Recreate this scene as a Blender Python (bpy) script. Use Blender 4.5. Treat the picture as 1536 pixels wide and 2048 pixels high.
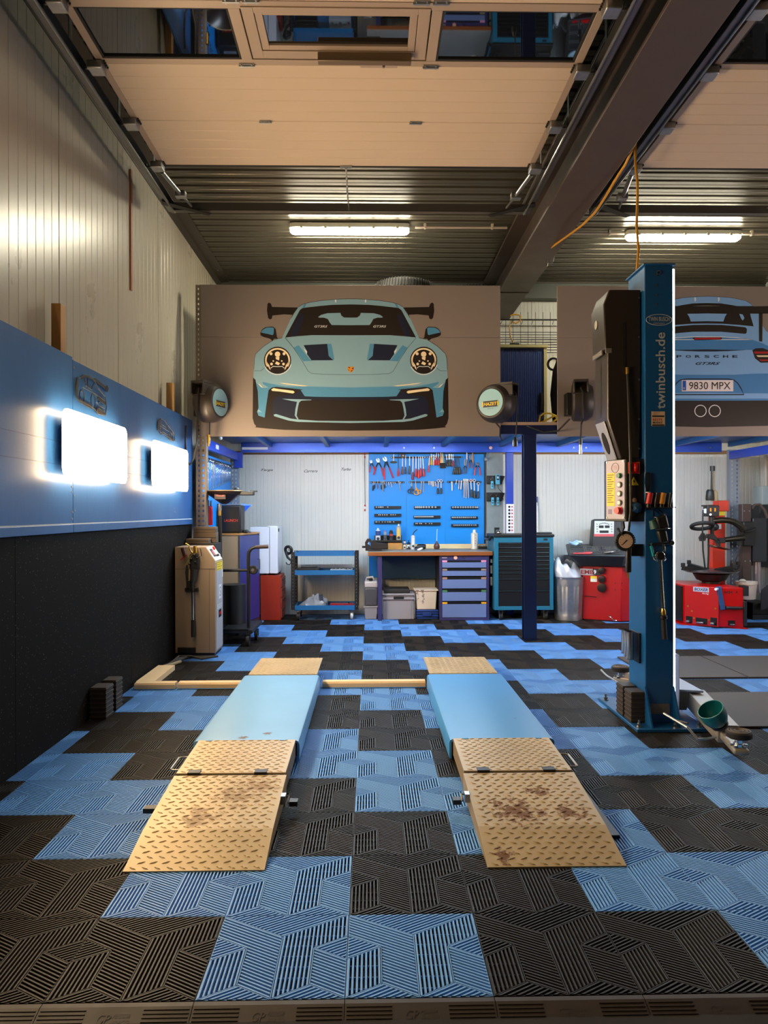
import bpy, bmesh, math, random
from mathutils import Vector, Matrix
random.seed(7)
PI = math.pi
for o in list(bpy.data.objects):
    bpy.data.objects.remove(o)
scene = bpy.context.scene
C = scene.collection

# ---------------------------------------------------------------- camera
F, CAMX, CAMY, CAMH, YAW, PITCH, ROLL = 1448.0, 0.0716, -1.9374, 1.3011, 0.0188, -0.0010, -0.0025
_xr = Vector((math.cos(YAW), -math.sin(YAW), 0))
_h = Vector((math.sin(YAW), math.cos(YAW), 0))
_d = _h * math.cos(PITCH) + Vector((0, 0, math.sin(PITCH)))
_u = -_h * math.sin(PITCH) + Vector((0, 0, math.cos(PITCH)))
_R = _xr * math.cos(ROLL) + _u * math.sin(ROLL)
_U = -_xr * math.sin(ROLL) + _u * math.cos(ROLL)
cam_data = bpy.data.cameras.new('camera')
cam = bpy.data.objects.new('camera', cam_data)
C.objects.link(cam)
M3 = Matrix((_R, _U, -_d)).transposed()
cam.matrix_world = Matrix.Translation((CAMX, CAMY, CAMH)) @ M3.to_4x4()
cam_data.sensor_fit = 'VERTICAL'
cam_data.sensor_height = 36.0
cam_data.lens = F * 36.0 / 2048.0
cam_data.clip_start = 0.05
cam_data.clip_end = 60
scene.camera = cam

def ray(px, py):
    return _R * ((px - 768) / F) - _U * ((py - 1024) / F) + _d
def at(px, py, Y):
    """world point at depth Y seen at photo pixel px, py (used to read sizes off the photograph)"""
    r = ray(px, py); t = (Y - CAMY) / r.y
    return Vector((CAMX + t * r.x, Y, CAMH + t * r.z))
def atx(px, py, X):
    r = ray(px, py); t = (X - CAMX) / r.x
    return Vector((X, CAMY + t * r.y, CAMH + t * r.z))
def atz(px, py, Z=0.0):
    r = ray(px, py); t = (Z - CAMH) / r.z
    return Vector((CAMX + t * r.x, CAMY + t * r.y, Z))

# ---------------------------------------------------------------- world, exposure
w = bpy.data.worlds.new('world'); scene.world = w; w.use_nodes = True
bg = w.node_tree.nodes['Background']
bg.inputs[0].default_value = (0.52, 0.42, 0.34, 1)
bg.inputs[1].default_value = 0.06
vs = scene.view_settings
vs.view_transform = 'Standard'; vs.look = 'None'; vs.gamma = 1.0; vs.use_curve_mapping = False
vs.exposure = 0.0
# lamp strengths of the place (each lamp is built further down)
E_PANEL, E_TUBE, E_UNDER, E_STRIP = 58.0, 115.0, 180.0, 10.0
E_PANEL_R = 18.0
COL_PANEL_R = (1.0, 0.80, 0.80)
COL_PANEL = (1.0, 0.72, 0.42)
COL_TUBE = (1.0, 0.93, 0.70)
COL_UNDER = (0.70, 0.85, 1.0)
COL_STRIP = (0.80, 0.90, 1.0)

# ---------------------------------------------------------------- materials
def lin(c):
    if isinstance(c, str):
        c = c.lstrip('#'); c = tuple(int(c[i:i + 2], 16) / 255 for i in (0, 2, 4))
    return tuple((x / 12.92 if x <= 0.04045 else ((x + 0.055) / 1.055) ** 2.4) for x in c)
MATS = {}
def mat(name, col, rough=0.5, metal=0.0, var=0.0, vscale=6.0, bump=0.0, bscale=80.0, col2=None, spec=0.5, coat=0.0, stretch=None):
    """principled material; var = strength of a noise mix towards col2 (or a darker tone), bump = fine relief"""
    if name in MATS: return MATS[name]
    m = bpy.data.materials.new(name); m.use_nodes = True; MATS[name] = m
    nt = m.node_tree; b = nt.nodes['Principled BSDF']
    c = lin(col)
    b.inputs['Base Color'].default_value = (*c, 1)
    b.inputs['Roughness'].default_value = rough
    b.inputs['Metallic'].default_value = metal
    b.inputs['Specular IOR Level'].default_value = spec
    if coat: b.inputs['Coat Weight'].default_value = coat; b.inputs['Coat Roughness'].default_value = 0.1
    tc = None
    if var or bump:
        tc = nt.nodes.new('ShaderNodeTexCoord'); mp = nt.nodes.new('ShaderNodeMapping')
        nt.links.new(tc.outputs['Object'], mp.inputs[0])
        if stretch: mp.inputs['Scale'].default_value = stretch
    if var:
        n = nt.nodes.new('ShaderNodeTexNoise'); n.inputs['Scale'].default_value = vscale
        n.inputs['Detail'].default_value = 6; n.inputs['Roughness'].default_value = 0.65
        nt.links.new(mp.outputs[0], n.inputs['Vector'])
        rmp = nt.nodes.new('ShaderNodeMapRange')
        rmp.inputs[1].default_value = 0.38; rmp.inputs[2].default_value = 0.72
        rmp.inputs[3].default_value = 0.0; rmp.inputs[4].default_value = var
        nt.links.new(n.outputs['Fac'], rmp.inputs[0])
        mx = nt.nodes.new('ShaderNodeMix'); mx.data_type = 'RGBA'
        c2 = lin(col2) if col2 else tuple(x * 0.45 for x in c)
        mx.inputs[6].default_value = (*c, 1); mx.inputs[7].default_value = (*c2, 1)
        nt.links.new(rmp.outputs[0], mx.inputs[0]); nt.links.new(mx.outputs[2], b.inputs['Base Color'])
        rr = nt.nodes.new('ShaderNodeMapRange')
        rr.inputs[3].default_value = max(0.03, rough - 0.08); rr.inputs[4].default_value = min(1, rough + 0.12)
        nt.links.new(n.outputs['Fac'], rr.inputs[0]); nt.links.new(rr.outputs[0], b.inputs['Roughness'])
    if bump:
        n2 = nt.nodes.new('ShaderNodeTexNoise'); n2.inputs['Scale'].default_value = bscale
        n2.inputs['Detail'].default_value = 4
        nt.links.new(mp.outputs[0], n2.inputs['Vector'])
        bp = nt.nodes.new('ShaderNodeBump'); bp.inputs['Strength'].default_value = bump
        bp.inputs['Distance'].default_value = 0.002
        nt.links.new(n2.outputs['Fac'], bp.inputs['Height']); nt.links.new(bp.outputs[0], b.inputs['Normal'])
    return m
def emit(name, col, strength):
    if name in MATS: return MATS[name]
    m = bpy.data.materials.new(name); m.use_nodes = True; MATS[name] = m
    b = m.node_tree.nodes['Principled BSDF']
    b.inputs['Base Color'].default_value = (0.8, 0.8, 0.8, 1)
    b.inputs['Emission Color'].default_value = (*col, 1)
    b.inputs['Emission Strength'].default_value = strength
    return m
def speckle(name, base, dots, scale, thr, rough=0.85):
    m = mat(name, base, rough); nt = m.node_tree; b = nt.nodes['Principled BSDF']
    tc = nt.nodes.new('ShaderNodeTexCoord'); v = nt.nodes.new('ShaderNodeTexVoronoi')
    v.inputs['Scale'].default_value = scale
    nt.links.new(tc.outputs['Object'], v.inputs['Vector'])
    r = nt.nodes.new('ShaderNodeMapRange'); r.inputs[1].default_value = thr; r.inputs[2].default_value = thr * 1.5
    r.inputs[3].default_value = 1; r.inputs[4].default_value = 0
    nt.links.new(v.outputs['Distance'], r.inputs[0])
    w_ = nt.nodes.new('ShaderNodeTexWhiteNoise'); nt.links.new(v.outputs['Color'], w_.inputs['Vector'])
    g = nt.nodes.new('ShaderNodeMath'); g.operation = 'GREATER_THAN'; g.inputs[1].default_value = 0.55
    nt.links.new(w_.outputs['Value'], g.inputs[0])
    mu = nt.nodes.new('ShaderNodeMath'); mu.operation = 'MULTIPLY'
    nt.links.new(r.outputs[0], mu.inputs[0]); nt.links.new(g.outputs[0], mu.inputs[1])
    mx = nt.nodes.new('ShaderNodeMix'); mx.data_type = 'RGBA'
    mx.inputs[6].default_value = (*lin(base), 1); mx.inputs[7].default_value = (*lin(dots), 1)
    nt.links.new(mu.outputs[0], mx.inputs[0]); nt.links.new(mx.outputs[2], b.inputs['Base Color'])
    n2 = nt.nodes.new('ShaderNodeTexNoise'); n2.inputs['Scale'].default_value = 220
    nt.links.new(tc.outputs['Object'], n2.inputs['Vector'])
    bp = nt.nodes.new('ShaderNodeBump'); bp.inputs['Strength'].default_value = 0.35; bp.inputs['Distance'].default_value = 0.002
    nt.links.new(n2.outputs['Fac'], bp.inputs['Height']); nt.links.new(bp.outputs[0], b.inputs['Normal'])
    return m

BLACK = mat('black plastic', '#141414', 0.45)
RUBBER = mat('black rubber', '#161514', 0.75, bump=0.2)
DSTEEL = mat('dark steel', '#2c2c2d', 0.4, 0.7)
STEEL = mat('steel', '#9a9a98', 0.3, 1.0)
CHROME = mat('chrome', '#d8d8d6', 0.12, 1.0)
GALV = mat('galvanised steel', '#a8a9a8', 0.38, 0.9, var=0.35, vscale=25)
WHITE = mat('white enamel', '#e2e4e6', 0.35)
LBLUE = mat('lift blue paint', '#124f84', 0.32, var=0.12, vscale=9)
NAVY = mat('navy paint', '#1c2f7a', 0.35)
RACKBLUE = mat('rack blue paint', '#2340a8', 0.3)
RED = mat('machine red', '#b80e12', 0.3)
YELLOW = mat('yellow', '#e3c520', 0.5)
BRASS = mat('brass', '#c9a24a', 0.3, 1.0)
TIMBER = mat('pale timber', '#d3b78c', 0.6, var=0.4, vscale=10, col2='#b08a5a', stretch=(0.4, 8, 8), bump=0.15)
HOSE = mat('hose black', '#1b1a19', 0.5)

# ---------------------------------------------------------------- mesh helpers
class MB:
    """collects shapes and links them as one mesh object"""
    def __init__(s): s.v = []; s.f = []; s.m = []
    def _add(s, vs, fs, mi=0):
        o = len(s.v); s.v += [tuple(x) for x in vs]
        s.f += [[i + o for i in f] for f in fs]; s.m += [mi] * len(fs); return s
    def box(s, x0, y0, z0, x1, y1, z1, mi=0):
        if x0 > x1: x0, x1 = x1, x0
        if y0 > y1: y0, y1 = y1, y0
        if z0 > z1: z0, z1 = z1, z0
        v = [(x0,y0,z0),(x1,y0,z0),(x1,y1,z0),(x0,y1,z0),(x0,y0,z1),(x1,y0,z1),(x1,y1,z1),(x0,y1,z1)]
        return s._add(v, [(0,3,2,1),(4,5,6,7),(0,1,5,4),(1,2,6,5),(2,3,7,6),(3,0,4,7)], mi)
    def hexa(s, bot, top, mi=0):
        """solid between two equal polygons"""
        n = len(bot)
        fs = [tuple(range(n))[::-1], tuple(range(n, 2 * n))] + [(i, (i + 1) % n, n + (i + 1) % n, n + i) for i in range(n)]
        return s._add(list(bot) + list(top), fs, mi)
    def prism(s, poly, axis, a, b, mi=0):
        """extrude a 2D polygon along axis; 'x': (y,z) 'y': (x,z) 'z': (x,y)"""
        def p(q, t):
            return (t, q[0], q[1]) if axis == 'x' else ((q[0], t, q[1]) if axis == 'y' else (q[0], q[1], t))
        return s.hexa([p(q, a) for q in poly], [p(q, b) for q in poly], mi)
    def sheet(s, pts, mi=0):
        return s._add(pts, [tuple(range(len(pts)))], mi)
    def cyl(s, p0, p1, r0, r1=None, n=16, cap=True, mi=0):
        r1 = r0 if r1 is None else r1
        p0 = Vector(p0); p1 = Vector(p1); ax = (p1 - p0).normalized()
        e1 = ax.orthogonal().normalized(); e2 = ax.cross(e1)
        v = []
        for p, r in ((p0, r0), (p1, r1)):
            for i in range(n):
                a = 2 * PI * i / n
                v.append(p + e1 * (r * math.cos(a)) + e2 * (r * math.sin(a)))
        fs = [(i, (i + 1) % n, n + (i + 1) % n, n + i) for i in range(n)]
        if cap: fs += [tuple(range(n))[::-1], tuple(range(n, 2 * n))]
        return s._add(v, fs, mi)
    def tube(s, pts, r, n=8, closed=False, mi=0):
        """round tube along a polyline"""
        P = [Vector(p) for p in pts]; k = len(P); v = []
        e1 = None
        for i in range(k):
            if closed: t = (P[(i + 1) % k] - P[i - 1])
            else: t = P[min(i + 1, k - 1)] - P[max(i - 1, 0)]
            t.normalize()
            if e1 is None: e1 = t.orthogonal().normalized()
            else:
                e1 = e1 - t * e1.dot(t)
                e1 = e1.normalized() if e1.length > 1e-6 else t.orthogonal().normalized()
            e2 = t.cross(e1)
            rr = r[i] if isinstance(r, (list, tuple)) else r
            for j in range(n):
                a = 2 * PI * j / n; v.append(P[i] + e1 * (rr * math.cos(a)) + e2 * (rr * math.sin(a)))
        fs = []
        for i in range(k if closed else k - 1):
            a, b = i * n, ((i + 1) % k) * n
            fs += [(a + j, a + (j + 1) % n, b + (j + 1) % n, b + j) for j in range(n)]
        if not closed: fs += [tuple(range(n))[::-1], tuple(range((k - 1) * n, k * n))]
        return s._add(v, fs, mi)
    def lathe(s, prof, o=(0, 0, 0), ax=(0, 0, 1), n=24, mi=0):
        """revolve (radius, height) profile about ax through o"""
        o = Vector(o); ax = Vector(ax).normalized(); e1 = ax.orthogonal().normalized(); e2 = ax.cross(e1)
        v = []; k = len(prof)
        for r, hh in prof:
            for i in range(n):
                a = 2 * PI * i / n; v.append(o + ax * hh + e1 * (r * math.cos(a)) + e2 * (r * math.sin(a)))
        fs = []
        for q in range(k - 1):
            fs += [(q * n + i, q * n + (i + 1) % n, (q + 1) * n + (i + 1) % n, (q + 1) * n + i) for i in range(n)]
        if prof[0][0] > 1e-5: fs.append(tuple(range(n))[::-1])
        if prof[-1][0] > 1e-5: fs.append(tuple(range((k - 1) * n, k * n)))
        return s._add(v, fs, mi)
    def sphere(s, c, r, n=14, sz=(1, 1, 1), mi=0):
        v = []; fs = []; m = n // 2
        for i in range(m + 1):
            t = PI * i / m
            for j in range(n):
                a = 2 * PI * j / n
                v.append((c[0] + r * sz[0] * math.sin(t) * math.cos(a), c[1] + r * sz[1] * math.sin(t) * math.sin(a), c[2] + r * sz[2] * math.cos(t)))
        for i in range(m):
            for j in range(n):
                fs.append((i * n + j, (i + 1) * n + j, (i + 1) * n + (j + 1) % n, i * n + (j + 1) % n))
        return s._add(v, fs, mi)
    def torus(s, c, R, r, ax=(0, 0, 1), n=28, k=8, mi=0):
        ax = Vector(ax).normalized(); e1 = ax.orthogonal().normalized(); e2 = ax.cross(e1); c = Vector(c)
        return s.tube([c + e1 * (R * math.cos(2 * PI * i / n)) + e2 * (R * math.sin(2 * PI * i / n)) for i in range(n)], r, k, True, mi)
    def xf(s, M):
        s.v = [tuple(M @ Vector(p)) for p in s.v]; return s
    def mesh(s, name, mats, smooth=35, merge=False):
        me = bpy.data.meshes.new(name); me.from_pydata(s.v, [], s.f)
        for m in (mats if isinstance(mats, (list, tuple)) else [mats]): me.materials.append(m)
        me.polygons.foreach_set('material_index', s.m)
        bm = bmesh.new(); bm.from_mesh(me)
        if merge: bmesh.ops.remove_doubles(bm, verts=bm.verts, dist=1e-5)
        bmesh.ops.recalc_face_normals(bm, faces=bm.faces); bm.to_mesh(me); bm.free()
        if smooth:
            me.polygons.foreach_set('use_smooth', [True] * len(me.polygons))
            me.set_sharp_from_angle(angle=math.radians(smooth))
        me.update(); return me
    def build(s, name, mats, parent=None, bev=0, smooth=35, segs=2, merge=False):
        return put(name, s.mesh(name, mats, smooth, merge), parent, bev, segs)

def put(name, me, parent=None, bev=0, segs=2, loc=None, rz=0.0):
    o = bpy.data.objects.new(name, me); C.objects.link(o)
    if parent is not None:
        o.parent = parent
        o.matrix_parent_inverse = world_of(parent).inverted()
    if loc is not None: o.location = loc
    if rz: o.rotation_euler = (0, 0, rz)
    if bev:
        b = o.modifiers.new('bevel', 'BEVEL'); b.width = bev; b.segments = segs; b.limit_method = 'ANGLE'
        b.angle_limit = math.radians(40)
    return o
def world_of(o):
    return (world_of(o.parent) @ o.matrix_parent_inverse if o.parent else Matrix.Identity(4)) @ o.matrix_basis
def tag(o, label, cat=None, group=None, kind=None):
    o['label'] = label
    if cat: o['category'] = cat
    if group: o['group'] = group
    if kind: o['kind'] = kind
    return o
def thing(name, label, cat, loc=(0, 0, 0), group=None, kind=None):
    o = bpy.data.objects.new(name, None); C.objects.link(o); o.location = loc
    o.empty_display_size = 0.1
    return tag(o, label, cat, group, kind)
def struct(name, label, loc=(0, 0, 0)):
    o = bpy.data.objects.new(name, None); C.objects.link(o); o.location = loc
    o['label'] = label; o['kind'] = 'structure'; o['category'] = name.split('_')[0]; return o
def copy_tree(o, parent=None):
    c = o.copy(); C.objects.link(c); c.parent = parent
    if parent is not None: c.matrix_parent_inverse = o.matrix_parent_inverse.copy()
    for ch in list(o.children): copy_tree(ch, c)
    return c
def text(name, s, width, height, M, m, parent=None, depth=0.0006, shear=0.0, bold=0.0):
    """lettering as a thin mesh, scaled to width x height, placed by matrix M (text lies in local xy)"""
    cu = bpy.data.curves.new('lettering', 'FONT'); cu.body = s; cu.size = 1.0; cu.extrude = 0.0
    cu.offset = bold; cu.shear = shear; cu.resolution_u = 3
    to = bpy.data.objects.new('lettering', cu); C.objects.link(to)
    bpy.context.view_layer.update()
    dg = bpy.context.evaluated_depsgraph_get()
    me = bpy.data.meshes.new_from_object(to.evaluated_get(dg))
    bpy.data.objects.remove(to); bpy.data.curves.remove(cu)
    xs = [v.co.x for v in me.vertices]; ys = [v.co.y for v in me.vertices]
    x0, x1, y0, y1 = min(xs), max(xs), min(ys), max(ys)
    sx = width / max(1e-6, x1 - x0); sy = height / max(1e-6, y1 - y0)
    for v in me.vertices:
        v.co = M @ Vector(((v.co.x - (x0 + x1) / 2) * sx, (v.co.y - (y0 + y1) / 2) * sy, depth))
    me.materials.clear(); me.materials.append(m); me.update()
    me.name = name
    return put(name, me, parent)
def facing(loc, right=(1, 0, 0), up=(0, 0, 1)):
    """matrix for flat lettering: local x=right, y=up, z=out of the surface"""
    r = Vector(right).normalized(); u = Vector(up).normalized(); n = r.cross(u)
    M = Matrix((r, u, n)).transposed().to_4x4(); M.translation = Vector(loc); return M
def arc(c, r, a0, a1, n, plane='xz'):
    out = []
    for i in range(n + 1):
        a = a0 + (a1 - a0) * i / n; p, q = r * math.cos(a), r * math.sin(a)
        out.append((c[0] + p, c[1], c[2] + q) if plane == 'xz' else ((c[0] + p, c[1] + q, c[2]) if plane == 'xy' else (c[0], c[1] + p, c[2] + q)))
    return out

# ================================================================ FLOOR
T = 0.4
TILE_BLUE = mat('tile blue plastic', '#5a92d2', 0.45, var=0.25, vscale=3, col2='#4a7cb8', spec=0.4)
TILE_BLACK = mat('tile black plastic', '#1e1a17', 0.5, var=0.3, vscale=3, col2='#161310', spec=0.3)
CONCRETE = mat('concrete', '#16120f', 0.9, var=0.5, vscale=5, bump=0.3, bscale=40)  # near-black so the slab colour also carries the shade between tile ribs
floor = struct('floor', 'ribbed plastic tile floor in blue and black diagonal blocks')
MB().box(-1.84, -0.15, -0.30, 5.2, 7.5, -0.016).build('slab', CONCRETE, floor, smooth=0)
ground = struct('ground', 'dark tarmac ground outside the open door')
ground['category'] = 'ground'
MB().box(-8, -8, -0.12, 8, -0.152, -0.045).build('tarmac', mat('tarmac', '#4b3826', 0.95, var=0.5, vscale=12, bump=0.5), ground, smooth=0)

def tile_mesh():
    k = 0.28868
    TL, TR, BL, BR = (0, 1), (1, 1), (0, 0), (1, 0)
    P_, Mm = (.5, 1 - k), (.5, 0)
    A, B_, C_, G = (.25, k / 2), (.25, 1 - 1.5 * k), (0, 1 - k), (0, 1 - 2 * k)
    Fq, Eq, Dq, Hq = (.75, k / 2), (.75, 1 - 1.5 * k), (1, 1 - k), (1, 1 - 2 * k)
    s = 0.57735
    up, dn, ve = (1, s), (1, -s), (0, 1)
    Q = (.5, 1 - 2 * k)
    regs = [([TL, TR, P_], up), ([TL, P_, Q, C_], dn), ([B_, Q, Mm, A], dn),
            ([P_, (.75, 1 - k / 2), Fq, Mm], ve), ([(.75, 1 - k / 2), TR, Dq, Eq], ve),
            ([BL, G, B_, A], ve), ([Eq, Hq, BR, Fq], dn), ([C_, B_, G], up), ([Dq, Eq, Hq], up),
            ([BL, A, Mm], up), ([Mm, Fq, BR], up)]
    edges = [(TL, P_), (TR, P_), (P_, Mm), (C_, B_), (B_, A), (A, BL), (A, Mm), (G, B_), (Dq, Eq), (Eq, Fq), (Fq, BR), (Fq, Mm), (Eq, Hq)]
    mb = MB()
    g = 0.0012
    for a, b, c, d in ((g, g, T - g, .004), (g, T - .004, T - g, T - g), (g, .004, .004, T - .004), (T - .004, .004, T - g, T - .004)): mb.box(a, b, -.0158, c, d, -.003)
    for i in range(1, 8): mb.box(.004, i * .05 - .0015, -.0158, T - .004, i * .05 + .0015, -.010)
    pitch = 0.03125
    for poly, d in regs:
        dl = math.hypot(*d); dx, dy = d[0] / dl, d[1] / dl; nx, ny = -dy, dx
        offs = [p[0] * nx + p[1] * ny for p in poly]
        o0, o1 = min(offs), max(offs)
        n = max(1, round((o1 - o0) / pitch)); st = (o1 - o0) / n
        def seg(o):
            ts = []
            for i in range(len(poly)):
                a, b = poly[i], poly[(i + 1) % len(poly)]
                oa, ob = a[0] * nx + a[1] * ny - o, b[0] * nx + b[1] * ny - o
                if (oa <= 0 < ob) or (ob <= 0 < oa):
                    q = oa / (oa - ob); x = a[0] + (b[0] - a[0]) * q; y = a[1] + (b[1] - a[1]) * q
                    ts.append(x * dx + y * dy)
            if len(ts) < 2: return None
            a, b = min(ts) + 0.008, max(ts) - 0.008
            return (a, b) if b - a > 0.012 else None
        for i in range(n):
            c = o0 + (i + 0.5) * st
            L = [seg(c + st * q) for q in (-.33, -.2, .2, .33)]
            if L[1] is None or L[2] is None: continue
            if L[0] is None: L[0] = L[1]
            if L[3] is None: L[3] = L[2]
            zz = (-0.012, -0.0006, -0.0006, -0.012); v = []
            for q, (t0, t1), z in zip((-.33, -.2, .2, .33), L, zz):
                o = c + st * q
                for t in (t0, t1):
                    v.append(((t * dx + o * nx) * T, (t * dy + o * ny) * T, z))
            mb._add(v, [(0, 1, 3, 2), (2, 3, 5, 4), (4, 5, 7, 6), (0, 2, 4, 6), (1, 7, 5, 3)])
    for a, b in edges:
        ex, ey = b[0] - a[0], b[1] - a[1]; l = math.hypot(ex, ey); ex /= l; ey /= l
        hx, hy = -ey * 0.0028, ex * 0.0028
        q = [((a[0] + ex * .004) + hx, (a[1] + ey * .004) + hy), ((a[0] + ex * .004) - hx, (a[1] + ey * .004) - hy),
             ((b[0] - ex * .004) - hx, (b[1] - ey * .004) - hy), ((b[0] - ex * .004) + hx, (b[1] - ey * .004) + hy)]
        mb.prism([(x * T, y * T) for x, y in q], 'z', -0.009, -0.001)
    return mb
tm = tile_mesh()
def clip(mb, x_lo):
    me = mb.mesh('floor_tile', TILE_BLUE, smooth=0)
    bm = bmesh.new(); bm.from_mesh(me)
    bmesh.ops.bisect_plane(bm, geom=bm.verts[:] + bm.edges[:] + bm.faces[:], plane_co=(x_lo, 0, 0), plane_no=(1, 0, 0), clear_inner=True)
    bm.to_mesh(me); bm.free(); return me
TM = {}
for cname, m in (('b', TILE_BLUE), ('k', TILE_BLACK)):
    me = tm.mesh('floor_tile', m, smooth=0); TM[cname] = me
    me2 = clip(tm, 0.30); me2.materials.clear(); me2.materials.append(m); TM[cname + 'c'] = me2
def is_blue(c, r): return ((c - (3 - r)) % 4) in (0, 1)
for r in range(0, 18):
    for c in range(-5, 12):
        x, y = c * T, r * T
        d = y + T - CAMY
        if c > 0 and (x - CAMX) > 0.60 * d + 0.4: continue
        key = ('b' if is_blue(c, r) else 'k') + ('c' if c == -5 else '')
        o = bpy.data.objects.new('floor_tile', TM[key]); C.objects.link(o)
        o.parent = floor; o.location = (x, y, 0)

# front edging strips with their moulded ribs and badge
def edge_mesh():
    mb = MB(); g = 0.001
    mb.prism([(-0.004, -0.014), (-0.004, -0.002), (-0.020, -0.002), (-0.082, -0.022), (-0.088, -0.032), (-0.088, -0.036), (-0.06, -0.036)], 'x', g, T - g)
    for x0, x1 in ((0.006, 0.125), (0.275, T - 0.006)):
        for i in range(5):
            y = -0.026 - i * 0.0105; z = -0.004 - (-y - 0.020) * 0.3226 + 0.0015
            v = [(x0, y, z - .002), (x1, y, z - .002), (x1, y - .002, z + .002), (x0, y - .002, z + .002), (x1, y - .0045, z + .0012), (x0, y - .0045, z + .0012), (x1, y - .0065, z - .003), (x0, y - .0065, z - .003)]
            mb._add(v, [(0, 1, 2, 3), (3, 2, 4, 5), (5, 4, 6, 7), (0, 3, 5, 7), (1, 6, 4, 2)])
    return mb
em = edge_mesh()
EDGE = mat('edging black plastic', '#2a1f15', 0.55, var=0.3, vscale=8)
eme = em.mesh('edge_strip', EDGE, smooth=0)
slope = math.atan2(0.020, 0.062)
first = None
for c in range(-5, 6):
    o = bpy.data.objects.new('edge_strip', eme); C.objects.link(o); o.parent = floor; o.location = (c * T, 0, 0)
    if c == -5: o.location.x = -1.7; o.scale.x = 0.25
    if first is None and c >= -4:
        pass
bm_up = Vector((0, math.cos(slope), math.sin(slope)))
badge = None
for c in range(-4, 6):
    ox = c * T + 0.2
    if badge is None:
        M = facing((0, -0.052, -0.0115), (1, 0, 0), bm_up)
        b1 = text('badge_lettering', 'GP', 0.034, 0.026, M @ Matrix.Translation((-0.022, 0, 0)), EDGE, None, 0.0008, shear=0.25)
        b2 = text('badge_lettering', 'FLOOR\nPRACO', 0.046, 0.030, M @ Matrix.Translation((0.022, 0, 0)), EDGE, None, 0.0008, shear=0.35)
        badge = (b1.data, b2.data); bpy.data.objects.remove(b1); bpy.data.objects.remove(b2)
    for me in badge:
        o = bpy.data.objects.new('badge_lettering', me); C.objects.link(o); o.parent = floor; o.location = (ox, 0, 0)

# ================================================================ WALLS
XW, YB, ZC, XR = -1.82, 7.35, 4.20, 5.12
CREAM = mat('cream wall sheet', '#bdb5a2', 0.28, var=0.12, vscale=1.5, spec=0.5)
def wall_panel_mesh(width, height, grooves, name):
    """sheet panel in local xz facing -y with shallow rolled grooves"""
    pr = [(0.0, 0.0), (0.0, 0.0)]
    prof = [(0.0, 0.008), (0.003, 0.008), (0.006, 0.0)]
    for gx, gw, gd in grooves:
        prof += [(gx - gw, 0.0), (gx - gw * .5, gd), (gx + gw * .5, gd), (gx + gw, 0.0)]
    prof += [(width - 0.006, 0.0), (width - 0.003, 0.008), (width, 0.008)]
    mb = MB(); n = len(prof)
    v = [(x, y, 0) for x, y in prof] + [(x, y, height) for x, y in prof] + [(0, 0.05, 0), (width, 0.05, 0), (0, 0.05, height), (width, 0.05, height)]
    fs = [(i, i + 1, n + i + 1, n + i) for i in range(n - 1)]
    fs += [(2 * n, 2 * n + 2, 2 * n + 3, 2 * n + 1)]
    mb._add(v, fs)
    return mb.mesh(name, CREAM, smooth=0)
wl = struct('wall_left', 'cream ribbed sheet-metal wall on the left', (XW, 0, 0))
pm_l = wall_panel_mesh(1.03, ZC + 0.3, [(0.103 * i, 0.006, 0.0015) for i in range(1, 10)], 'wall_panel')
for i in range(-1, 8):
    o = bpy.data.objects.new('wall_panel', pm_l); C.objects.link(o); o.parent = wl
    o.location = (0, 2.51 - 2 * 1.03 + 1.03 * i + 0.0, -0.3); o.rotation_euler = (0, 0, PI / 2)
wb_ = struct('wall_back', 'white ribbed sheet-metal wall at the back of the garage', (0, YB, 0))
WHITEWALL = mat('white wall sheet', '#d2d2cb', 0.38, var=0.1, vscale=1.5)
gr = []
x = 0.045
while x < 0.97:
    gr.append((x, 0.0050, 0.0035)); x += 0.047
pm_b = wall_panel_mesh(0.99, ZC + 0.3, gr, 'wall_panel'); pm_b.materials.clear(); pm_b.materials.append(WHITEWALL)
for i in range(-2, 7):
    o = bpy.data.objects.new('wall_panel', pm_b); C.objects.link(o); o.parent = wb_
    o.location = (-0.82 + 0.99 * i + 0.99 - 0.99, 0, -0.3)
wr = struct('wall_right', 'white ribbed sheet-metal wall on the right', (XR, 0, 0))
for i in range(0, 8):
    o = bpy.data.objects.new('wall_panel', pm_b); C.objects.link(o); o.parent = wr
    o.location = (0, 7.4 - 0.99 * i, -0.3); o.rotation_euler = (0, 0, -PI / 2)

# ================================================================ CEILING
ceil = struct('ceiling', 'dark corrugated steel deck ceiling', (0, 0, ZC))
DECK = mat('deck steel', '#5d584c', 0.30, 0.55, var=0.15, vscale=2)
prof = []
y = -0.4
while y < 7.5:
    prof += [(y, 0.0), (y + 0.052, 0.0), (y + 0.058, 0.004), (y + 0.064, 0.0), (y + 0.108, 0.0), (y + 0.118, 0.03), (y + 0.138, 0.03), (y + 0.148, 0.0)]
    y += 0.15
mb = MB(); n = len(prof)
mb._add([(-1.9, a, ZC + b) for a, b in prof] + [(5.2, a, ZC + b) for a, b in prof], [(i, i + 1, n + i + 1, n + i) for i in range(n - 1)])
mb.build('deck_sheet', DECK, ceil, smooth=0)
MB().box(-1.9, -0.4, ZC + 0.06, 5.2, 7.5, ZC + 0.1).build('roof_slab', CONCRETE, ceil, smooth=0)
random.seed(21); mb = MB()
for k in range(170):
    mb.sphere((random.gauss(.08, .22), random.gauss(5.78, .13), ZC - .001), random.uniform(.003, .007), 6, (1, 1, .5))
o = mb.build('condensation_drops', mat('drop glossy', '#6a675c', .05, .3), ceil); o['kind'] = 'stuff'
FLASH = mat('flashing brown', '#4a4239', 0.42, 0.3)
trim = struct('trim_1', 'dark folded steel flashing along left wall and ceiling corner')
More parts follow.
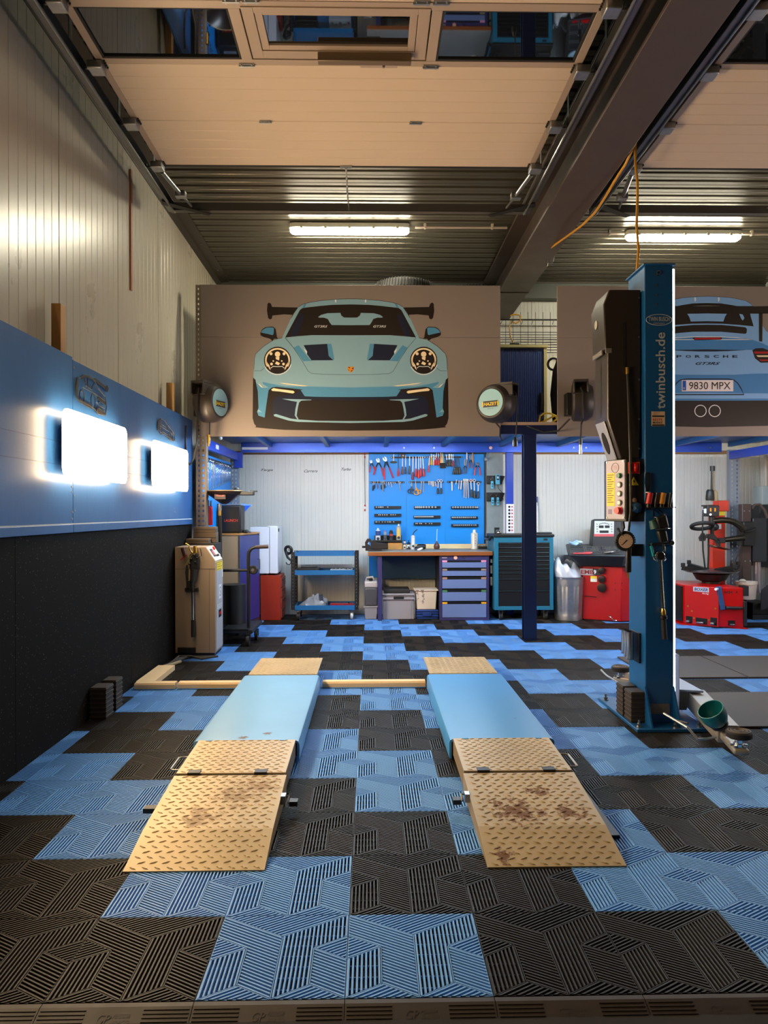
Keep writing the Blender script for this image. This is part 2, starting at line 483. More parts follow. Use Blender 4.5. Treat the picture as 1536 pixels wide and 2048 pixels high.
mb = MB(); mb.prism([(XW, ZC), (XW, ZC - 0.10), (XW + 0.006, ZC - 0.10), (XW + 0.02, ZC - 0.02), (XW + 0.13, ZC - 0.008), (XW + 0.13, ZC)], 'y', -0.3, 7.3)
mb.build('flashing', FLASH, trim)
for i in range(8):
    MB().cyl((XW + 0.075, 0.8 + i * 0.85, ZC - 0.012), (XW + 0.075, 0.8 + i * 0.85, ZC - 0.020), 0.009, n=8).build('rivet', STEEL, trim)
trim2 = struct('trim_2', 'dark steel eaves beam along top of back wall')
MB().box(XW, YB - 0.14, 4.0, XR, YB - 0.001, ZC).build('eaves_beam', mat('eaves grey green', '#4c5049', 0.45, 0.2), trim2)
MB().box(XW, YB - 0.16, ZC - 0.012, XR, YB - 0.14, ZC).build('eaves_lip', FLASH, trim2)
trim3 = struct('trim_3', 'thin timber strip along back wall under the deck')
MB().box(XW, YB - 0.012, 2.03, XR, YB - 0.001, 2.075).build('strip', mat('strip timber', '#8a6a4a', 0.7), trim3)

# steel I-beam between the two bays
beam = thing('steel_beam', 'brown painted steel I-beam running overhead between the two bays', 'beam', (1.665, 3.5, 3.72))
BEAM = mat('beam brown paint', '#463b36', 0.42, 0.15, var=0.1, vscale=4)
MB().box(1.50, -0.2, 3.72, 1.83, 7.2, 3.745).build('bottom_flange', BEAM, beam, bev=0.003)
MB().box(1.655, -0.2, 3.745, 1.675, 7.2, 4.155).build('web', BEAM, beam)
MB().box(1.50, -0.2, 4.155, 1.83, 7.2, 4.185).build('top_flange', BEAM, beam, bev=0.003)
MB().box(1.49, 6.05, 3.714, 1.84, 6.058, 3.75).build('splice_joint', BEAM, beam)
mb = MB(); mb.tube([(1.78, 5.0, 3.72), (1.78, 5.0, 3.70), (1.79, 5.0, 3.69), (1.83, 5.0, 3.69), (1.84, 5.0, 3.72), (1.845, 5.0, 3.75)], 0.006)
mb.cyl((1.78, 5.0, 3.70), (1.775, 5.0, 3.655), 0.009); mb.build('cable_clip', STEEL, beam)

# ================================================================ OVERHEAD SECTIONAL DOORS (open, lying under the ceiling)
DOORSKIN = mat('door cream sheet', '#b9a48c', 0.38, var=0.06, vscale=2)
DOORALU = mat('door aluminium frame', '#9a8674', 0.4, 0.1)
GLASS = mat('door glass', '#0a0b0c', 0.02)
GLASS.node_tree.nodes['Principled BSDF'].inputs['IOR'].default_value = 2.3
ZD = 3.90
def section(y0, y1):
    L = y1 - y0; prof = [(y0 + .002, ZD + .04), (y0 + .002, ZD + .003), (y0 + .005, ZD)]
    k = 5
    for i in range(1, k):
        g = y0 + L * i / k
        prof += [(g - .005, ZD), (g - .002, ZD + .0022), (g + .002, ZD + .0022), (g + .005, ZD)]
    prof += [(y1 - .005, ZD), (y1 - .002, ZD + .003), (y1 - .002, ZD + .04)]
    return prof
def hinge(x, y, parent, w=0.075):
    mb = MB(); mb.box(x - w / 2, y - .016, ZD - .006, x + w / 2, y + .016, ZD - .0005)
    mb.cyl((x - w / 2 - .004, y, ZD - .009), (x + w / 2 + .004, y, ZD - .009), .007, n=8)
    for sx in (-1, 1):
        for sy in (-1, 1): mb.cyl((x + sx * w * .35, y + sy * .011, ZD - .012), (x + sx * w * .35, y + sy * .011, ZD - .004), .0045, n=6)
    mb.build('hinge', GALV, parent)
def make_door():
    d = struct('door_1', 'cream sectional overhead door raised under ceiling above the blue platforms', (-0.09, 2.3, ZD))
    X0, X1 = -1.50, 1.31
    for y0, y1 in ((2.90, 3.52), (2.29, 2.90), (1.15, 1.76), (0.54, 1.15)):
        mb = MB(); mb.prism(section(y0, y1), 'x', X0 + .035, X1 - .035); mb.build('door_section', DOORSKIN, d, smooth=0)
        for a, b in ((X0, X0 + .04), (X1 - .04, X1)):
            MB().box(a, y0 + .002, ZD - .002, b, y1 - .002, ZD + .042).build('end_stile', DOORALU, d)
    MB().box(X0, 3.515, ZD - .004, X1, 3.535, ZD + .045).build('bottom_seal', RUBBER, d)
    # glazed section
    y0, y1 = 1.762, 2.288
    wins = [(-1.455, -0.66, 1.82, 2.245), (-0.485, 0.285, 1.865, 2.11), (0.455, 1.262, 1.82, 2.24)]
    fr = MB()
    fr.box(X0, y0, ZD, X1, 1.82, ZD + .04); fr.box(X0, 2.243, ZD, X1, y1, ZD + .04)
    for a, b in ((X0, -1.455), (-0.66, -0.60), (0.40, 0.455), (1.262, X1)): fr.box(a, 1.82, ZD, b, 2.243, ZD + .04)
    gf = fr.build('window_rail', DOORALU, d, bev=.002)
    for a, b in ((-1.455, -0.66), (0.455, 1.262)):
        f2 = MB(); t = .012
        f2.box(a, 1.82, ZD + .004, a + t, 2.243, ZD + .03); f2.box(b - t, 1.82, ZD + .004, b, 2.243, ZD + .03)
        f2.box(a, 1.82, ZD + .004, b, 1.82 + t, ZD + .03); f2.box(a, 2.243 - t, ZD + .004, b, 2.243, ZD + .03)
        f2.build('glazing_bead', RUBBER, d)
        pn = MB().box(a + t, 1.82 + t, ZD + .014, b - t, 2.243 - t, ZD + .024).build('pane', GLASS, d)
    sash = MB()
    sash.box(-0.592, 1.80, ZD - .006, -0.53, 2.222, ZD + .03); sash.box(.33, 1.80, ZD - .006, .392, 2.222, ZD + .03)
    sash.box(-.53, 2.155, ZD - .006, .33, 2.222, ZD + .03); sash.box(-.53, 1.80, ZD - .006, .33, 1.845, ZD + .03)
    sash.build('sash', DOORALU, d, bev=.002)
    s2 = MB(); s2.box(-.527, 1.847, ZD - .001, -.487, 2.152, ZD + .03); s2.box(.287, 1.847, ZD - .001, .327, 2.152, ZD + .03)
    s2.box(-.487, 2.112, ZD - .001, .287, 2.152, ZD + .03); s2.box(-.487, 1.847, ZD - .001, .287, 1.866, ZD + .03)
    s2.build('sash_bead', DOORALU, d, bev=.002)
    MB().box(-.487, 1.866, ZD + .012, .287, 2.112, ZD + .02).build('pane', GLASS, d)
    mb = MB(); mb.box(-.22, 2.155, ZD - .055, .31, 2.20, ZD - .006); cl = mb.build('door_closer', mat('closer bronze', '#6f5c48', .4, .4), d, bev=.004)
    MB().box(.02, 2.215, ZD - .03, .235, 2.262, ZD - .0005).build('closer_arm', DOORALU, d, bev=.002)
    MB().cyl((.155, 2.205, ZD - .05), (.155, 2.235, ZD - .04), .008).build('closer_pin', STEEL, d)
    for x in (-.62, .38): hinge(x, 2.90, d)
    for x in (-.64, .43): hinge(x, 2.29, d, .085)
    for x in (-.63, -.53, .34, .44): hinge(x, 1.757, d, .08)
    mb = MB(); mb.box(-.15, 3.505, ZD - .012, -.06, 3.53, ZD - .001); mb.build('pull_bracket', GALV, d)
    # chain hanging to the crossbar
    mb = MB(); pts = [(-.105, 3.53 + .67 * t, ZD - .012 - .05 * math.sin(PI * t)) for t in [i / 14 for i in range(15)]]
    for i, (a, b) in enumerate(zip(pts, pts[1:])): mb.cyl(a, b, .005 if i % 2 else .0075, n=6)
    mb.build('pull_chain', GALV, d)
    for x, s in ((X0, -1), (X1, 1)):
        for y in (3.49, 2.90, 2.29, 1.757, 1.15):
            mb = MB(); mb.box(x - s * .035, y - .045, ZD - .05, x + s * .05, y + .045, ZD - .003)
            o = mb.build('roller_bracket', GALV, d, bev=.006)
            MB().cyl((x + s * .04, y, ZD - .028), (x + s * .115, y, ZD - .028), .007, n=8).build('roller_axle', STEEL, d)
            MB().cyl((x + s * .085, y, ZD - .028), (x + s * .115, y, ZD - .028), .022, n=14).build('roller', BLACK, d)
            mb = MB()
            for dy in (-.03, -.01, .01, .03): mb.cyl((x - s * .045, y + dy, ZD - .012), (x - s * .045, y + dy, ZD - .002), .006, n=6)
            mb.build('bolt', DSTEEL, d)
    return d
door1 = make_door()
door2 = copy_tree(door1); door2.name = 'door_2'
door2['label'] = 'cream sectional overhead door raised under ceiling beyond the steel beam'
door2.location.x += 3.58

def track(label, xc, side, grp='door tracks'):
    t = thing('door_track', label, 'track', (xc, 2.1, ZD - .05), grp)
    TR_ = mat('track steel', '#8b8b88', 0.32, 0.9)
    mb = MB(); z0 = ZD - .062
    mb.box(xc - .026, -.1, z0, xc + .026, 4.22, z0 + .003); mb.box(xc + side * .024, -.1, z0, xc + side * .027, 4.22, z0 + .068)
    mb.box(xc - .026, -.1, z0 + .065, xc + .026, 4.22, z0 + .068)
    mb.tube([(xc - side * .02, -.1, z0 - .006), (xc - side * .02, 4.22, z0 - .006)], .010, 10)
    mb.build('rail', TR_, t)
    MB().box(xc + side * .03, -.1, z0 + .02, xc + side * .036, 4.15, z0 + .12).build('rail_angle', DSTEEL, t)
    for y in (.6, 1.4, 2.2, 3.0, 3.8):
        mb = MB(); mb.box(xc + side * .028, y, z0 + .06, xc + side * .034, y + .04, ZC - .001); mb.box(xc + side * .0, y, z0 + .066, xc + side * .034, y + .04, z0 + .071)
        mb.build('hanger', GALV, t)
    # end brace and spring buffer
    mb = MB(); mb.hexa([(xc + side * .02, 3.98, z0 - .012), (xc - side * .33, 4.23, z0 - .012), (xc - side * .30, 4.27, z0 - .012), (xc + side * .04, 4.05, z0 - .012)],
                       [(xc + side * .02, 3.98, z0 - .008), (xc - side * .33, 4.23, z0 - .008), (xc - side * .30, 4.27, z0 - .008), (xc + side * .04, 4.05, z0 - .008)])
    mb.build('brace', DSTEEL, t)
    mb = MB(); mb.cyl((xc - side * .10, 3.58, z0 + .04), (xc - side * .15, 3.9, z0 + .02), .017, n=12); mb.cyl((xc - side * .15, 3.9, z0 + .02), (xc - side * .19, 4.12, z0 + .008), .010, n=10)
    mb.build('spring_buffer', STEEL, t)
    MB().box(xc - side * .19, 3.9, z0 - .005, xc - side * .11, 3.96, z0 + .045).build('buffer_clamp', GALV, t, bev=.003)
    return t
track('galvanised door track along the left wall', -1.60, -1)
track('galvanised door track on the left flank of the steel beam', 1.41, 1)
track('dark door track on the right flank of the steel beam', 1.98, -1)
def crossbar(label, x0, x1):
    t = thing('track_crossbar', label, 'crossbar', ((x0 + x1) / 2, 4.22, ZD - .06), 'track crossbars')
    mb = MB(); mb.box(x0, 4.20, ZD - .055, x1, 4.26, ZD - .052); mb.box(x0, 4.20, ZD - .055, x1, 4.203, ZD + .01); mb.box(x0, 4.257, ZD - .055, x1, 4.26, ZD + .0)
    mb.build('channel', mat('crossbar steel', '#7b7772', .35, .8), t)
    for x in (x0 + .03, x1 - .03): MB().cyl((x, 4.23, ZD - .054), (x, 4.23, ZD - .066), .012, n=6).build('bolt', STEEL, t)
crossbar('steel crossbar joining door track ends under corrugated ceiling, nearer the left wall', -1.62, 1.43)
crossbar('steel crossbar joining door track ends beyond the steel beam', 1.96, 4.98)

# ================================================================ CEILING LAMPS
def lamp(label, x0, x1, y):
    t = thing('ceiling_lamp', label, 'lamp', ((x0 + x1) / 2, y, ZC), 'ceiling tube lamps')
    z1 = ZC - .012
    def shell(prof, name, m, a, b):
        mb = MB(); k = 6; rings = []
        pts = []
        for xx, sc in ((a, .6), (a + .02, .9), (a + .05, 1), (b - .05, 1), (b - .02, .9), (b, .6)):
            pts.append([(xx, y + p * sc, z1 - .045 + (q + .0) * (sc if q < 0 else 1)) for p, q in prof])
        n = len(prof); v = [p for r in pts for p in r]; fs = []
        for i in range(len(pts) - 1):
            fs += [(i * n + j, i * n + (j + 1) % n, (i + 1) * n + (j + 1) % n, (i + 1) * n + j) for j in range(n)]
        fs += [tuple(range(n))[::-1], tuple(range((len(pts) - 1) * n, len(pts) * n))]
        mb._add(v, fs); return mb.build(name, m, t, smooth=50)
    shell([(-.055, 0), (-.05, .045), (.05, .045), (.055, 0)], 'housing', mat('lamp housing', '#c9cabd', .5), x0, x1)
    shell([(-.052, -.002), (.052, -.002), (.05, -.03), (.03, -.05), (-.03, -.05), (-.05, -.03)], 'diffuser', emit('tube glow', COL_TUBE, E_TUBE), x0 + .004, x1 - .004)
    for i in range(5):
        xx = x0 + .12 + i * (x1 - x0 - .24) / 4
        MB().box(xx - .014, y - .064, z1 - .06, xx + .014, y - .053, z1 - .03).build('clip', mat('lamp clip', '#b9b8a8', .5), t, bev=.002)
    for xx in (x0 + .2, x1 - .2): MB().box(xx - .02, y - .03, z1, xx + .02, y + .03, ZC - .0005).build('mount', STEEL, t)
    return t
l1 = lamp('glowing tube lamp under the corrugated ceiling in front of tyres', -.73, .47, 5.36)
l2 = lamp('glowing tube lamp under the corrugated ceiling beyond steel beam and yellow cable', 2.72, 3.91, 5.50)
def conduit(label, x0, x1, y):
    t = thing('conduit', label, 'conduit', (x0, y, ZC - .05))
    z = ZC - .035
    MB().tube([(x0, y, z), (x1, y, z)], .012, 10).build('pipe', mat('conduit grey', '#b3a598', .5), t)
    for xx in (x0 + .1, x1 - .15):
        mb = MB(); mb.box(xx - .008, y - .016, z - .016, xx + .008, y + .016, z + .004); mb.box(xx - .012, y - .018, z, xx + .012, y + .018, ZC - .0005); mb.build('saddle', mat('saddle', '#c6baa8', .5), t)
conduit('pale grey conduit between the tube lamp and steel beam', .53, 1.46, 5.36)
conduit('pale grey conduit between steel beam and the far tube lamp', 1.86, 2.70, 5.50)
conduit('pale grey conduit leaving the far tube lamp to the right', 3.93, 4.95, 5.50)

# ================================================================ LEFT WALL FURNITURE
BOARD = mat('blue painted plywood', '#2b5c96', 0.33, var=0.35, vscale=3.0, col2='#224a7e', bump=0.25, bscale=30, stretch=(1, 1, 0.35))
clad = thing('wall_cladding', 'blue painted plywood cladding boards along the left wall', 'cladding', (-1.70, 3.0, 1.2))
XB = -1.69
for y0, y1, z1 in ((-.06, 2.385, 2.22), (2.389, 5.27, 2.205)):
    MB().box(XB - .018, y0, 1.235, XB, y1, z1).build('board', BOARD, clad, bev=.002)
    MB().box(XB - .018, y0, 1.18, XB + .004, y1, 1.228).build('lower_strip', BOARD, clad, bev=.002)
MB().box(XB - .016, -.06, 1.227, XB - .001, 5.27, 1.236).build('joint_filler', mat('pale filler', '#b9c4cc', .7), clad)
for y, z in ((2.375, 1.30), (2.37, 1.42), (2.37, 1.45), (2.40, 1.40), (2.372, 1.26), (2.41, 1.31), (4.6, 1.33), (4.62, 1.30), (2.40, 2.16), (1.85, 1.20), (3.3, 1.20), (2.42, 1.205), (4.2, 1.21)):
    MB().cyl((XB - .001, y, z), (XB + .003, y, z), .007, n=8).build('screw', STEEL, clad)
# strips of paint wear and horizontal board joints
for y0, y1, z in ((-.05, 2.38, 1.70), (-.05, 2.38, 1.57), (2.40, 5.26, 1.70), (2.40, 5.26, 1.58)):
    MB().box(XB - .001, y0, z, XB + .0012, y1, z + .003).build('board_joint', mat('joint dark blue', '#1f4270', .5), clad)
dado = thing('rubber_wall_mat', 'black speckled rubber matting on the lower left wall', 'mat', (-1.70, 2.5, 0))
DADO = speckle('speckled rubber', '#0e0b09', '#5f574f', 60, 0.12)
DADO.node_tree.nodes['Principled BSDF'].inputs['Specular IOR Level'].default_value = .12
MB().box(XB - .03, -.06, -.012, XB - .008, 1.70, 1.178).build('mat_sheet', DADO, dado)
MB().box(XB - .03, 1.703, -.012, XB - .008, 3.45, 1.178).build('mat_sheet', DADO, dado)
MB().box(XB - .03, 3.453, -.012, XB - .008, 5.27, 1.178).build('mat_sheet', DADO, dado)

for y, z1, w_, lab in ((2.27, 2.505, .07, 'timber batten standing up behind blue boards nearest the door'), (4.62, 2.465, .07, 'timber batten standing up behind blue boards by the perforated upright')):
    t = thing('timber_batten', lab, 'batten', (XB - .05, y, 1.2), 'battens behind the blue boards')
    MB().box(XB - .075, y, 1.24, XB - .020, y + w_, z1).build('batten', mat('batten timber', '#b98a4e', .6, var=.3, vscale=12, stretch=(6, 6, .5)), t, bev=.002)
st = thing('wall_strip', 'thin brown timber strip running down the cream wall', 'strip', (XW, 3.82, 3.06))
MB().box(XW, 3.80, 3.05, XW + .014, 3.835, 4.0).build('strip', mat('strip brown', '#9a6545', .6), st)

# ---- LED wall panels
def rrect(y0, y1, z0, z1, r, n=5):
    pts = []
    for cy, cz, a0 in ((y1 - r, z1 - r, 0), (y0 + r, z1 - r, PI / 2), (y0 + r, z0 + r, PI), (y1 - r, z0 + r, 1.5 * PI)):
        for i in range(n + 1):
            a = a0 + PI / 2 * i / n; pts.append((cy + r * math.cos(a), cz + r * math.sin(a)))
    return pts
def led_panel(y0, y1, z0, z1, label):
    t = thing('led_wall_panel', label, 'lamp', (XB, (y0 + y1) / 2, z0), 'wall light panels')
    MB().prism(rrect(y0 + .02, y1 - .02, z0 + .02, z1 - .02, .05), 'x', XB + .056, XB + .064).build('back_plate', mat('panel rim', '#cfd2d4', .4), t)
    MB().prism(rrect(y0 + .006, y1 - .006, z0 + .006, z1 - .006, .055), 'x', XB + .064, XB + .076).build('diffuser', emit('panel glow', COL_PANEL, E_PANEL), t)
    MB().box(XB, y0 + .16, z0 + .08, XB + .056, y1 - .16, z1 - .08).build('mounting_box', mat('mount dark', '#2d3a46', .5), t)
    return t
def led_panel_right(y0, y1, label):
    t = thing('led_wall_panel', label, 'lamp', (XR, (y0 + y1) / 2, 1.49), 'right wall light panels')
    MB().prism(rrect(y0, y1, 1.49, 1.88, .06), 'x', XR - .05, XR - .034).build('back_plate', mat('panel rim', '#cfd2d4', .4), t)
    MB().prism(rrect(y0 + .006, y1 - .006, 1.496, 1.874, .055), 'x', XR - .058, XR - .05).build('diffuser', emit('right panel glow', COL_PANEL_R, E_PANEL_R), t)
    MB().box(XR - .034, y0 + .16, 1.57, XR - .001, y1 - .16, 1.80).build('mounting_box', mat('mount dark', '#2d3a46', .5), t)
led_panel_right(2.08, 3.12, 'glowing rectangular light panel on the right wall near the open door')
led_panel_right(3.72, 4.80, 'glowing rectangular light panel on the right wall deeper in the bay')
led_panel(.28, 1.33, 1.49, 1.88, 'glowing rectangular light panel on blue boards, nearest the open door')
led_panel(2.08, 3.12, 1.49, 1.885, 'glowing rectangular light panel beneath the larger metal car cutout')
led_panel(3.72, 4.80, 1.48, 1.87, 'glowing rectangular light panel beneath the smaller metal car cutout')

# ---- metal car cut-outs
CUT = mat('cutout dark steel', '#191615', .6)
def car_cut(label, y0, z0, w_, h_, lines, fills):
    t = thing('metal_car_cutout', label, 'wall art', (XB, y0, z0), 'metal car cutouts')
    mb = MB()
    for ln in lines:
        pts = [(XB + .012, y0 + a * w_, z0 + b * h_) for a, b in ln]
        for p, q in zip(pts, pts[1:]): mb.cyl(p, q, .003, n=5)
    mb.build('outline', CUT, t, smooth=0)
    for f in fills:
        MB().prism([(y0 + a * w_, z0 + b * h_) for a, b in f], 'x', XB + .010, XB + .014).build('cut_plate', CUT, t, smooth=0)
    for a, b in ((.2, .5), (.8, .4)): MB().cyl((XB, y0 + a * w_, z0 + b * h_), (XB + .012, y0 + a * w_, z0 + b * h_), .004, n=6).build('standoff', STEEL, t)
    return t
def oval(cx, cy, rx, ry, n=14): return [(cx + rx * math.cos(2 * PI * i / n), cy + ry * math.sin(2 * PI * i / n)) for i in range(n + 1)]
body = [(.02, .30), (.0, .55), (.04, .80), (.14, .84), (.24, .95), (.42, 1.0), (.60, .93), (.70, .78), (.80, .72), (.95, .62), (1.0, .35), (.96, .08), (.70, .05), (.55, .18), (.30, .20), (.10, .22), (.02, .30)]
big_f = [[(.0, .55), (.04, .80), (.08, .80), (.05, .24), (.02, .28)], [(.52, .97), (.98, .84), (1.02, .90), (.62, 1.02)], [(.98, .78), (1.04, .78), (1.08, .90), (1.03, .98), (.98, .92)],
         [(.10, .20), (.10, .27), (.45, .22), (.52, .12), (.30, .15)], [(.70, .04), (.64, .10), (.66, .20), (.97, .16), (.96, .08)], [(.68, .46), (.70, .54), (.96, .46), (.97, .38)],
         [(.14, .84), (.24, .95), (.42, 1.0), (.58, .93), (.42, .95), (.26, .90), (.20, .82)]]
car_cut('larger dark metal sports car cutout with rear wing on blue boards', 2.40, 1.92, .50, .23,
        [body, [(.24, .92), (.30, .70), (.48, .66), (.58, .88)], [(.20, .62), (.62, .58), (.95, .50)], oval(.18, .36, .07, .18), oval(.54, .36, .07, .2), [(.72, .30), (.92, .28)], [(.72, .22), (.92, .18)], [(.36, .66), (.36, .96)]], big_f)
car_cut('smaller dark metal sports car cutout on blue boards', 4.06, 1.92, .52, .165,
        [[(.0, .35), (.02, .80), (.14, .97), (.38, .98), (.56, .80), (.80, .62), (.98, .45), (1.0, .12), (.85, .05), (.60, .18), (.20, .28), (.0, .35)],
         [(.14, .94), (.22, .70), (.48, .66), (.56, .80)], [(.10, .60), (.60, .50), (.96, .36)], oval(.16, .42, .08, .26), oval(.70, .26, .07, .2), [(.80, .56), (.86, .40), (.96, .36)], [(.48, .66), (.54, .44)], [(.25, .35), (.55, .28)]],
        [[(.0, .35), (.02, .80), (.10, .92), (.08, .40)], [(.60, .18), (.85, .05), (1.0, .12), (1.0, .20), (.86, .16), (.62, .26)]])

# ---- rubber blocks leaning against the wall mat
def block(label, x0, y0, dx, dy, h, rz=0.0, grp='ribbed rubber blocks', z0=0.0):
    t = thing('rubber_block', label, 'block', (x0 + dx / 2, y0 + dy / 2, z0), grp)
    BL_ = mat('block rubber', '#2b221a', .7, bump=.2)
    MB().box(x0, y0, z0, x0 + dx, y0 + dy, z0 + h).build('core', BL_, t, bev=.003)
    for i in range(7):
        zz = z0 + h * (i + .5) / 7 - .006
        MB().box(x0 - .003, y0 - .003, zz, x0 + dx + .003, y0 + dy + .003, zz + .012).build('rib', BL_, t, bev=.002)
    t.rotation_euler = (0, 0, rz); return t

# ================================================================ STORAGE DECK (mezzanine) AT THE BACK
YM = 5.25
PERF = mat('perforated grey steel', '#84786a', .45, .35, var=.15, vscale=6)
def upright(label, x0, x1, y0, y1, z0, z1, m, rows, grp='perforated rack uprights', pitch=.05):
    """open channel post whose front face has real slots"""
    t = thing('rack_upright', label, 'post', ((x0 + x1) / 2, (y0 + y1) / 2, z0), grp)
    mb = MB(); th = .003
    w_ = x1 - x0
    cols = [x0 + w_ * q for q in rows]
    sw = .007
    edges = [x0] + [v for c in cols for v in (c - sw, c + sw)] + [x1]
    for i in range(0, len(edges), 2): mb.box(edges[i], y0, z0, edges[i + 1], y0 + th, z1)
    mb.build('face_strip', m, t, smooth=0)
    mb = MB(); z = z0 + .02
    while z < z1:
        for c in cols: mb.box(c - sw, y0, z, c + sw, y0 + th, min(z + pitch * .55, z1))
        z += pitch
    o = mb.build('slot_bridges', m, t, smooth=0); o['kind'] = 'stuff'
    for a in (x0, x1 - th): MB().box(a, y0 + th, z0, a + th, y1, z1).build('side_flange', m, t)
    return t
upright('tall perforated grey upright at left end of the car mural', -1.655, -1.555, 5.27, 5.36, 0.0, 3.55, PERF, (.28, .72))
upright('perforated blue-grey upright in the back left corner', -1.66, -1.56, 7.05, 7.13, 0.0, 2.02, mat('perforated zinc', '#8e98a4', .45, .4), (.3, .7))
upright('perforated zinc upright behind the tyre changer', 4.50, 4.62, 6.9, 6.98, 0.0, 2.05, mat('perforated zinc', '#8e98a4', .45, .4), (.25, .75))

deck = thing('storage_deck', 'blue steel storage deck spanning the back of the garage above the workbench', 'shelving', (1.6, 6.2, 2.0))
DECKB = mat('deck underside blue', '#1f5286', .4)
MB().box(-1.66, 5.31, 2.07, 4.98, 5.36, 2.16).build('front_beam', NAVY, deck, bev=.003)
MB().box(-1.53, 7.08, 2.035, 4.49, 7.13, 2.155).build('rear_beam', mat('rear beam blue', '#3358c4', .22, .25), deck, bev=.004)
MB().box(-1.665, 5.28, 2.16, 4.98, 7.18, 2.19).build('deck_board', mat('deck board', '#a08878', .6), deck)
for i in range(9):
    xx = -1.2 + i * .72
    MB().box(xx, 5.37, 2.10, xx + .05, 7.07, 2.16).build('joist', DECKB, deck)
MB().box(-1.665, 5.37, 2.155, 4.98, 7.18, 2.16).build('underside_sheet', DECKB, deck)
MB().box(-1.60, 5.37, 1.93, -1.555, 7.04, 2.03).build('side_beam', RACKBLUE, deck, bev=.003)
MB().box(4.49, 5.37, 1.93, 4.53, 6.9, 2.03).build('side_beam', RACKBLUE, deck, bev=.003)
MB().box(-1.60, 6.98, 1.84, -1.50, 7.045, 2.03).build('beam_connector', RACKBLUE, deck, bev=.002)
MB().box(-1.52, 7.075, 2.07, -1.20, 7.079, 2.10).build('beam_label', mat('paper label', '#d6d8da', .7), deck)
MB().box(-1.554, 5.72, 1.965, -1.552, 5.86, 2.01).build('beam_label', mat('paper label', '#d6d8da', .7), deck)
for px in (808, 868, 1147, 1172, 1420):
    p = at(px, 895, 7.08); MB().cyl((p.x, 7.08, 2.09), (p.x, 7.07, 2.09), .012, n=8).build('bolt', STEEL, deck)
post = thing('deck_post', 'dark navy steel post standing free in front of the tool cabinet', 'post', (1.675, 5.3, 0))
MB().box(1.61, 5.30, .0, 1.74, 5.31, 2.07).build('front_flange', mat('post navy', '#0a1a42', .4), post, bev=.002)
MB().box(1.61, 5.39, .0, 1.74, 5.40, 2.07).build('rear_flange', mat('post navy', '#0a1a42', .4), post, bev=.002)
MB().box(1.668, 5.31, .0, 1.682, 5.39, 2.07).build('web', mat('post navy', '#0a1a42', .4), post)
MB().cyl((1.675, 5.30, 2.09), (1.675, 5.285, 2.09), .012, n=8).build('bolt', STEEL, post)
MB().box(1.37, 5.275, 2.07, 1.935, 5.308, 2.16).build('head_plate', mat('head plate navy', '#0a153c', .4), post, bev=.002)
p0, p1 = at(1012, 950, 7.1), at(1027, 950, 7.1)
rp = thing('rear_post', 'bright blue steel post against the back wall beside the grey tool board', 'post', ((p0.x + p1.x) / 2, 7.12, 0))
MB().box(p0.x, 7.10, 0, p1.x, 7.16, 2.034).build('post', RACKBLUE, rp, bev=.004)
ps = thing('power_strip', 'white socket strip with red switches on the bright blue post', 'power strip', (p0.x, 7.09, 1.0))
MB().box(p0.x - .002, 7.075, at(1020, 1068, 7.08).z, p1.x + .002, 7.099, at(1020, 1008, 7.08).z).build('strip_body', WHITE, ps, bev=.004)
zt = at(1020, 1008, 7.08).z
for i in range(8):
    z = zt - .035 - i * .042
    MB().cyl(((p0.x + p1.x) / 2 - .012, 7.075, z), ((p0.x + p1.x) / 2 - .012, 7.071, z), .014, n=10).build('socket', DSTEEL, ps)
    MB().box((p0.x + p1.x) / 2 + .015, 7.070, z - .008, (p0.x + p1.x) / 2 + .03, 7.075, z + .008).build('switch', RED, ps)

# under-deck tube lamps that light the bench wall
for x0, lab in ((-1.25, 'slim tube lamp fixed under the deck above the tool trolley'), (.07, 'slim tube lamp fixed under the deck above the workbench'), (2.1, 'slim tube lamp fixed under the deck above the tyre machines')):
    t = thing('under_deck_lamp', lab, 'lamp', (x0 + .6, 5.43, 2.1), 'under-deck lamps')
    L_ = 1.25 if x0 < 2 else 1.9
    MB().box(x0, 5.40, 2.085, x0 + L_, 5.47, 2.10).build('housing', WHITE, t, bev=.004)
    MB().box(x0 + .01, 5.406, 2.070, x0 + L_ - .01, 5.464, 2.085).build('diffuser', emit('under deck glow', COL_UNDER, E_UNDER), t, bev=.003)
    for xx in (x0 + .2, x0 + L_ - .2): MB().box(xx - .015, 5.42, 2.10, xx + .015, 5.45, 2.1545).build('hanger', STEEL, t)

# ================================================================ PAINTED CAR BOARDS
GREY = mat('mural ground paint', '#857a73', .5, var=.08, vscale=2)
PB = mat('mural light blue', '#7fa6b8', .45, var=.06, vscale=6)
PM = mat('mural mid blue', '#4a8ab2', .45, var=.08, vscale=6)
PK = mat('mural black', '#1d1512', .4)
PN = mat('mural navy', '#131b33', .4)
PW = mat('mural white', '#d9dde0', .45)
PC = mat('mural cream', '#ecd9b4', .45)
PB2 = mat('mural sky blue', '#7aa9dc', .45, var=.06, vscale=6)
PM2 = mat('mural steel blue', '#3f7db8', .45, var=.08, vscale=6)
PR = mat('mural red', '#a3141c', .45)
def make_board(x0, x1, label, name='car_mural'):
    t = thing(name, label, 'mural', ((x0 + x1) / 2, YM, 2.045), 'painted car boards')
    zs = at(450, 674, YM).z
    for z0, z1 in ((2.045, zs - .001), (zs + .001, 3.545)):
        MB().box(x0, YM, z0, x1, YM + .018, z1).build('board', GREY, t, bev=.0015)
    return t
def paint(t, name, pts, m, layer):
    y = YM - .0005 * layer
    P = [at(px, py, YM) for px, py in pts]
    return MB().sheet([(p.x, y, p.z) for p in P]).build(name, m, t, smooth=0)
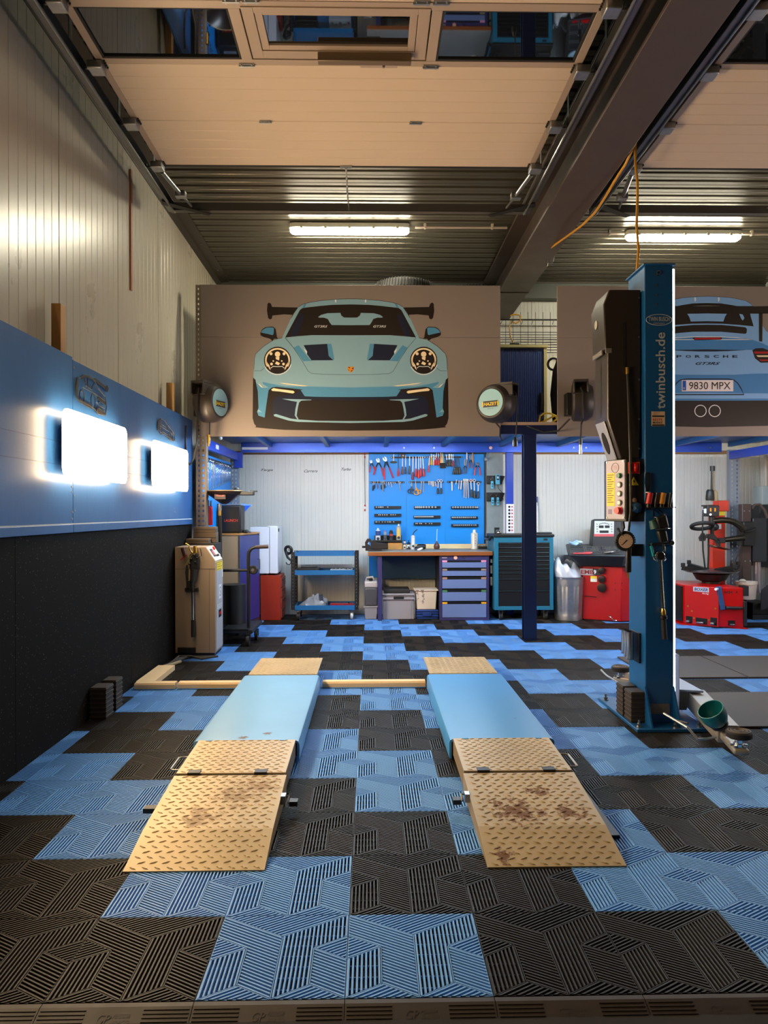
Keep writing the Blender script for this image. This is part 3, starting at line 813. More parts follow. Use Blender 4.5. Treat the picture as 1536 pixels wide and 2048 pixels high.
def pline(t, name, pts, m, layer, wpx=0.7, closed=False):
    mb = MB(); y = YM - .0005 * layer
    P = [at(px, py, YM) for px, py in pts]
    if closed: P.append(P[0])
    h = wpx * 7.19 / 1448 / 2
    L = []; R_ = []
    for i in range(len(P)):
        tg = (P[min(i + 1, len(P) - 1)] - P[max(i - 1, 0)]) if not closed else (P[1] - P[-2] if i in (0, len(P) - 1) else P[i + 1] - P[i - 1])
        tg.normalize(); nx, nz = -tg.z * h, tg.x * h
        L.append((P[i].x + nx, y, P[i].z + nz)); R_.append((P[i].x - nx, y, P[i].z - nz))
    n = len(P); mb._add(L + R_, [(i, i + 1, n + i + 1, n + i) for i in range(n - 1)])
    return mb.build(name, m, t, smooth=0)
def pa(*q): return [(500 + x / 7.314, 590 + y / 7.314) for x, y in q]
def pb(*q): return [(500 + x / 7.314, 720 + y / 7.314) for x, y in q]
CX = 701.2
def mir(p, c=CX): return [(2 * c - x, y) for x, y in p]
def sym(half, c=CX): return half + mir(half, c)[::-1]
def disc(cx, cy, r, n=28, ry=None): return [(cx + r * math.cos(2 * PI * i / n), cy + (ry or r) * math.sin(2 * PI * i / n)) for i in range(n)]

mu = make_board(-1.60, 1.37, 'grey board painted with a blue sports car seen from the front')
wing = pa((275, 110), (305, 125), (325, 175), (705, 183), (640, 270), (595, 360), (620, 290), (500, 283), (330, 300), (320, 345), (290, 358), (265, 335), (248, 230), (255, 130))
paint(mu, 'painted_wing', wing, PK, 1); paint(mu, 'painted_wing', mir(wing), PK, 1)
low = pb((45, 255), (38, 850), (60, 930), (90, 968), (75, 985), (250, 1003), (500, 1022), (900, 1028), (1472, 1034))
paint(mu, 'painted_sill', sym(low), PK, 1)
body = pa((1472, 58), (1300, 62), (1050, 82), (870, 110), (780, 135), (710, 175), (590, 360), (470, 630), (350, 655), (200, 752), (85, 860), (65, 930), (60, 1000)) + \
    pb((58, 60), (50, 262), (80, 288), (115, 460), (125, 700), (105, 760), (125, 815), (215, 842), (240, 650), (272, 440), (320, 402), (380, 393), (780, 432), (740, 440), (800, 530), (1000, 540), (1472, 542))
paint(mu, 'painted_body', sym(body), PB, 2)
shade = pb((180, 320), (430, 372), (520, 388), (850, 388), (1472, 402), (1472, 542), (1000, 540), (800, 530), (740, 440), (780, 432), (380, 393), (320, 402), (272, 440), (240, 650), (215, 842), (125, 815), (105, 760), (125, 700), (115, 460), (92, 330), (150, 392), (190, 410), (272, 405), (190, 350))
paint(mu, 'painted_bumper', shade, PM, 3); paint(mu, 'painted_bumper', mir(shade), PM, 3)
ws = pa((1472, 138), (1200, 145), (1050, 158), (770, 190), (730, 220), (590, 480), (515, 622), (700, 603), (900, 588), (1472, 590))
paint(mu, 'painted_windscreen', sym(ws), PK, 3)
pil = pa((590, 600), (620, 480), (740, 260), (785, 285), (790, 330), (700, 560), (682, 598))
paint(mu, 'painted_pillar', pil, PN, 4); paint(mu, 'painted_pillar', mir(pil), PN, 4)
rw = pa((1472, 335), (1375, 330), (1335, 300), (1322, 262), (1130, 268), (1040, 292), (998, 322), (1010, 332), (1080, 332), (1140, 352), (1165, 400), (1195, 440), (1472, 442))
paint(mu, 'painted_rear_window', sym(rw), PB, 4)
mk = pa((150, 555), (180, 500), (230, 470), (340, 465), (375, 500), (395, 620), (410, 640), (350, 640), (330, 672), (290, 640), (200, 615), (155, 590))
mb_ = pa((158, 550), (190, 505), (240, 478), (335, 475), (352, 490), (345, 570), (330, 588), (260, 570), (200, 558))
for q in (mk, mir(mk)): paint(mu, 'painted_mirror', q, PK, 3)
for q in (mb_, mir(mb_)): paint(mu, 'painted_mirror_shell', q, PM, 4)
v1 = pa((785, 735), (1130, 715), (1150, 890), (1222, 955), (900, 957), (832, 862), (835, 825))
v2 = pa((1138, 715), (1190, 715), (1232, 940), (1220, 950), (1155, 888), (1130, 745))
v3 = pa((640, 770), (712, 735), (870, 938), (908, 962), (780, 970))
v4 = pa((785, 780), (838, 828), (830, 866))
for q, m, n_ in ((v1, PN, 'painted_vent'), (v2, PM, 'painted_vent_side'), (v3, PM, 'painted_vent_side'), (v4, PW, 'painted_vent_glint')):
    paint(mu, n_, q, m, 4); paint(mu, n_, mir(q), m, 4)
hl = pa((515, 628), (640, 775), (760, 960)) + pb((850, 165), (900, 198), (1130, 212), (1472, 217))
pline(mu, 'painted_bonnet_line', hl, PK, 4, .6); pline(mu, 'painted_bonnet_line', mir(hl), PK, 4, .6)
for rl in (pa((1472, 58), (1300, 62), (1050, 82), (870, 110), (780, 135), (710, 175)), pa((470, 630), (350, 655), (200, 752), (85, 860), (65, 930), (58, 1090)), pb((60, 160), (158, 160), (220, 110))):
    pline(mu, 'painted_outline', rl, PK, 4, .6); pline(mu, 'painted_outline', mir(rl), PK, 4, .6)
g1 = pb((430, 332), (560, 345), (850, 380), (780, 385), (500, 352)); g2 = pb((115, 340), (150, 362), (190, 408), (160, 395))
for q in (g1, g2): paint(mu, 'painted_glint', q, PC, 5); paint(mu, 'painted_glint', mir(q), PC, 5)
g3 = pa((770, 185), (795, 130), (825, 125), (800, 185))
paint(mu, 'painted_roof_joint', g3, PM, 4); paint(mu, 'painted_roof_joint', mir(g3), PM, 4)
g4 = pa((1240, 68), (1262, 67), (1262, 112), (1245, 108)); paint(mu, 'painted_glint', g4, PW, 4); paint(mu, 'painted_glint', mir(g4), PW, 4)
dk = pb((345, 400), (380, 393), (740, 432), (740, 440), (800, 535), (1472, 545), (1472, 880), (690, 860), (330, 800), (225, 842), (250, 640), (280, 440))
paint(mu, 'painted_intake', dk, PK, 3); paint(mu, 'painted_intake', mir(dk), PK, 3)
nv = pb((380, 540), (640, 500), (740, 450), (800, 535), (1472, 548), (1472, 590), (905, 578), (690, 600), (480, 566))
nv2 = pb((380, 540), (480, 566), (690, 600), (660, 855), (330, 790), (335, 620))
for q in (nv, nv2): paint(mu, 'painted_intake_shade', q, PN, 4); paint(mu, 'painted_intake_shade', mir(q), PN, 4)
gl = pb((1472, 592), (720, 592), (700, 640), (690, 820), (715, 858), (1000, 872), (1472, 880))
paint(mu, 'painted_grille', sym(gl), PK, 4)
lp = pb((345, 800), (380, 790), (600, 858), (700, 870), (1000, 890), (1472, 893), (1472, 922), (1000, 912), (700, 906), (560, 885), (355, 822))
paint(mu, 'painted_lip', lp, PB, 5); paint(mu, 'painted_lip', mir(lp), PB, 5)
fr = pb((470, 568), (720, 575), (905, 580), (890, 588), (750, 596), (718, 622), (700, 700), (682, 815), (712, 868), (690, 865), (655, 810), (665, 720), (688, 612), (610, 600))
paint(mu, 'painted_intake_frame', fr, PB, 5); paint(mu, 'painted_intake_frame', mir(fr), PB, 5)
drl = pb((312, 432), (345, 412), (420, 425), (630, 450), (655, 470), (630, 490), (440, 462), (325, 452))
paint(mu, 'painted_light_bar', drl, PC, 5); paint(mu, 'painted_light_bar', mir(drl), PC, 5)
g5 = pb((105, 755), (125, 722), (180, 768)); paint(mu, 'painted_glint', g5, PB, 5); paint(mu, 'painted_glint', mir(g5), PB, 5)
for c_, hx in (((500 + 403 / 7.314), 'l'), (2 * CX - (500 + 403 / 7.314), 'r')):
    cy = 590 + 955 / 7.314
    paint(mu, 'painted_headlight', disc(c_, cy, 27.2), PK, 3)
    ring = [(c_ + 25 * math.cos(a), cy + 24.5 * math.sin(a)) for a in [PI * .82 + i * PI * 1.36 / 24 for i in range(25)]] + [(c_ + 21.8 * math.cos(a), cy + 21.3 * math.sin(a)) for a in [PI * .82 + i * PI * 1.36 / 24 for i in range(24, -1, -1)]]
    paint(mu, 'painted_headlight_ring', ring, PC, 4)
    for s in (-1, 1):
        wd = [(c_ + s * 25, cy + 2), (c_ + s * 21, cy + 8), (c_ + s * 17, cy + 16), (c_ + s * 14, cy + 20), (c_ + s * 16.5, cy + 10), (c_ + s * 21.5, cy + 3)]
        paint(mu, 'painted_headlight_wedge', wd, PC, 4)
        for ax_, ay_, rr in ((13, -13, 3), (12, 7.5, 2.7), (8.5, 1.5, 1.6)): paint(mu, 'painted_lens', disc(c_ + s * ax_, cy + ay_, rr, 12), PC, 4)
    paint(mu, 'painted_lens', disc(c_, cy - 12, 5.4, 16), PC, 4)
    paint(mu, 'painted_lens', [(c_ - 4, cy - 6), (c_ + 4, cy - 7), (c_ + 3, cy + .5), (c_, cy - 1), (c_ - 3, cy - 2)], PC, 4)
    paint(mu, 'painted_lens', [(c_ - 5, cy + 7), (c_ - 2, cy + 2), (c_ + 5, cy + 6), (c_ + 2, cy + 10)], PC, 4)
    pline(mu, 'painted_headlight_line', [(c_ - 14, cy + 16), (c_ - 9, cy + 12.3), (c_, cy + 13), (c_ + 9, cy + 12.3), (c_ + 14, cy + 16)], PW, 4, 1.2)
    pline(mu, 'painted_headlight_rim', [(c_ + (28.5) * math.cos(a), cy + 28.5 * math.sin(a)) for a in [PI * .1 + i * PI * .75 / 14 for i in range(15)]], PW, 3, 1.3)
cr = pb((1425, 100), (1450, 95), (1472, 103), (1495, 95), (1520, 100), (1520, 145), (1500, 170), (1472, 186), (1445, 165), (1428, 145))
paint(mu, 'painted_crest', cr, mat('crest gold', '#c98a2a', .45), 4)
for q in (pb((1430, 104), (1462, 104), (1462, 128)), pb((1485, 128), (1515, 104), (1515, 140)), pb((1480, 150), (1510, 145), (1475, 178)), pb((1432, 140), (1455, 148), (1450, 160))):
    paint(mu, 'painted_crest_field', q, mat('crest red', '#6b1512', .45), 5)
for px in (641.8, 759.5):
    p = at(px, 653, YM); text('painted_lettering', 'GT3RS', .128, .022, facing((p.x, YM - .002, p.z)), PW, mu, shear=.3, bold=.01)

mu2 = make_board(1.94, 4.96, 'grey board painted with a blue sports car seen from behind')
CX2 = 1414.0
def pd(*q): return [(1340 + x / 7.837, 580 + y / 7.837) for x, y in q]
def pe(*q): return [(1340 + x / 7.837, 700 + y / 7.837) for x, y in q]
def right(h): return h + mir(h, CX2)[::-1]
b2 = pd((580, 98), (800, 108), (960, 122), (1180, 165), (1250, 205), (1300, 255), (1400, 390), (1450, 560), (1500, 640), (1700, 760), (1950, 900), (2080, 1100)) + pe((2080, 200), (2100, 600), (2090, 790), (580, 795))
paint(mu2, 'painted_body', right(b2), PB2, 1)
pline(mu2, 'painted_outline', right(pd((580, 98), (800, 108), (960, 122), (1180, 165), (1250, 205), (1300, 255))), PK, 2, .7)
blk = pe((580, 790), (2090, 785), (2080, 1100), (1900, 1180), (580, 1210))
paint(mu2, 'painted_diffuser', right(blk), PK, 2)
glass = pd((580, 205), (800, 210), (960, 235), (1100, 262), (1250, 300), (1260, 400), (1310, 570), (1100, 550), (800, 528), (580, 525))
paint(mu2, 'painted_rear_glass', right(glass), PK, 2)
rwn = pd((580, 368), (890, 374), (860, 420), (835, 495), (580, 488)); paint(mu2, 'painted_interior', right(rwn), PB2, 3)
hk = pd((1085, 375), (1140, 385), (1165, 440), (1140, 480), (1115, 450)); paint(mu2, 'painted_seat_glint', hk, PB2, 3)
pline(mu2, 'painted_glint', right(pd((580, 250), (760, 255), (960, 262))), PW, 3, 1.2)
sp2 = pd((580, 545), (800, 548), (1000, 565), (1180, 585), (1205, 610), (1200, 670), (1180, 688), (800, 655), (580, 655)); paint(mu2, 'painted_grille', right(sp2), PK, 2)
tail = pd((580, 738), (800, 738), (1100, 765), (1300, 785), (1440, 830), (1540, 880), (1700, 960), (1290, 940), (580, 935)); paint(mu2, 'painted_tail', right(tail), PM2, 2)
pline(mu2, 'painted_glint', right(pd((580, 735), (800, 735), (1060, 748), (1280, 778))), PW, 3, 1.3)
seam = pd((580, 930), (800, 935), (1200, 940), (900, 958), (700, 965), (580, 965)); paint(mu2, 'painted_seam', right(seam), PN, 3)
rl_ = pd((365, 745), (800, 740), (815, 760), (800, 778), (390, 788), (362, 770)); paint(mu2, 'painted_brake_light', rl_, PK, 3)
rl_ = pd((378, 752), (795, 747), (795, 770), (390, 778)); paint(mu2, 'painted_brake_lens', rl_, PR, 4)
w2 = pd((580, 250), (1300, 258), (2150, 240), (2150, 370), (1300, 372), (580, 360)); paint(mu2, 'painted_wing', right(w2), PK, 4)
stt = pd((1390, 360), (1450, 360), (1445, 810), (1395, 805)); paint(mu2, 'painted_wing_stay', stt, PK, 4); paint(mu2, 'painted_wing_stay', mir(stt, CX2), PK, 4)
tl_ = pd((1290, 945), (1340, 915), (1450, 910), (1560, 950), (2060, 1000), (2080, 1130)) + pe((2060, 180), (1420, 200), (1330, 130))
paint(mu2, 'painted_tail_light', tl_, PK, 3); paint(mu2, 'painted_tail_light', mir(tl_, CX2), PK, 3)
for q, m in ((pd((1310, 965), (2040, 965), (2040, 995), (1330, 998)), PR), (pd((1350, 1025), (2040, 1025), (2040, 1050), (1380, 1050)), PC), (pe((1390, 150), (2040, 150), (2040, 170), (1430, 172)), PR)):
    paint(mu2, 'painted_lens', q, m, 4); paint(mu2, 'painted_lens', mir(q, CX2), m, 4)
bp = pe((580, 390), (1000, 388), (1280, 372), (1540, 368), (2090, 372), (2090, 680), (1160, 680), (580, 670)); paint(mu2, 'painted_bumper', right(bp), PM2, 2)
pline(mu2, 'painted_plate_arch', right(pe((580, 455), (900, 455), (1000, 470), (1060, 520), (1110, 600), (1160, 700))), PN, 3, 2.2)
paint(mu2, 'painted_bumper_edge', right(pe((580, 765), (2090, 760), (2090, 790), (580, 795))), PM2, 3)
plt_ = pe((185, 472), (990, 472), (990, 648), (185, 648)); paint(mu2, 'painted_number_plate', plt_, mat('plate white', '#e3dcdf', .4), 4)
paint(mu2, 'painted_plate_band', pe((195, 482), (250, 482), (250, 634), (195, 634)), mat('plate blue', '#1c4fb0', .4), 5)
p = at(1340 + 220 / 7.837, 700 + 600 / 7.837, YM); text('painted_lettering', 'E', .012, .018, facing((p.x, YM - .0028, p.z)), PW, mu2)
p = at(1340 + 622 / 7.837, 700 + 560 / 7.837, YM); text('painted_lettering', '9830 MPX', .418, .074, facing((p.x, YM - .0028, p.z)), PK, mu2, bold=.0)
for i, ch in enumerate('PORSCHE'):
    p = at(1340 + (140 + i * 146) / 7.837, 700 + 102 / 7.837, YM); text('painted_lettering', ch, .052, .026, facing((p.x, YM - .002, p.z)), PN, mu2, bold=.025)
p = at(1340 + 592 / 7.837, 700 + 212 / 7.837, YM); text('painted_lettering', 'GT3RS', .25, .028, facing((p.x, YM - .002, p.z)), PN, mu2, shear=.45, bold=.025)
for cx_ in (477, 700):
    pline(mu2, 'painted_exhaust', disc(1340 + cx_ / 7.837, 700 + 955 / 7.837, 11.4, 30), PW, 3, 1.6, closed=True)
for px_ in (392, 762):
    paint(mu2, 'painted_glint', pd((px_ - 15, 118), (px_ + 15, 118), (px_ + 15, 165), (px_, 185), (px_ - 8, 178)), PW, 3)

# ================================================================ HOSE REELS
REELB = mat('reel dark plastic', '#2e2722', .42)
REELF = mat('reel face teal', '#8db8c4', .4)
def reel(label, c, ax, hang, wall_dir):
    ax = Vector(ax).normalized(); c = Vector(c)
    t = thing('hose_reel', label, 'hose reel', tuple(c), 'wall hose reels')
    back = c - ax * .10
    MB().lathe([(.10, 0), (.17, .0), (.185, .015), (.19, .10), (.185, .13), (.178, .15), (.150, .19), (.135, .195), (.132, .192)], back, ax, 40).build('drum_case', REELB, t)
    MB().lathe([(.0, .0), (.128, .0), (.130, .003), (.0, .006)], back + ax * .192, ax, 40).build('face_disc', REELF, t)
    up = Vector((0, 0, 1)); rt = up.cross(ax).normalized()
    M = facing(back + ax * .1985 + up * -.015, rt, up)
    MB().box(-.078, -.030, -.001, .078, .030, .0006).xf(M).build('badge', mat('badge dark', '#2d3038', .5), t)
    MB().box(-.088, -.022, .0, -.076, .022, .0012).xf(M).build('badge_bar', YELLOW, t)
    MB().box(.076, -.022, .0, .088, .022, .0012).xf(M).build('badge_bar', YELLOW, t)
    text('badge_lettering', 'HAZET', .138, .030, M, YELLOW, t, .0014, shear=.15, bold=.02)
    text('model_lettering', '9040N-10', .06, .009, M @ Matrix.Translation((0, -.045, 0)), PN, t, .0014)
    return t, back, ax, rt
def mouth(t, back, ax, dirv, name='hose_guide'):
    dirv = Vector(dirv).normalized(); up = Vector((0, 0, 1)); o = back + ax * .07
    mb = MB(); A_ = Matrix((dirv, ax, up)).transposed().to_4x4(); A_.translation = o + up * .115 + dirv * .12
    for b in ((-.09, -.07, .05, .085, .07, .075), (-.09, -.07, -.05, .085, -.055, .05), (-.09, .055, -.05, .085, .07, .05), (-.09, -.07, -.06, .07, .07, -.05)): mb.box(*b)
    mb.xf(A_).build(name, REELB, t, bev=.008)
    return o + up * .115 + dirv * .17
p = at(424, 806, 5.08)
t, bk, ax, rt = reel('dark hose reel with teal face at the left end of front-view car mural', p, (.93, -.36, 0), None, None)
m_ = mouth(t, bk, ax, (-.36, -.93, 0))
MB().tube([m_, m_ + Vector((0, -.03, -.06)), (m_.x - .015, m_.y - .03, 1.95), (m_.x - .045, m_.y - .02, 1.80), (m_.x - .09, m_.y - .0, 1.745), (m_.x - .13, m_.y + .03, 1.80), (m_.x - .145, m_.y + .05, 2.0), (m_.x - .14, m_.y + .06, 2.12)], .009, 8).build('hose', HOSE, t)
q = at(417, 880, 5.05)
mb = MB(); mb.cyl((q.x, q.y, q.z + .05), (q.x, q.y, q.z - .03), .016, n=10); mb.cyl((q.x, q.y, q.z - .03), (q.x, q.y, q.z - .06), .011, n=10); mb.build('coupling', BRASS, t)
MB().tube([(q.x + .01, q.y, q.z + .05), (q.x + .012, q.y, q.z + .3), (bk.x + .06, bk.y, bk.z - .16)], .007, 6).build('supply_hose', HOSE, t)
MB().box(bk.x - .10, bk.y + .03, bk.z - .12, bk.x + .06, 5.249, bk.z + .1).build('wall_bracket', BLACK, t, bev=.004)
p = at(990, 807, 5.08)
t, bk, ax, rt = reel('dark hose reel with teal face between the two car murals', p, (-.60, -.80, 0), None, None)
m_ = mouth(t, bk, ax, (.80, -.60, 0))
e = at(1030, 885, 4.95)
MB().tube([m_, m_ + Vector((.03, -.01, -.03)), (m_.x + .05, m_.y, m_.z - .12), (e.x + .02, e.y, e.z + .25), (e.x + .01, e.y, e.z + .08), (e.x, e.y, e.z)], .006, 8).build('cable', HOSE, t)
mb = MB(); mb.cyl((e.x, e.y, e.z + .05), (e.x, e.y, e.z + .01), .012, .022, n=12); mb.cyl((e.x, e.y, e.z + .01), (e.x, e.y, e.z - .04), .024, n=12); mb.build('plug', BLACK, t)
e2 = at(1000, 872, 5.2)
MB().tube([bk + Vector((-.05, -.02, -.17)), ((bk.x + e2.x) / 2 - .01, 5.1, (bk.z - .17 + e2.z) / 2), (e2.x, 5.2, e2.z), (e2.x + .03, 5.28, e2.z - .03)], .008, 8).build('supply_cable', HOSE, t)
MB().box(bk.x - .10, bk.y + .02, bk.z - .15, bk.x + .09, 5.249, bk.z + .12).build('wall_bracket', BLACK, t, bev=.004)
p = at(1165, 804, 5.08)
t, bk, ax, rt = reel('dark hose reel with teal face beside the black motor cover of the lift', p, (.98, -.2, 0), None, None)
m_ = mouth(t, bk, ax, (-.2, -.98, 0))
e = at(1161, 900, 4.95)
MB().tube([m_, m_ + Vector((.01, -.03, -.05)), (m_.x + .01, m_.y - .03, m_.z - .3), (e.x + .01, e.y, e.z + .25), (e.x, e.y, e.z + .05)], .009, 8).build('hose', HOSE, t)
mb = MB(); mb.cyl((e.x, e.y, e.z + .10), (e.x, e.y, e.z + .05), .016, n=10); mb.build('sleeve', BLACK, t)
mb = MB(); mb.cyl((e.x, e.y, e.z + .05), (e.x, e.y, e.z), .012, n=10); mb.cyl((e.x, e.y, e.z), (e.x, e.y, e.z - .04), .015, n=10); mb.build('coupling', STEEL, t)
MB().tube([bk + Vector((-.02, .0, -.16)), (bk.x - .12, 5.15, bk.z - .27), (bk.x - .25, 5.2, bk.z - .28), (bk.x - .42, 5.23, bk.z - .22)], .009, 8).build('supply_hose', HOSE, t)
MB().box(bk.x - .04, bk.y + .03, bk.z - .12, bk.x + .08, 5.249, bk.z + .1).build('wall_bracket', BLACK, t, bev=.004)

# ================================================================ ON TOP OF THE DECK
def tyre(label, c, R, w_, grp='tyres on the storage deck', ax=(0, 0, 1)):
    t = thing('tyre', label, 'tyre', tuple(c), grp)
    ax = Vector(ax)
    c = Vector(c)
    MB().lathe([(R * .62, .02), (R * .66, 0), (R * .90, 0), (R * .97, .02), (R, .05), (R, w_ - .05), (R * .97, w_ - .02), (R * .90, w_), (R * .66, w_), (R * .62, w_ - .02), (R * .62, .02)], c, ax, 48).build('carcass', RUBBER, t)
    mb = MB(); e1 = ax.orthogonal().normalized(); e2 = ax.cross(e1)
    for i in range(60):
        a = 2 * PI * i / 60; d = e1 * math.cos(a) + e2 * math.sin(a); s = e1 * -math.sin(a) + e2 * math.cos(a)
        for h0, h1 in ((.015, w_ * .45), (w_ * .55, w_ - .015)):
            o = c + d * (R - .003)
            b = [o + s * .006 + ax * h0, o + d * .008 + s * .006 + ax * (h0 + .01), o + d * .008 - s * .006 + ax * (h0 + .01), o - s * .006 + ax * h0]
            b2_ = [q + ax * (h1 - h0) + s * .01 for q in b]
            mb.hexa(b, b2_)
    o = mb.build('tread_blocks', RUBBER, t, smooth=0); o['kind'] = 'stuff'
    return t
sh = thing('upper_shelf', 'upper storage shelf hidden behind the top of front-view car mural', 'shelf', (-.4, 5.9, 3.3))
MB().box(-1.55, 5.42, 3.495, .76, 6.3, 3.52).build('shelf_board', mat('deck board', '#a08878', .6), sh)
for xx in (-1.50, .70):
    for yy in (5.44, 6.25): MB().box(xx, yy, 2.1905, xx + .04, yy + .04, 3.495).build('shelf_leg', DSTEEL, sh)
tyre('black tyre lying flat behind the front-view mural, its tread catching lamp light', (.44, 5.88, 3.5205), .31, .225)
for i in range(7):
    tyre('black tyre in the stack beside blue shutter cabinet, level %s above the deck' % ['one', 'two', 'three', 'four', 'five', 'six', 'seven'][i], (1.12, 5.64, 2.1905 + i * .201), .31, .195, 'tyres stacked beside the shutter cabinet')
def upc():
    a, b = at(1008, 700, 6.1), at(1094, 846, 6.1)
    t = thing('shutter_cabinet', 'cream cabinet with navy ribbed roller shutter standing on the storage deck', 'cabinet', ((a.x + b.x) / 2, 6.1, 2.19))
    x1 = b.x; x0 = x1 - .80; z1 = at(1050, 690, 6.1).z
    CR = mat('cabinet cream', '#cfc48e', .5)
    MB().box(x0, 6.12, 2.19, x1, 6.55, z1 - .03).build('carcass', CR, t)
    MB().box(x0 - .01, 6.08, z1 - .03, x1 + .01, 6.57, z1).build('top', CR, t, bev=.003)
    MB().box(x1 - .035, 6.095, 2.19, x1, 6.12, z1 - .03).build('side_frame', CR, t, bev=.002)
    MB().box(x0, 6.095, 2.19, x0 + .035, 6.12, z1 - .03).build('side_frame', CR, t, bev=.002)
    n = 30
    me = MB().box(0, 0, 0, (x1 - x0 - .07) / n - .004, .012, z1 - .03 - 2.19 - .01).mesh('shutter_slat', mat('shutter navy', '#2a3f80', .4))
    for i in range(n):
        put('shutter_slat', me, t, bev=.002, loc=(x0 + .035 + i * (x1 - x0 - .07) / n + .002, 6.105, 2.195))
    MB().box(x1 - .075, 6.085, 2.42, x1 - .05, 6.105, 2.62).build('handle', BLACK, t, bev=.004)
    MB().cyl((x1 - .06, 6.09, 2.40), (x1 - .05, 6.09, 2.33), .004, n=6).build('key', STEEL, t)
    return x0, x1, z1
cx0, cx1, cz = upc()
wg = thing('wire_rack', 'wire grid rack with hooks on the cream wall above shutter cabinet', 'rack', (2.2, 7.2, 3.0))
mb = MB()
za, zb = at(1050, 640, 7.2).z, at(1050, 705, 7.2).z
for i in range(9): mb.cyl((1.55, 7.2, zb + (za - zb) * i / 8 * .62), (2.9, 7.2, zb + (za - zb) * i / 8 * .62), .004, n=5)
mb.build('horizontal_wires', DSTEEL, wg)
mb = MB()
for i in range(14): mb.cyl((1.6 + i * .095, 7.204, zb), (1.6 + i * .095, 7.204, za + .1), .003, n=5)
mb.build('vertical_wires', DSTEEL, wg)
mb = MB(); mb.cyl((1.55, 7.19, za), (2.9, 7.19, za), .009, n=6)
mb.build('hanging_rail', DSTEEL, wg)
for i in range(8):
    MB().tube([(1.75 + i * .13, 7.19, za), (1.72 + i * .13, 7.10, za - .05), (1.70 + i * .13, 7.06, za - .09)], .004, 5).build('hook', DSTEEL, wg)
yc = thing('yellow_cable_loop', 'coiled yellow cable hanging from the steel beam onto shutter cabinet', 'cable', (1.8, 6.3, 2.9))
p0 = at(1021, 632, 6.2); p1 = at(1019, 655, 6.2); p2 = at(1028, 690, 6.2)
pts = [p0, p0 + Vector((.04, 0, .02)), p0 + Vector((.10, 0, .01)), p0 + Vector((.115, 0, -.05)), p0 + Vector((.06, 0, -.085)), p0 + Vector((0, 0, -.06)), p1, (p1 + p2) / 2 + Vector((-.015, 0, 0)), p2]
MB().tube(pts, .008, 6).build('cable', mat('cable yellow', '#c9921c', .5), yc)
MB().box(p2.x - .06, 6.13, cz + .0005, p2.x + .05, 6.22, cz + .03).build('connector', BLACK, yc, bev=.005)
bg_ = thing('black_bag', 'black bulging fabric bag standing on the deck behind the rear-view mural edge', 'bag', (2.22, 5.75, 2.19))
mb = MB(); mb.lathe([(.0, 0), (.17, 0), (.20, .06), (.21, .35), (.19, .6), (.14, .75), (.05, .82), (0, .83)], (0, 0, 0), (0, 0, 1), 24)
for k, v in enumerate(mb.v):
    f_ = 1 + .07 * math.sin(v[2] * 17 + math.atan2(v[1], v[0]) * 3); mb.v[k] = (v[0] * f_ * .95, v[1] * f_ * .8, v[2])
mb.xf(Matrix.Translation((2.20, 5.72, 2.19))).build('bag_body', mat('bag black', '#0f0f10', .8, bump=.3, bscale=30), bg_)
MB().torus((2.02, 5.72, 2.86), .06, .012, (0, 1, .2)).build('strap_loop', BLACK, bg_)
yc2 = thing('yellow_hose', 'short yellow hose lying on the deck edge in front of shutter cabinet', 'hose', (1.9, 5.5, 2.2))
a = at(1078, 846, 5.5); b = at(1090, 826, 5.5); c_ = at(1112, 832, 5.5)
MB().tube([a, (a + b) / 2 + Vector((-.02, 0, .02)), b, (b + c_) / 2 + Vector((0, 0, .01)), c_, c_ + Vector((.02, .05, -.03)), Vector((c_.x - .05, 5.6, 2.205))], .010, 8).build('hose', mat('hose yellow', '#c8b02a', .5), yc2)
MB().tube([a, (a + c_) / 2 + Vector((0, 0, .0)), c_ + Vector((-.02, 0, .0))], .009, 8).build('hose_end', mat('hose yellow', '#c8b02a', .5), yc2)

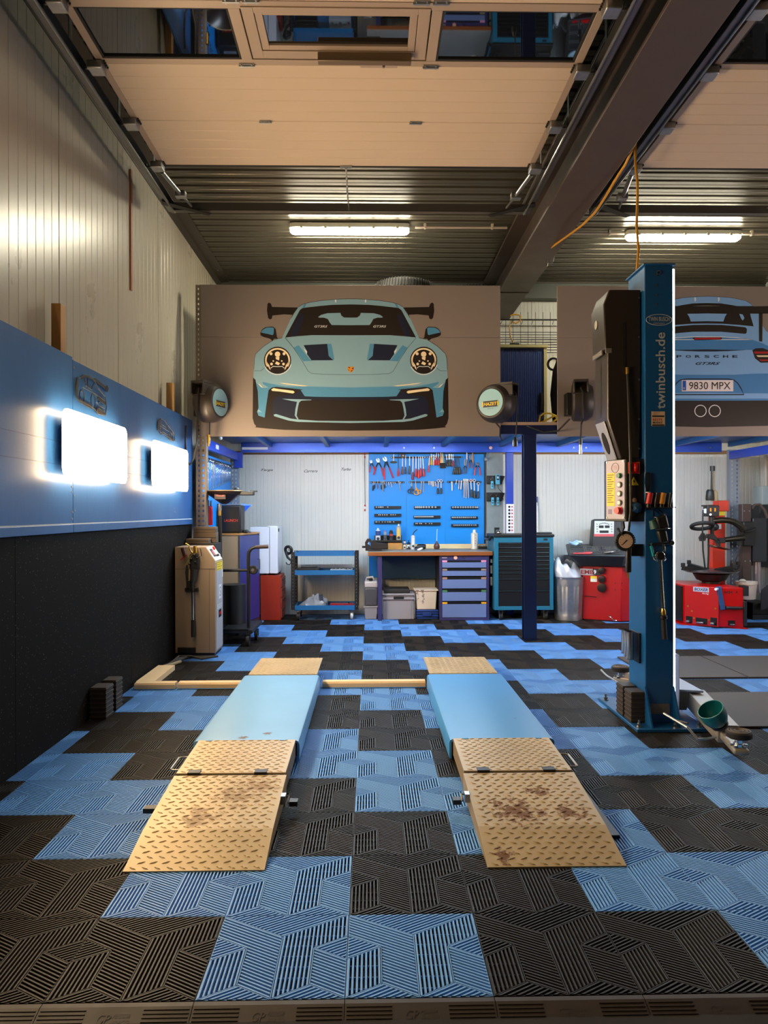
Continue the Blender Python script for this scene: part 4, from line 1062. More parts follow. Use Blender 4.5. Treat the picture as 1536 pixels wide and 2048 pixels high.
# ================================================================ LOW SCISSOR-LIFT PLATFORMS
def rust_mat(name, base, rust, spots, noise=.35, rough=.45, metal=.35, dark=None, amount=.85):
    """worn sheet with rust/oil stains of fixed shape (spots: x, y, radius)"""
    m = mat(name, base, rough, metal); nt = m.node_tree; b = nt.nodes['Principled BSDF']
    tc = nt.nodes.new('ShaderNodeTexCoord')
    n = nt.nodes.new('ShaderNodeTexNoise'); n.inputs['Scale'].default_value = 26; n.inputs['Detail'].default_value = 8; n.inputs['Roughness'].default_value = .7
    nt.links.new(tc.outputs['Object'], n.inputs['Vector'])
    n3 = nt.nodes.new('ShaderNodeTexNoise'); n3.inputs['Scale'].default_value = 3; n3.inputs['Detail'].default_value = 6
    nt.links.new(tc.outputs['Object'], n3.inputs['Vector'])
    acc = None
    for x, y, r in spots:
        d = nt.nodes.new('ShaderNodeVectorMath'); d.operation = 'DISTANCE'
        sx = nt.nodes.new('ShaderNodeVectorMath'); sx.operation = 'MULTIPLY'; sx.inputs[1].default_value = (1, 1, 0)
        nt.links.new(tc.outputs['Object'], sx.inputs[0]); nt.links.new(sx.outputs[0], d.inputs[0]); d.inputs[1].default_value = (x, y, 0)
        q = nt.nodes.new('ShaderNodeMath'); q.operation = 'MULTIPLY_ADD'; q.inputs[1].default_value = -1 / r; q.inputs[2].default_value = 1.0
        nt.links.new(d.outputs['Value'], q.inputs[0])
        if acc is None: acc = q
        else:
            mx = nt.nodes.new('ShaderNodeMath'); mx.operation = 'MAXIMUM'; nt.links.new(acc.outputs[0], mx.inputs[0]); nt.links.new(q.outputs[0], mx.inputs[1]); acc = mx
    a = nt.nodes.new('ShaderNodeMath'); a.operation = 'MULTIPLY_ADD'; a.inputs[1].default_value = 3.0; a.inputs[2].default_value = -1.5
    nt.links.new(n.outputs['Fac'], a.inputs[0])
    s = nt.nodes.new('ShaderNodeMath'); s.operation = 'ADD'; nt.links.new(acc.outputs[0], s.inputs[0]); nt.links.new(a.outputs[0], s.inputs[1])
    r_ = nt.nodes.new('ShaderNodeMapRange'); r_.inputs[1].default_value = .50; r_.inputs[2].default_value = .80; r_.inputs[4].default_value = amount
    nt.links.new(s.outputs[0], r_.inputs[0])
    g = nt.nodes.new('ShaderNodeMix'); g.data_type = 'RGBA'; c = lin(base); d2 = lin(dark) if dark else tuple(v * .55 for v in c)
    g.inputs[6].default_value = (*c, 1); g.inputs[7].default_value = (*d2, 1)
    r3 = nt.nodes.new('ShaderNodeMapRange'); r3.inputs[1].default_value = .42; r3.inputs[2].default_value = .75; r3.inputs[4].default_value = noise
    nt.links.new(n3.outputs['Fac'], r3.inputs[0]); nt.links.new(r3.outputs[0], g.inputs[0])
    h = nt.nodes.new('ShaderNodeMix'); h.data_type = 'RGBA'; h.inputs[7].default_value = (*lin(rust), 1)
    nt.links.new(g.outputs[2], h.inputs[6]); nt.links.new(r_.outputs[0], h.inputs[0]); nt.links.new(h.outputs[2], b.inputs['Base Color'])
    rr = nt.nodes.new('ShaderNodeMapRange'); rr.inputs[3].default_value = rough; rr.inputs[4].default_value = .85
    nt.links.new(r_.outputs[0], rr.inputs[0]); nt.links.new(rr.outputs[0], b.inputs['Roughness'])
    return m
def tread(mb, P00, P10, P11, P01, du=.042, dv=.027):
    """raised lozenges of a chequer plate on the quad P00-P10-P11-P01"""
    P00, P10, P11, P01 = map(Vector, (P00, P10, P11, P01))
    W_ = (P10 - P00).length; H_ = (P01 - P00).length
    n = (P10 - P00).cross(P01 - P00).normalized()
    if n.z < 0: n = -n
    nu, nv = int(W_ / du), int(H_ / dv)
    ux = (P10 - P00).normalized(); vy = (P01 - P00).normalized()
    for j in range(nv):
        for i in range(nu):
            u = (i + .5 + (.5 if j % 2 else 0)) / nu; v = (j + .5) / nv
            if u > .98: continue
            c = P00.lerp(P10, u).lerp(P01.lerp(P11, u), v)
            a = .42 if j % 2 else PI - .42
            d = ux * math.cos(a) + vy * math.sin(a); e = n.cross(d)
            L_, w_ = .0165, .0052
            mb._add([c - d * L_, c - e * w_, c + d * L_, c + e * w_, c - d * L_ * .45 + n * .0034, c + d * L_ * .45 + n * .0034],
                    [(0, 1, 4), (1, 2, 5, 4), (2, 3, 5), (3, 0, 4, 5)])
def platform(xc, s, label, spots, topspots, paintcol, amount):
    """s = +1: handle side is to the right"""
    t = thing('lift_platform', label, 'vehicle lift', (xc, 2.3, 0), 'low lift platforms')
    h = .275
    PLATE = rust_mat('chequer plate ' + label[:6], '#a8946f', '#5a3322', spots, .5, .42, .25, amount=amount)
    TOP = rust_mat('platform paint ' + label[:6], paintcol, '#6a4a38', topspots, .25, .38, .0, dark='#4a80b4')
    # blue deck with folded skirts
    mb = MB(); r = .018; zt = .112
    prof = [(xc - h, .012), (xc - h, zt - r), (xc - h + r * .3, zt - r * .3), (xc - h + r, zt), (xc + h - r, zt), (xc + h - r * .3, zt - r * .3), (xc + h, zt - r), (xc + h, .012), (xc + h - .012, .012), (xc + h - .012, zt - .014), (xc - h + .012, zt - .014), (xc - h + .012, .012)]
    mb.prism(prof, 'y', 1.83, 3.33); mb.build('deck', TOP, t)
    MB().box(xc - h + .03, 1.86, .004, xc + h - .03, 3.30, .05).build('base_frame', mat('platform dark', '#141416', .6), t)
    MB().box(xc - h + .012, 1.835, .03, xc + h - .012, 1.86, .095).build('end_plate', BLACK, t)
    def plate(name, y0, z0, y1, z1, x0, x1, th=.008, skirt=0):
        mb = MB(); mb.hexa([(x0, y0, z0 - th), (x1, y0, z0 - th), (x1, y1, z1 - th), (x0, y1, z1 - th)], [(x0, y0, z0), (x1, y0, z0), (x1, y1, z1), (x0, y1, z1)])
        o = mb.build(name, PLATE, t)
        mb = MB(); tread(mb, (x0 + .008, y0, z0), (x1 - .008, y0, z0), (x1 - .008, y1, z1), (x0 + .008, y1, z1))
        q = mb.build('tread_pattern', PLATE, o, smooth=0); q['kind'] = 'stuff'
        return o
    a, b = xc - h + .03, xc + h - .02
    if s > 0: a, b = xc - h + .02, xc + h - .03
    fl = plate('front_flap', 1.392, .104, 1.832, .116, a, b)
    for k in (-.165, .14):
        MB().box(xc + k - .028, 1.385, .095, xc + k + .028, 1.425, .1085).build('hinge', BLACK, fl)
    for k in (-.19, .19):
        MB().box(xc + k - .015, 1.815, .112, xc + k + .015, 1.838, .119).build('hook_plate', TOP, fl)
    rear = plate('rear_flap', 3.345, .116, 3.97, .108, a, b)
    MB().box(a, 3.333, .085, b, 3.345, .112).build('rear_hinge', GALV, t)
    # two-slope ramp
    r1 = plate('ramp_upper', .925, .052, 1.378, .098, a - .005, b + .005)
    r2 = plate('ramp_lower', .69, .004, .925, .052, a - .005, b + .005)
    for xx in (a - .005, b - .001):
        mb = MB(); mb.prism([(.70, .001), (.925, .046), (1.378, .09), (1.378, .006)], 'x', xx, xx + .006); mb.build('ramp_cheek', PLATE, t)
    for xx in (a, b - .006):
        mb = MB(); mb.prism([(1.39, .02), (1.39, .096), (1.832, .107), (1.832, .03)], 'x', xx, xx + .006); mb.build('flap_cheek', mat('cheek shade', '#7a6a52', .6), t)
    xs = b if s > 0 else a
    mb = MB(); mb.tube([(xs, 1.62, .10), (xs + s * .03, 1.62, .10), (xs + s * .045, 1.61, .10), (xs + s * .045, 1.46, .098), (xs + s * .03, 1.45, .098), (xs, 1.45, .098)], .005, 8); mb.build('pull_handle', GALV, t)
    xi = a - .005 if s > 0 else b + .005
    mb = MB(); mb.box(xi, 1.16, .05, xi - s * .02, 1.20, .085); mb.tube([(xi - s * .012, 1.18, .075), (xi - s * .035, 1.18, .08), (xi - s * .035, 1.15, .06)], .004, 6); mb.build('latch', STEEL, t)
    MB().box(xi - s * .035, 1.175, .035, xi - s * .07, 1.215, .055).build('latch_grip', BLACK, t)
    if s < 0: MB().box(a - .02, 1.13, .03, a - .07, 1.17, .05).build('latch_grip', BLACK, t)
    else: MB().box(b + .01, .92, -.0005, b + .06, 1.36, .012).build('floor_rail', BLACK, t)
    return t
platform(-.575, -1, 'left low lift platform with golden chequer-plate ramps and pale blue deck', [(-.50, 1.20, .20), (-.62, 1.02, .15), (-.42, 1.28, .16)], [(-.60, 1.89, .055), (-.48, 1.95, .05)], '#6ea4d2', .45)
platform(.755, 1, 'right low lift platform with rust-patched chequer-plate ramps and deep blue deck', [(.65, 1.05, .19), (.70, 1.01, .15), (.88, 1.03, .12), (.80, 1.2, .10), (.56, .75, .08)], [(.9, 2.2, .02)], '#3f88c8', .85)

# timber pieces framing the platforms
def plank(label, x0, x1, y0, y1, z1=.045, pts=None):
    t = thing('timber_plank', label, 'plank', ((x0 + x1) / 2, y0, 0), 'timber planks on the floor')
    mb = MB()
    if pts: mb.prism(pts, 'z', .0005, z1)
    else: mb.prism([(y0, .0005), (y0, z1 - .012), (y0 + .012, z1), (y1, z1), (y1, .0005)], 'x', x0, x1)
    mb.build('plank', TIMBER, t)
    if not pts: MB().box(x0, y0 - .006, .0005, x1, y0 - .0005, .006).build('blue_edge', TILE_BLUE, t)
    return t
plank('pale timber plank between the wall corner piece and left platform', -1.345, -.87, 3.40, 3.475)
plank('pale timber plank on the floor between the two platforms', -.285, .475, 3.40, 3.475)
plank('short pale timber piece in the corner by the rubber wall mat', -1.66, -1.365, 3.39, 3.47)
plank('pale timber piece running along the rubber wall mat towards grey machine', 0, 0, 3.48, 3.9, .04, [(-1.675, 3.48), (-1.54, 3.48), (-1.54, 4.05), (-1.675, 4.05)])
block('near ribbed rubber block standing by the rubber wall mat', -1.688, 2.63, .10, .13, .20)
block('far ribbed rubber block standing by the rubber wall mat', -1.685, 2.83, .09, .12, .20)

# rubber floor mats of the right bay
MATR = speckle('floor mat rubber', '#332a25', '#5a4f46', 160, .12, .7)
def fmat(label, x0, y0, x1, y1):
    t = thing('rubber_floor_mat', label, 'mat', ((x0 + x1) / 2, (y0 + y1) / 2, 0), 'rubber floor mats')
    MB().box(x0, y0, -.0003, x1, y1, .013).build('mat', MATR, t, bev=.003)
fmat('brown rubber floor mat directly behind the lift post', 2.25, 3.61, 2.99, 4.42)
fmat('brown rubber floor mat farther right behind the lift post', 3.0, 3.61, 4.3, 4.42)
fmat('brown rubber floor mat in front of lift arm', 2.24, 2.34, 3.4, 3.15)

# ================================================================ TWO-POST LIFT COLUMN
lift = thing('lift_post', 'tall blue two-post lift column with black motor cover and arms', 'vehicle lift', (1.82, 2.6, 0))
X0, X1, Y0, Y1 = 1.73, 1.90, 2.40, 2.68
SHADEB = LBLUE
mb = MB(); mb.box(X0, Y0, .02, X1, Y0 + .008, 2.78); mb.box(X0, Y0 + .008, .02, X0 + .008, Y1, 2.78); mb.box(X0 + .008, Y1 - .008, .02, X1, Y1, 2.78)
mb.build('column', LBLUE, lift, bev=.003)
mb = MB(); mb.hexa([(X0 - .012, Y0 - .012, 2.78), (X1 + .012, Y0 - .012, 2.78), (X1 + .012, Y1 + .015, 2.78), (X0 - .012, Y1 + .015, 2.78)], [(X0 - .012, Y0 - .012, 2.79), (X1 + .012, Y0 - .012, 2.79), (X1 + .012, Y1 + .015, 2.79), (X0 - .012, Y1 + .015, 2.79)]); mb.build('cap', LBLUE, lift, bev=.002)
MB().tube([(X0 + .02, 2.5, 2.79), (X0 + .05, 2.5, 2.815), (X0 + .1, 2.5, 2.82), (X1 - .01, 2.5, 2.79)], .004, 6).build('top_cable', BLACK, lift)
MB().box(1.63, 2.27, .001, 2.06, 3.0, .02).build('base_plate', LBLUE, lift, bev=.003)
for a in (X0 - .006, X1 - .006):
    mb = MB(); mb.prism([(2.29, .02), (Y0, .24), (Y0, .02)], 'x', a, a + .01); mb.build('gusset', LBLUE, lift)
for x, y in ((1.66, 2.32), (1.66, 2.60), (1.66, 2.93), (2.02, 2.32), (1.87, 2.30)):
    mb = MB(); mb.cyl((x, y, .02), (x, y, .026), .019, n=14); mb.cyl((x, y, .026), (x, y, .042), .013, n=6); mb.cyl((x, y, .042), (x, y, .062), .007, n=8); mb.build('anchor_bolt', STEEL, lift)
MB().box(1.755, Y0 - .003, .075, 1.875, Y0, .135).build('name_plate', mat('plate metal', '#7d7468', .5, .5, var=.4, vscale=60), lift)
for z in (2.72, 2.66, 2.60, 2.545): MB().cyl((1.80, Y0, z), (1.80, Y0 - .004, z), .006, n=8).build('screw', STEEL, lift)
MB().torus((1.812, Y0 - .006, 2.735), .011, .003, (0, 1, 0), 14, 5).build('shackle', STEEL, lift)
# lettering on the column
LET = mat('decal silver', '#a9b0b4', .5)
cxx = (X0 + X1) / 2
mbp = MB(); ring = [(cxx + .078 * math.cos(2 * PI * i / 40), Y0 - .001, 2.452 + .033 * math.sin(2 * PI * i / 40)) for i in range(40)]
mbp.tube(ring, .0018, 5, True); mbp.build('logo_oval', LET, lift)
text('logo_lettering', 'TWIN BUSCH', .128, .026, facing((cxx, Y0 - .001, 2.457)), LET, lift, bold=.01)
text('logo_lettering', 'GERMANY', .07, .010, facing((cxx, Y0 - .001, 2.430)), LET, lift)
zb_ = (at(1320, 665, Y0).z + at(1320, 818, Y0).z) / 2
text('web_lettering', 'twinbusch.de', at(1320, 665, Y0).z - at(1320, 818, Y0).z, .058, facing((cxx + .008, Y0 - .001, zb_), (0, 0, 1), (-1, 0, 0)), LET, lift, bold=.012)
st_ = MB().box(1.768, Y0 - .0015, at(1315, 852, Y0).z, 1.850, Y0 - .0003, at(1315, 823, Y0).z).build('award_sticker', mat('sticker tan', '#cdb291', .6), lift)
zs_ = at(1315, 838, Y0).z
MB().box(1.772, Y0 - .0022, zs_ + .012, 1.846, Y0 - .0015, zs_ + .021).build('sticker_band', BLACK, st_)
MB().box(1.772, Y0 - .0022, zs_ - .041, 1.846, Y0 - .0015, zs_ - .033).build('sticker_band', BLACK, st_)
text('sticker_lettering', 'AUTO\nBILD', .04, .018, facing((1.80, Y0 - .0016, zs_ + .033)), mat('sticker brown', '#7c5f45', .6), st_)
text('sticker_lettering', 'BESTE', .058, .015, facing((1.805, Y0 - .0016, zs_ - .004)), RED, st_, bold=.02)
text('sticker_lettering', 'MARKE', .058, .013, facing((1.805, Y0 - .0016, zs_ - .022)), BLACK, st_, bold=.02)
# motor cover
COV = mat('cover black plastic', '#2a231d', .36, var=.1, vscale=4)
mb = MB(); mb.prism([(1.53, 2.65), (1.725, 2.65), (1.725, 2.22), (1.715, 1.62), (1.60, 1.615), (1.52, 1.86), (1.52, 2.28), (1.505, 2.29), (1.495, 2.56)], 'y', 2.45, 2.70)
cover = mb.build('motor_cover', COV, lift, bev=.028, segs=4)
MB().box(1.497, 2.50, 2.262, 1.512, 2.68, 2.292).build('cover_lip', mat('cover lip highlight', '#6d6964', .35), cover, bev=.004)  # lip of the black cover, its highlight put into a paler colour
MB().box(1.508, 2.449, 2.262, 1.545, 2.455, 2.292).build('cover_lip', mat('cover lip highlight', '#6d6964', .35), cover, bev=.002)
MB().box(1.612, 2.4465, 2.18, 1.630, 2.452, 2.45).build('hose_slot', mat('slot black', '#040404', .9), cover)
M = Matrix.Translation((1.5555, 2.585, 1.735)) @ Matrix.Rotation(math.radians(-18.1), 4, 'Y')
ch = MB().box(-.006, -.085, -.125, .002, .085, .125).xf(M).build('chamfer_glare', mat('chamfer glare grey', '#8a8d96', .35), cover, bev=.004)  # pale sheet over the cover's lower chamfer: its reflected light painted in grey
mb = MB(); mb.lathe([(0, 0), (.042, 0), (.042, .003), (0, .003)], (0, 0, 0), (-1, 0, 0), 24); mb.xf(Matrix.Diagonal((1, 1, 1.7, 1))); mb.xf(M @ Matrix.Translation((-.006, 0, -.01))); mb.build('chamfer_hole', mat('slot black', '#040404', .9), cover)
text('cover_lettering', 'TWIN BUSCH GERMANY', .37, .03, facing((1.519, 2.58, 2.06), (0, 0, 1), (0, 1, 0)) , COV, cover, .002, bold=.02)
mb = MB(); mb.lathe([(0, 0), (.026, 0), (.028, .004), (.0, .006)], (1.4985, 2.60, 2.47), (-1, 0, 0), 20); mb.build('cover_badge', mat('badge silver', '#b5aea0', .4, .5), cover)
for z in (2.60, 2.36, 2.10, 1.86, 1.68): MB().cyl((1.712, 2.45, z), (1.712, 2.447, z), .006, n=8).build('screw', STEEL, cover)
# control box
CB = [(1.62, 2.42), (1.548, 2.575), (1.565, 2.66), (1.73, 2.66), (1.73, 2.42)]
mb = MB(); mb.prism(CB, 'z', 1.235, 1.615); cb = mb.build('control_box', mat('control box black', '#171614', .5), lift, bev=.004)
ex = Vector((1.62 - 1.548, 2.42 - 2.575, 0)).normalized(); nn = Vector((-.905, -.42, 0))
pc = Vector(((1.62 + 1.548) / 2, (2.42 + 2.575) / 2, 1.43))
MP = facing(pc, ex, (0, 0, 1))
MB().box(-.078, -.18, .0, .078, .18, .004).xf(MP).build('control_panel', mat('panel pink', '#a49fb2', .45), cb)
MB().box(-.072, -.10, .004, -.005, .105, .005).xf(MP).build('yellow_label', YELLOW, cb)
for i in range(13): MB().box(-.068, .09 - i * .014, .005, -.012 - .01 * (i % 3), .094 - i * .014, .0056).xf(MP).build('label_line', mat('label ink', '#4a4018', .6), cb)
mbb = MB(); mbb.torus((0, 0, 0), .030, .002, (0, 0, 1), 26, 5); mbb.xf(MP @ Matrix.Translation((.0, .135, .005))); mbb.build('panel_logo', mat('panel logo', '#a5757d', .5), cb)
text('panel_lettering', 'TB', .036, .022, MP @ Matrix.Translation((0, .137, .004)), mat('panel logo', '#a5757d', .5), cb)
def btn(y, m, r=.014, h=.018, name='button', ringm=None):
    mb = MB(); mb.lathe([(0, 0), (r * 1.25, 0), (r * 1.25, .006), (r, .006), (r, h), (0, h)], (0, 0, 0), (0, 0, 1), 18); mb.xf(MP @ Matrix.Translation((.04, y, .004))); mb.build(name, m, cb)
btn(.085, mat('green button', '#156b45', .4))
for y in (.03, -.025, -.08):
    btn(y, mat('white button', '#d8cfc6', .4), .013, .012); btn(y, DSTEEL, .015, .006, 'button_collar')
btn(-.128, mat('red button', '#d01226', .35), .020, .030, 'stop_button')
MB().box(-.06, -.15, .004, -.03, -.12, .005).xf(MP).build('code_plate', mat('plate violet', '#7a6c8a', .5), cb)
for a in (-.07, .07):
    for b in (-.172, .172): MB().cyl((0, 0, 0), (0, 0, .004), .005, n=8).xf(MP @ Matrix.Translation((a, b, .004))).build('panel_screw', STEEL, cb)
MB().box(1.632, 2.412, 1.525, 1.702, 2.42, 1.595).build('switch_plate', mat('switch orange', '#c8461a', .45), cb)
mb = MB(); mb.lathe([(0, 0), (.031, 0), (.031, .008), (.026, .010), (0, .010)], (1.669, 2.412, 1.56), (0, -1, 0), 24); mb.build('switch_dial', RED, cb)
MB().box(1.661, 2.385, 1.536, 1.677, 2.402, 1.584).build('switch_knob', RED, cb, bev=.004)
mb = MB(); mb.prism([(1.638, 1.455), (1.697, 1.455), (1.667, 1.505)], 'y', 2.4185, 2.42); mb.build('warning_sign', YELLOW, cb)
mb = MB(); mb.prism([(1.672, 1.498), (1.660, 1.477), (1.667, 1.477), (1.663, 1.461), (1.677, 1.482), (1.669, 1.482)], 'y', 2.4178, 2.4185); mb.build('warning_bolt', BLACK, cb)
mb = MB(); mb.lathe([(0, 0), (.015, 0), (.015, .003), (0, .003)], (1.672, 2.42, 1.365), (0, -1, 0), 6); mb.build('plug_cover', mat('plug cream', '#b59c7a', .5), cb)
mb = MB(); mb.lathe([(0, 0), (.03, 0), (.034, .02), (.02, .045), (0, .05)], (1.68, 2.42, 1.315), (0, -1, .3), 8); mb.build('socket_outlet', mat('outlet blue', '#163a5a', .4), cb)
# carriage and arms
ARM = mat('arm grey', '#8d877d', .38, .3, var=.15, vscale=8)
MB().box(1.912, 2.46, .03, 1.965, 2.66, .42).build('carriage', mat('carriage grey', '#9aa0b4', .4, .3), lift, bev=.01)
mb = MB(); mb.hexa([(1.93, 2.55, .172), (2.13, 2.50, .172), (2.13, 2.85, .172), (1.93, 2.90, .172)], [(1.93, 2.55, .186), (2.13, 2.50, .186), (2.13, 2.85, .186), (1.93, 2.90, .186)]); mb.build('arm_bracket', mat('bracket pale', '#8a90a0', .4, .3), lift, bev=.004)
mb = MB(); mb.hexa([(1.965, 2.56, .05), (2.05, 2.56, .05), (2.05, 2.66, .05), (1.965, 2.66, .05)], [(1.965, 2.56, .17), (2.08, 2.56, .17), (2.08, 2.66, .17), (1.965, 2.66, .17)]); mb.build('arm_root', ARM, lift, bev=.004)
def arm(pts, padc, hnd, name='lift_arm'):
    a, b = Vector(pts[0]), Vector(pts[1]); d = (b - a).normalized(); e = Vector((-d.y, d.x, 0)); up = Vector((0, 0, 1)); hw = .055
    def quad(p, w_, z): return [p + e * w_ + up * z, p - e * w_ + up * z]
    mb = MB(); z0, z1 = .055, .150
    q = lambda p, z, w_=hw: [tuple(p + e * w_ + up * z), tuple(p - e * w_ + up * z)]
    B_ = q(a, z0) + q(b, z0)[::-1]; T_ = q(a, z1 + .015) + q(b, z1)[::-1]
    mb.hexa(B_, T_); ao = mb.build(name, ARM, lift, bev=.004)
    c = Vector(padc); s0 = b - d * .10
    mb = MB(); w2 = .042
    B_ = q(s0, .07, w2) + q(c + d * .05, .07, w2 * .9)[::-1]; T_ = q(s0, .125, w2) + q(c + d * .05, .10, w2 * .9)[::-1]
    mb.hexa(B_, T_); mb.build('arm_extension', ARM, ao, bev=.012, segs=3)
    mb = MB(); mb.lathe([(.028, .10), (.028, .118), (.02, .118), (.02, .15)], tuple(c), (0, 0, 1), 20); mb.build('pad_screw', CHROME, ao)
    mb = MB(); mb.lathe([(0, .145), (.05, .145), (.062, .152), (.064, .175), (.058, .182), (0, .182)], tuple(c), (0, 0, 1), 32); pd_ = mb.build('lift_pad', RUBBER, ao)
    mb = MB()
    for r_ in (.02, .038, .053): mb.torus((c.x, c.y, .1825), r_, .003, (0, 0, 1), 26, 5)
    mb.build('pad_grip_rings', mat('pad grip', '#5d5348', .7), pd_)
    for k in range(5):
        g = 2 * PI * k / 5; MB().cyl((c.x + .036 * math.cos(g), c.y + .036 * math.sin(g), .10), (c.x + .036 * math.cos(g), c.y + .036 * math.sin(g), .113), .008, n=6).build('pad_bolt', STEEL, ao)
    mb = MB(); mb.tube(hnd, .0065, 8); mb.build('arm_guard_rod', GALV, ao)
    return ao
c1 = atz(1478, 1462, .18); c2 = atz(1241, 1333, .18)
arm([(2.13, 2.62, 0), (1.985, 1.90, 0)], (c1.x, c1.y, 0), [atz(1328, 1427, .17), atz(1375, 1455, .15), atz(1395, 1478, .10), atz(1412, 1478, .10), atz(1432, 1474, .10)])
mb = MB(); mb.tube([atz(1376, 1447, .11), atz(1350, 1440, .11)], .006, 8); mb.build('guard_stay', DSTEEL, lift)
arm([(2.03, 2.80, 0), (1.935, 3.20, 0)], (c2.x, c2.y, 0), [atz(1202, 1340, .12), atz(1213, 1351, .10), atz(1250, 1373, .08)])
# LED strip down the column edge
ls = thing('led_strip', 'bright vertical light strip down right edge of the blue lift column', 'lamp', (1.906, 2.41, .1))
MB().box(1.9005, 2.404, .10, 1.912, 2.42, 2.76).build('glow_strip', emit('strip glow', COL_STRIP, E_STRIP), ls)
MB().box(1.9005, 2.42, .10, 1.911, 2.43, 2.76).build('strip_channel', GALV, ls)

# ---- things hung on the lift column
block('ribbed rubber block on the lift base plate, farther from the column front', 1.638, 2.535, .085, .115, .19, 0, 'rubber blocks on the lift base', .0205)
block('ribbed rubber block on the lift base plate, nearer the column front', 1.642, 2.40, .085, .115, .185, 0, 'rubber blocks on the lift base', .0205)
YF = Y0
def sock(label, px, col, r=.017, tip=None):
    p = at(px, 995, YF - .03); t = thing('impact_socket', label, 'socket', (p.x, YF - .03, p.z - .05), 'impact sockets on the lift column')
    z0 = at(px, 1008, YF - .03).z; z1 = at(px, 986, YF - .03).z
    d = Vector((.012, 0, z1 - z0))
    mb = MB(); mb.cyl((p.x - .006, YF - .03, z0), (p.x + .006, YF - .03, z1), r, n=16); mb.build('sleeve', mat('socket ' + col, col, .4), t)
    mb = MB(); mb.cyl((p.x + .006, YF - .03, z1 - .002), (p.x + .0065, YF - .03, z1 + .001), r * .75, n=14); mb.build('socket_mouth', mat('slot black', '#040404', .9), t)
    mb = MB(); mb.cyl((p.x - .006, YF - .03, z0 - .018), (p.x - .006, YF - .03, z0), r * .8, n=12); mb.build('drive_end', DSTEEL, t)
sock('red impact socket in the holder on lift column', 1299, '#b01a22', .018)
sock('dark narrow impact socket between the red and amber ones', 1313, '#2a1a18', .013)
sock('amber impact socket in the holder on lift column', 1325, '#c07c14', .018)
sock('dark slim impact socket at the right end of the holder', 1340, '#1c3038', .012)
hz = at(1318, 1014, YF).z
hd = thing('socket_holder', 'black magnetic socket holder on the front of lift column', 'holder', (1.81, YF, hz))
MB().box(1.725, YF - .05, hz - .006, 1.895, YF - .001, hz + .0).build('shelf', BLACK, hd, bev=.002)
MB().box(1.725, YF - .012, hz, 1.895, YF - .001, hz + .03).build('back_strip', BLACK, hd, bev=.002)
cbz = at(1290, 975, YF).z
cbn = thing('cable_bundle', 'tied black cable bundle hanging beside the socket holder', 'cable', (1.735, YF, cbz))
mb = MB()
for k in range(5):
    a = k * .006
    mb.tube([(1.730 + a, YF - .012, cbz + .09), (1.722 + a * 1.5, YF - .016, cbz + .03), (1.732 + a * .4, YF - .018, cbz - .03), (1.722 + a * 2.2, YF - .02, cbz - .09), (1.73 + a, YF - .02, cbz - .135)], .003, 5)
o = mb.build('cables', BLACK, cbn); o['kind'] = 'stuff'
MB().torus((1.740, YF - .017, cbz - .03), .013, .003, (0, 0, 1), 14, 5).build('tie', WHITE, cbn)
# impact wrench
iw = thing('impact_wrench', 'black air impact wrench hanging in a wire bracket on lift column', 'tool', (1.84, YF - .06, 1.2))
pz = lambda px, py: at(px, py, YF - .06)
p1, p2, p3 = pz(1310, 1040), pz(1338, 1040), pz(1328, 1100)
mb = MB(); mb.hexa([tuple(pz(1313, 1036)), tuple(pz(1333, 1028)), tuple(pz(1340, 1056)), tuple(pz(1318, 1060))], [tuple(pz(1313, 1036) + Vector((0, .055, 0))), tuple(pz(1333, 1028) + Vector((0, .055, 0))), tuple(pz(1340, 1056) + Vector((0, .055, 0))), tuple(pz(1318, 1060) + Vector((0, .055, 0)))]); mb.build('housing', BLACK, iw, bev=.012, segs=3)
mb = MB(); mb.cyl(pz(1308, 1040) + Vector((0, .03, 0)), pz(1314, 1056) + Vector((0, .03, 0)), .02, .03, n=18); mb.build('nose', mat('nose teal', '#3a5a58', .4, .4), iw)
mb = MB(); mb.hexa([tuple(pz(1316, 1062)), tuple(pz(1333, 1060)), tuple(pz(1338, 1084)), tuple(pz(1322, 1087))], [tuple(pz(1316, 1062) + Vector((0, .04, 0))), tuple(pz(1333, 1060) + Vector((0, .04, 0))), tuple(pz(1338, 1084) + Vector((0, .04, 0))), tuple(pz(1322, 1087) + Vector((0, .04, 0)))]); mb.build('grip', BLACK, iw, bev=.01, segs=3)
q = pz(1329, 1088) + Vector((0, .02, 0)); mb = MB(); mb.cyl(q, q + Vector((.005, 0, -.03)), .009, n=10); mb.cyl(q + Vector((.005, 0, -.03)), q + Vector((.007, 0, -.045)), .007, n=10); mb.build('air_coupling', CHROME, iw)
mb = MB(); mb.tube([tuple(pz(1310, 1059)), tuple(pz(1324, 1058.5)), tuple(pz(1341, 1058)), tuple(pz(1341, 1058) + Vector((0, .058, 0)))], .005, 8); mb.tube([tuple(pz(1313, 1020) + Vector((0, .05, 0))), tuple(pz(1311, 1034) + Vector((0, .02, 0))), tuple(pz(1314, 1036))], .005, 6); mb.tube([tuple(pz(1325, 1020) + Vector((0, .05, 0))), tuple(pz(1331, 1030) + Vector((0, .0, 0)))], .005, 6); mb.build('wire_bracket', CHROME, iw)
mb = MB(); mb.cyl(pz(1302, 1091) + Vector((0, .04, 0)), pz(1344, 1086) + Vector((0, .03, 0)), .008, n=10); mb.sphere(tuple(pz(1344, 1086) + Vector((.01, .03, 0))), .018, 12); mb.build('bracket_knob', BLACK, iw)
tp = thing('teal_tester', 'slim teal hand tester hanging on the lift column', 'tool', (1.76, YF - .02, 1.1))
a, b = at(1301, 1087, YF - .02), at(1307, 1112, YF - .02)
MB().cyl(a, b, .009, n=12).build('barrel', mat('tester teal', '#1d8d93', .35), tp)
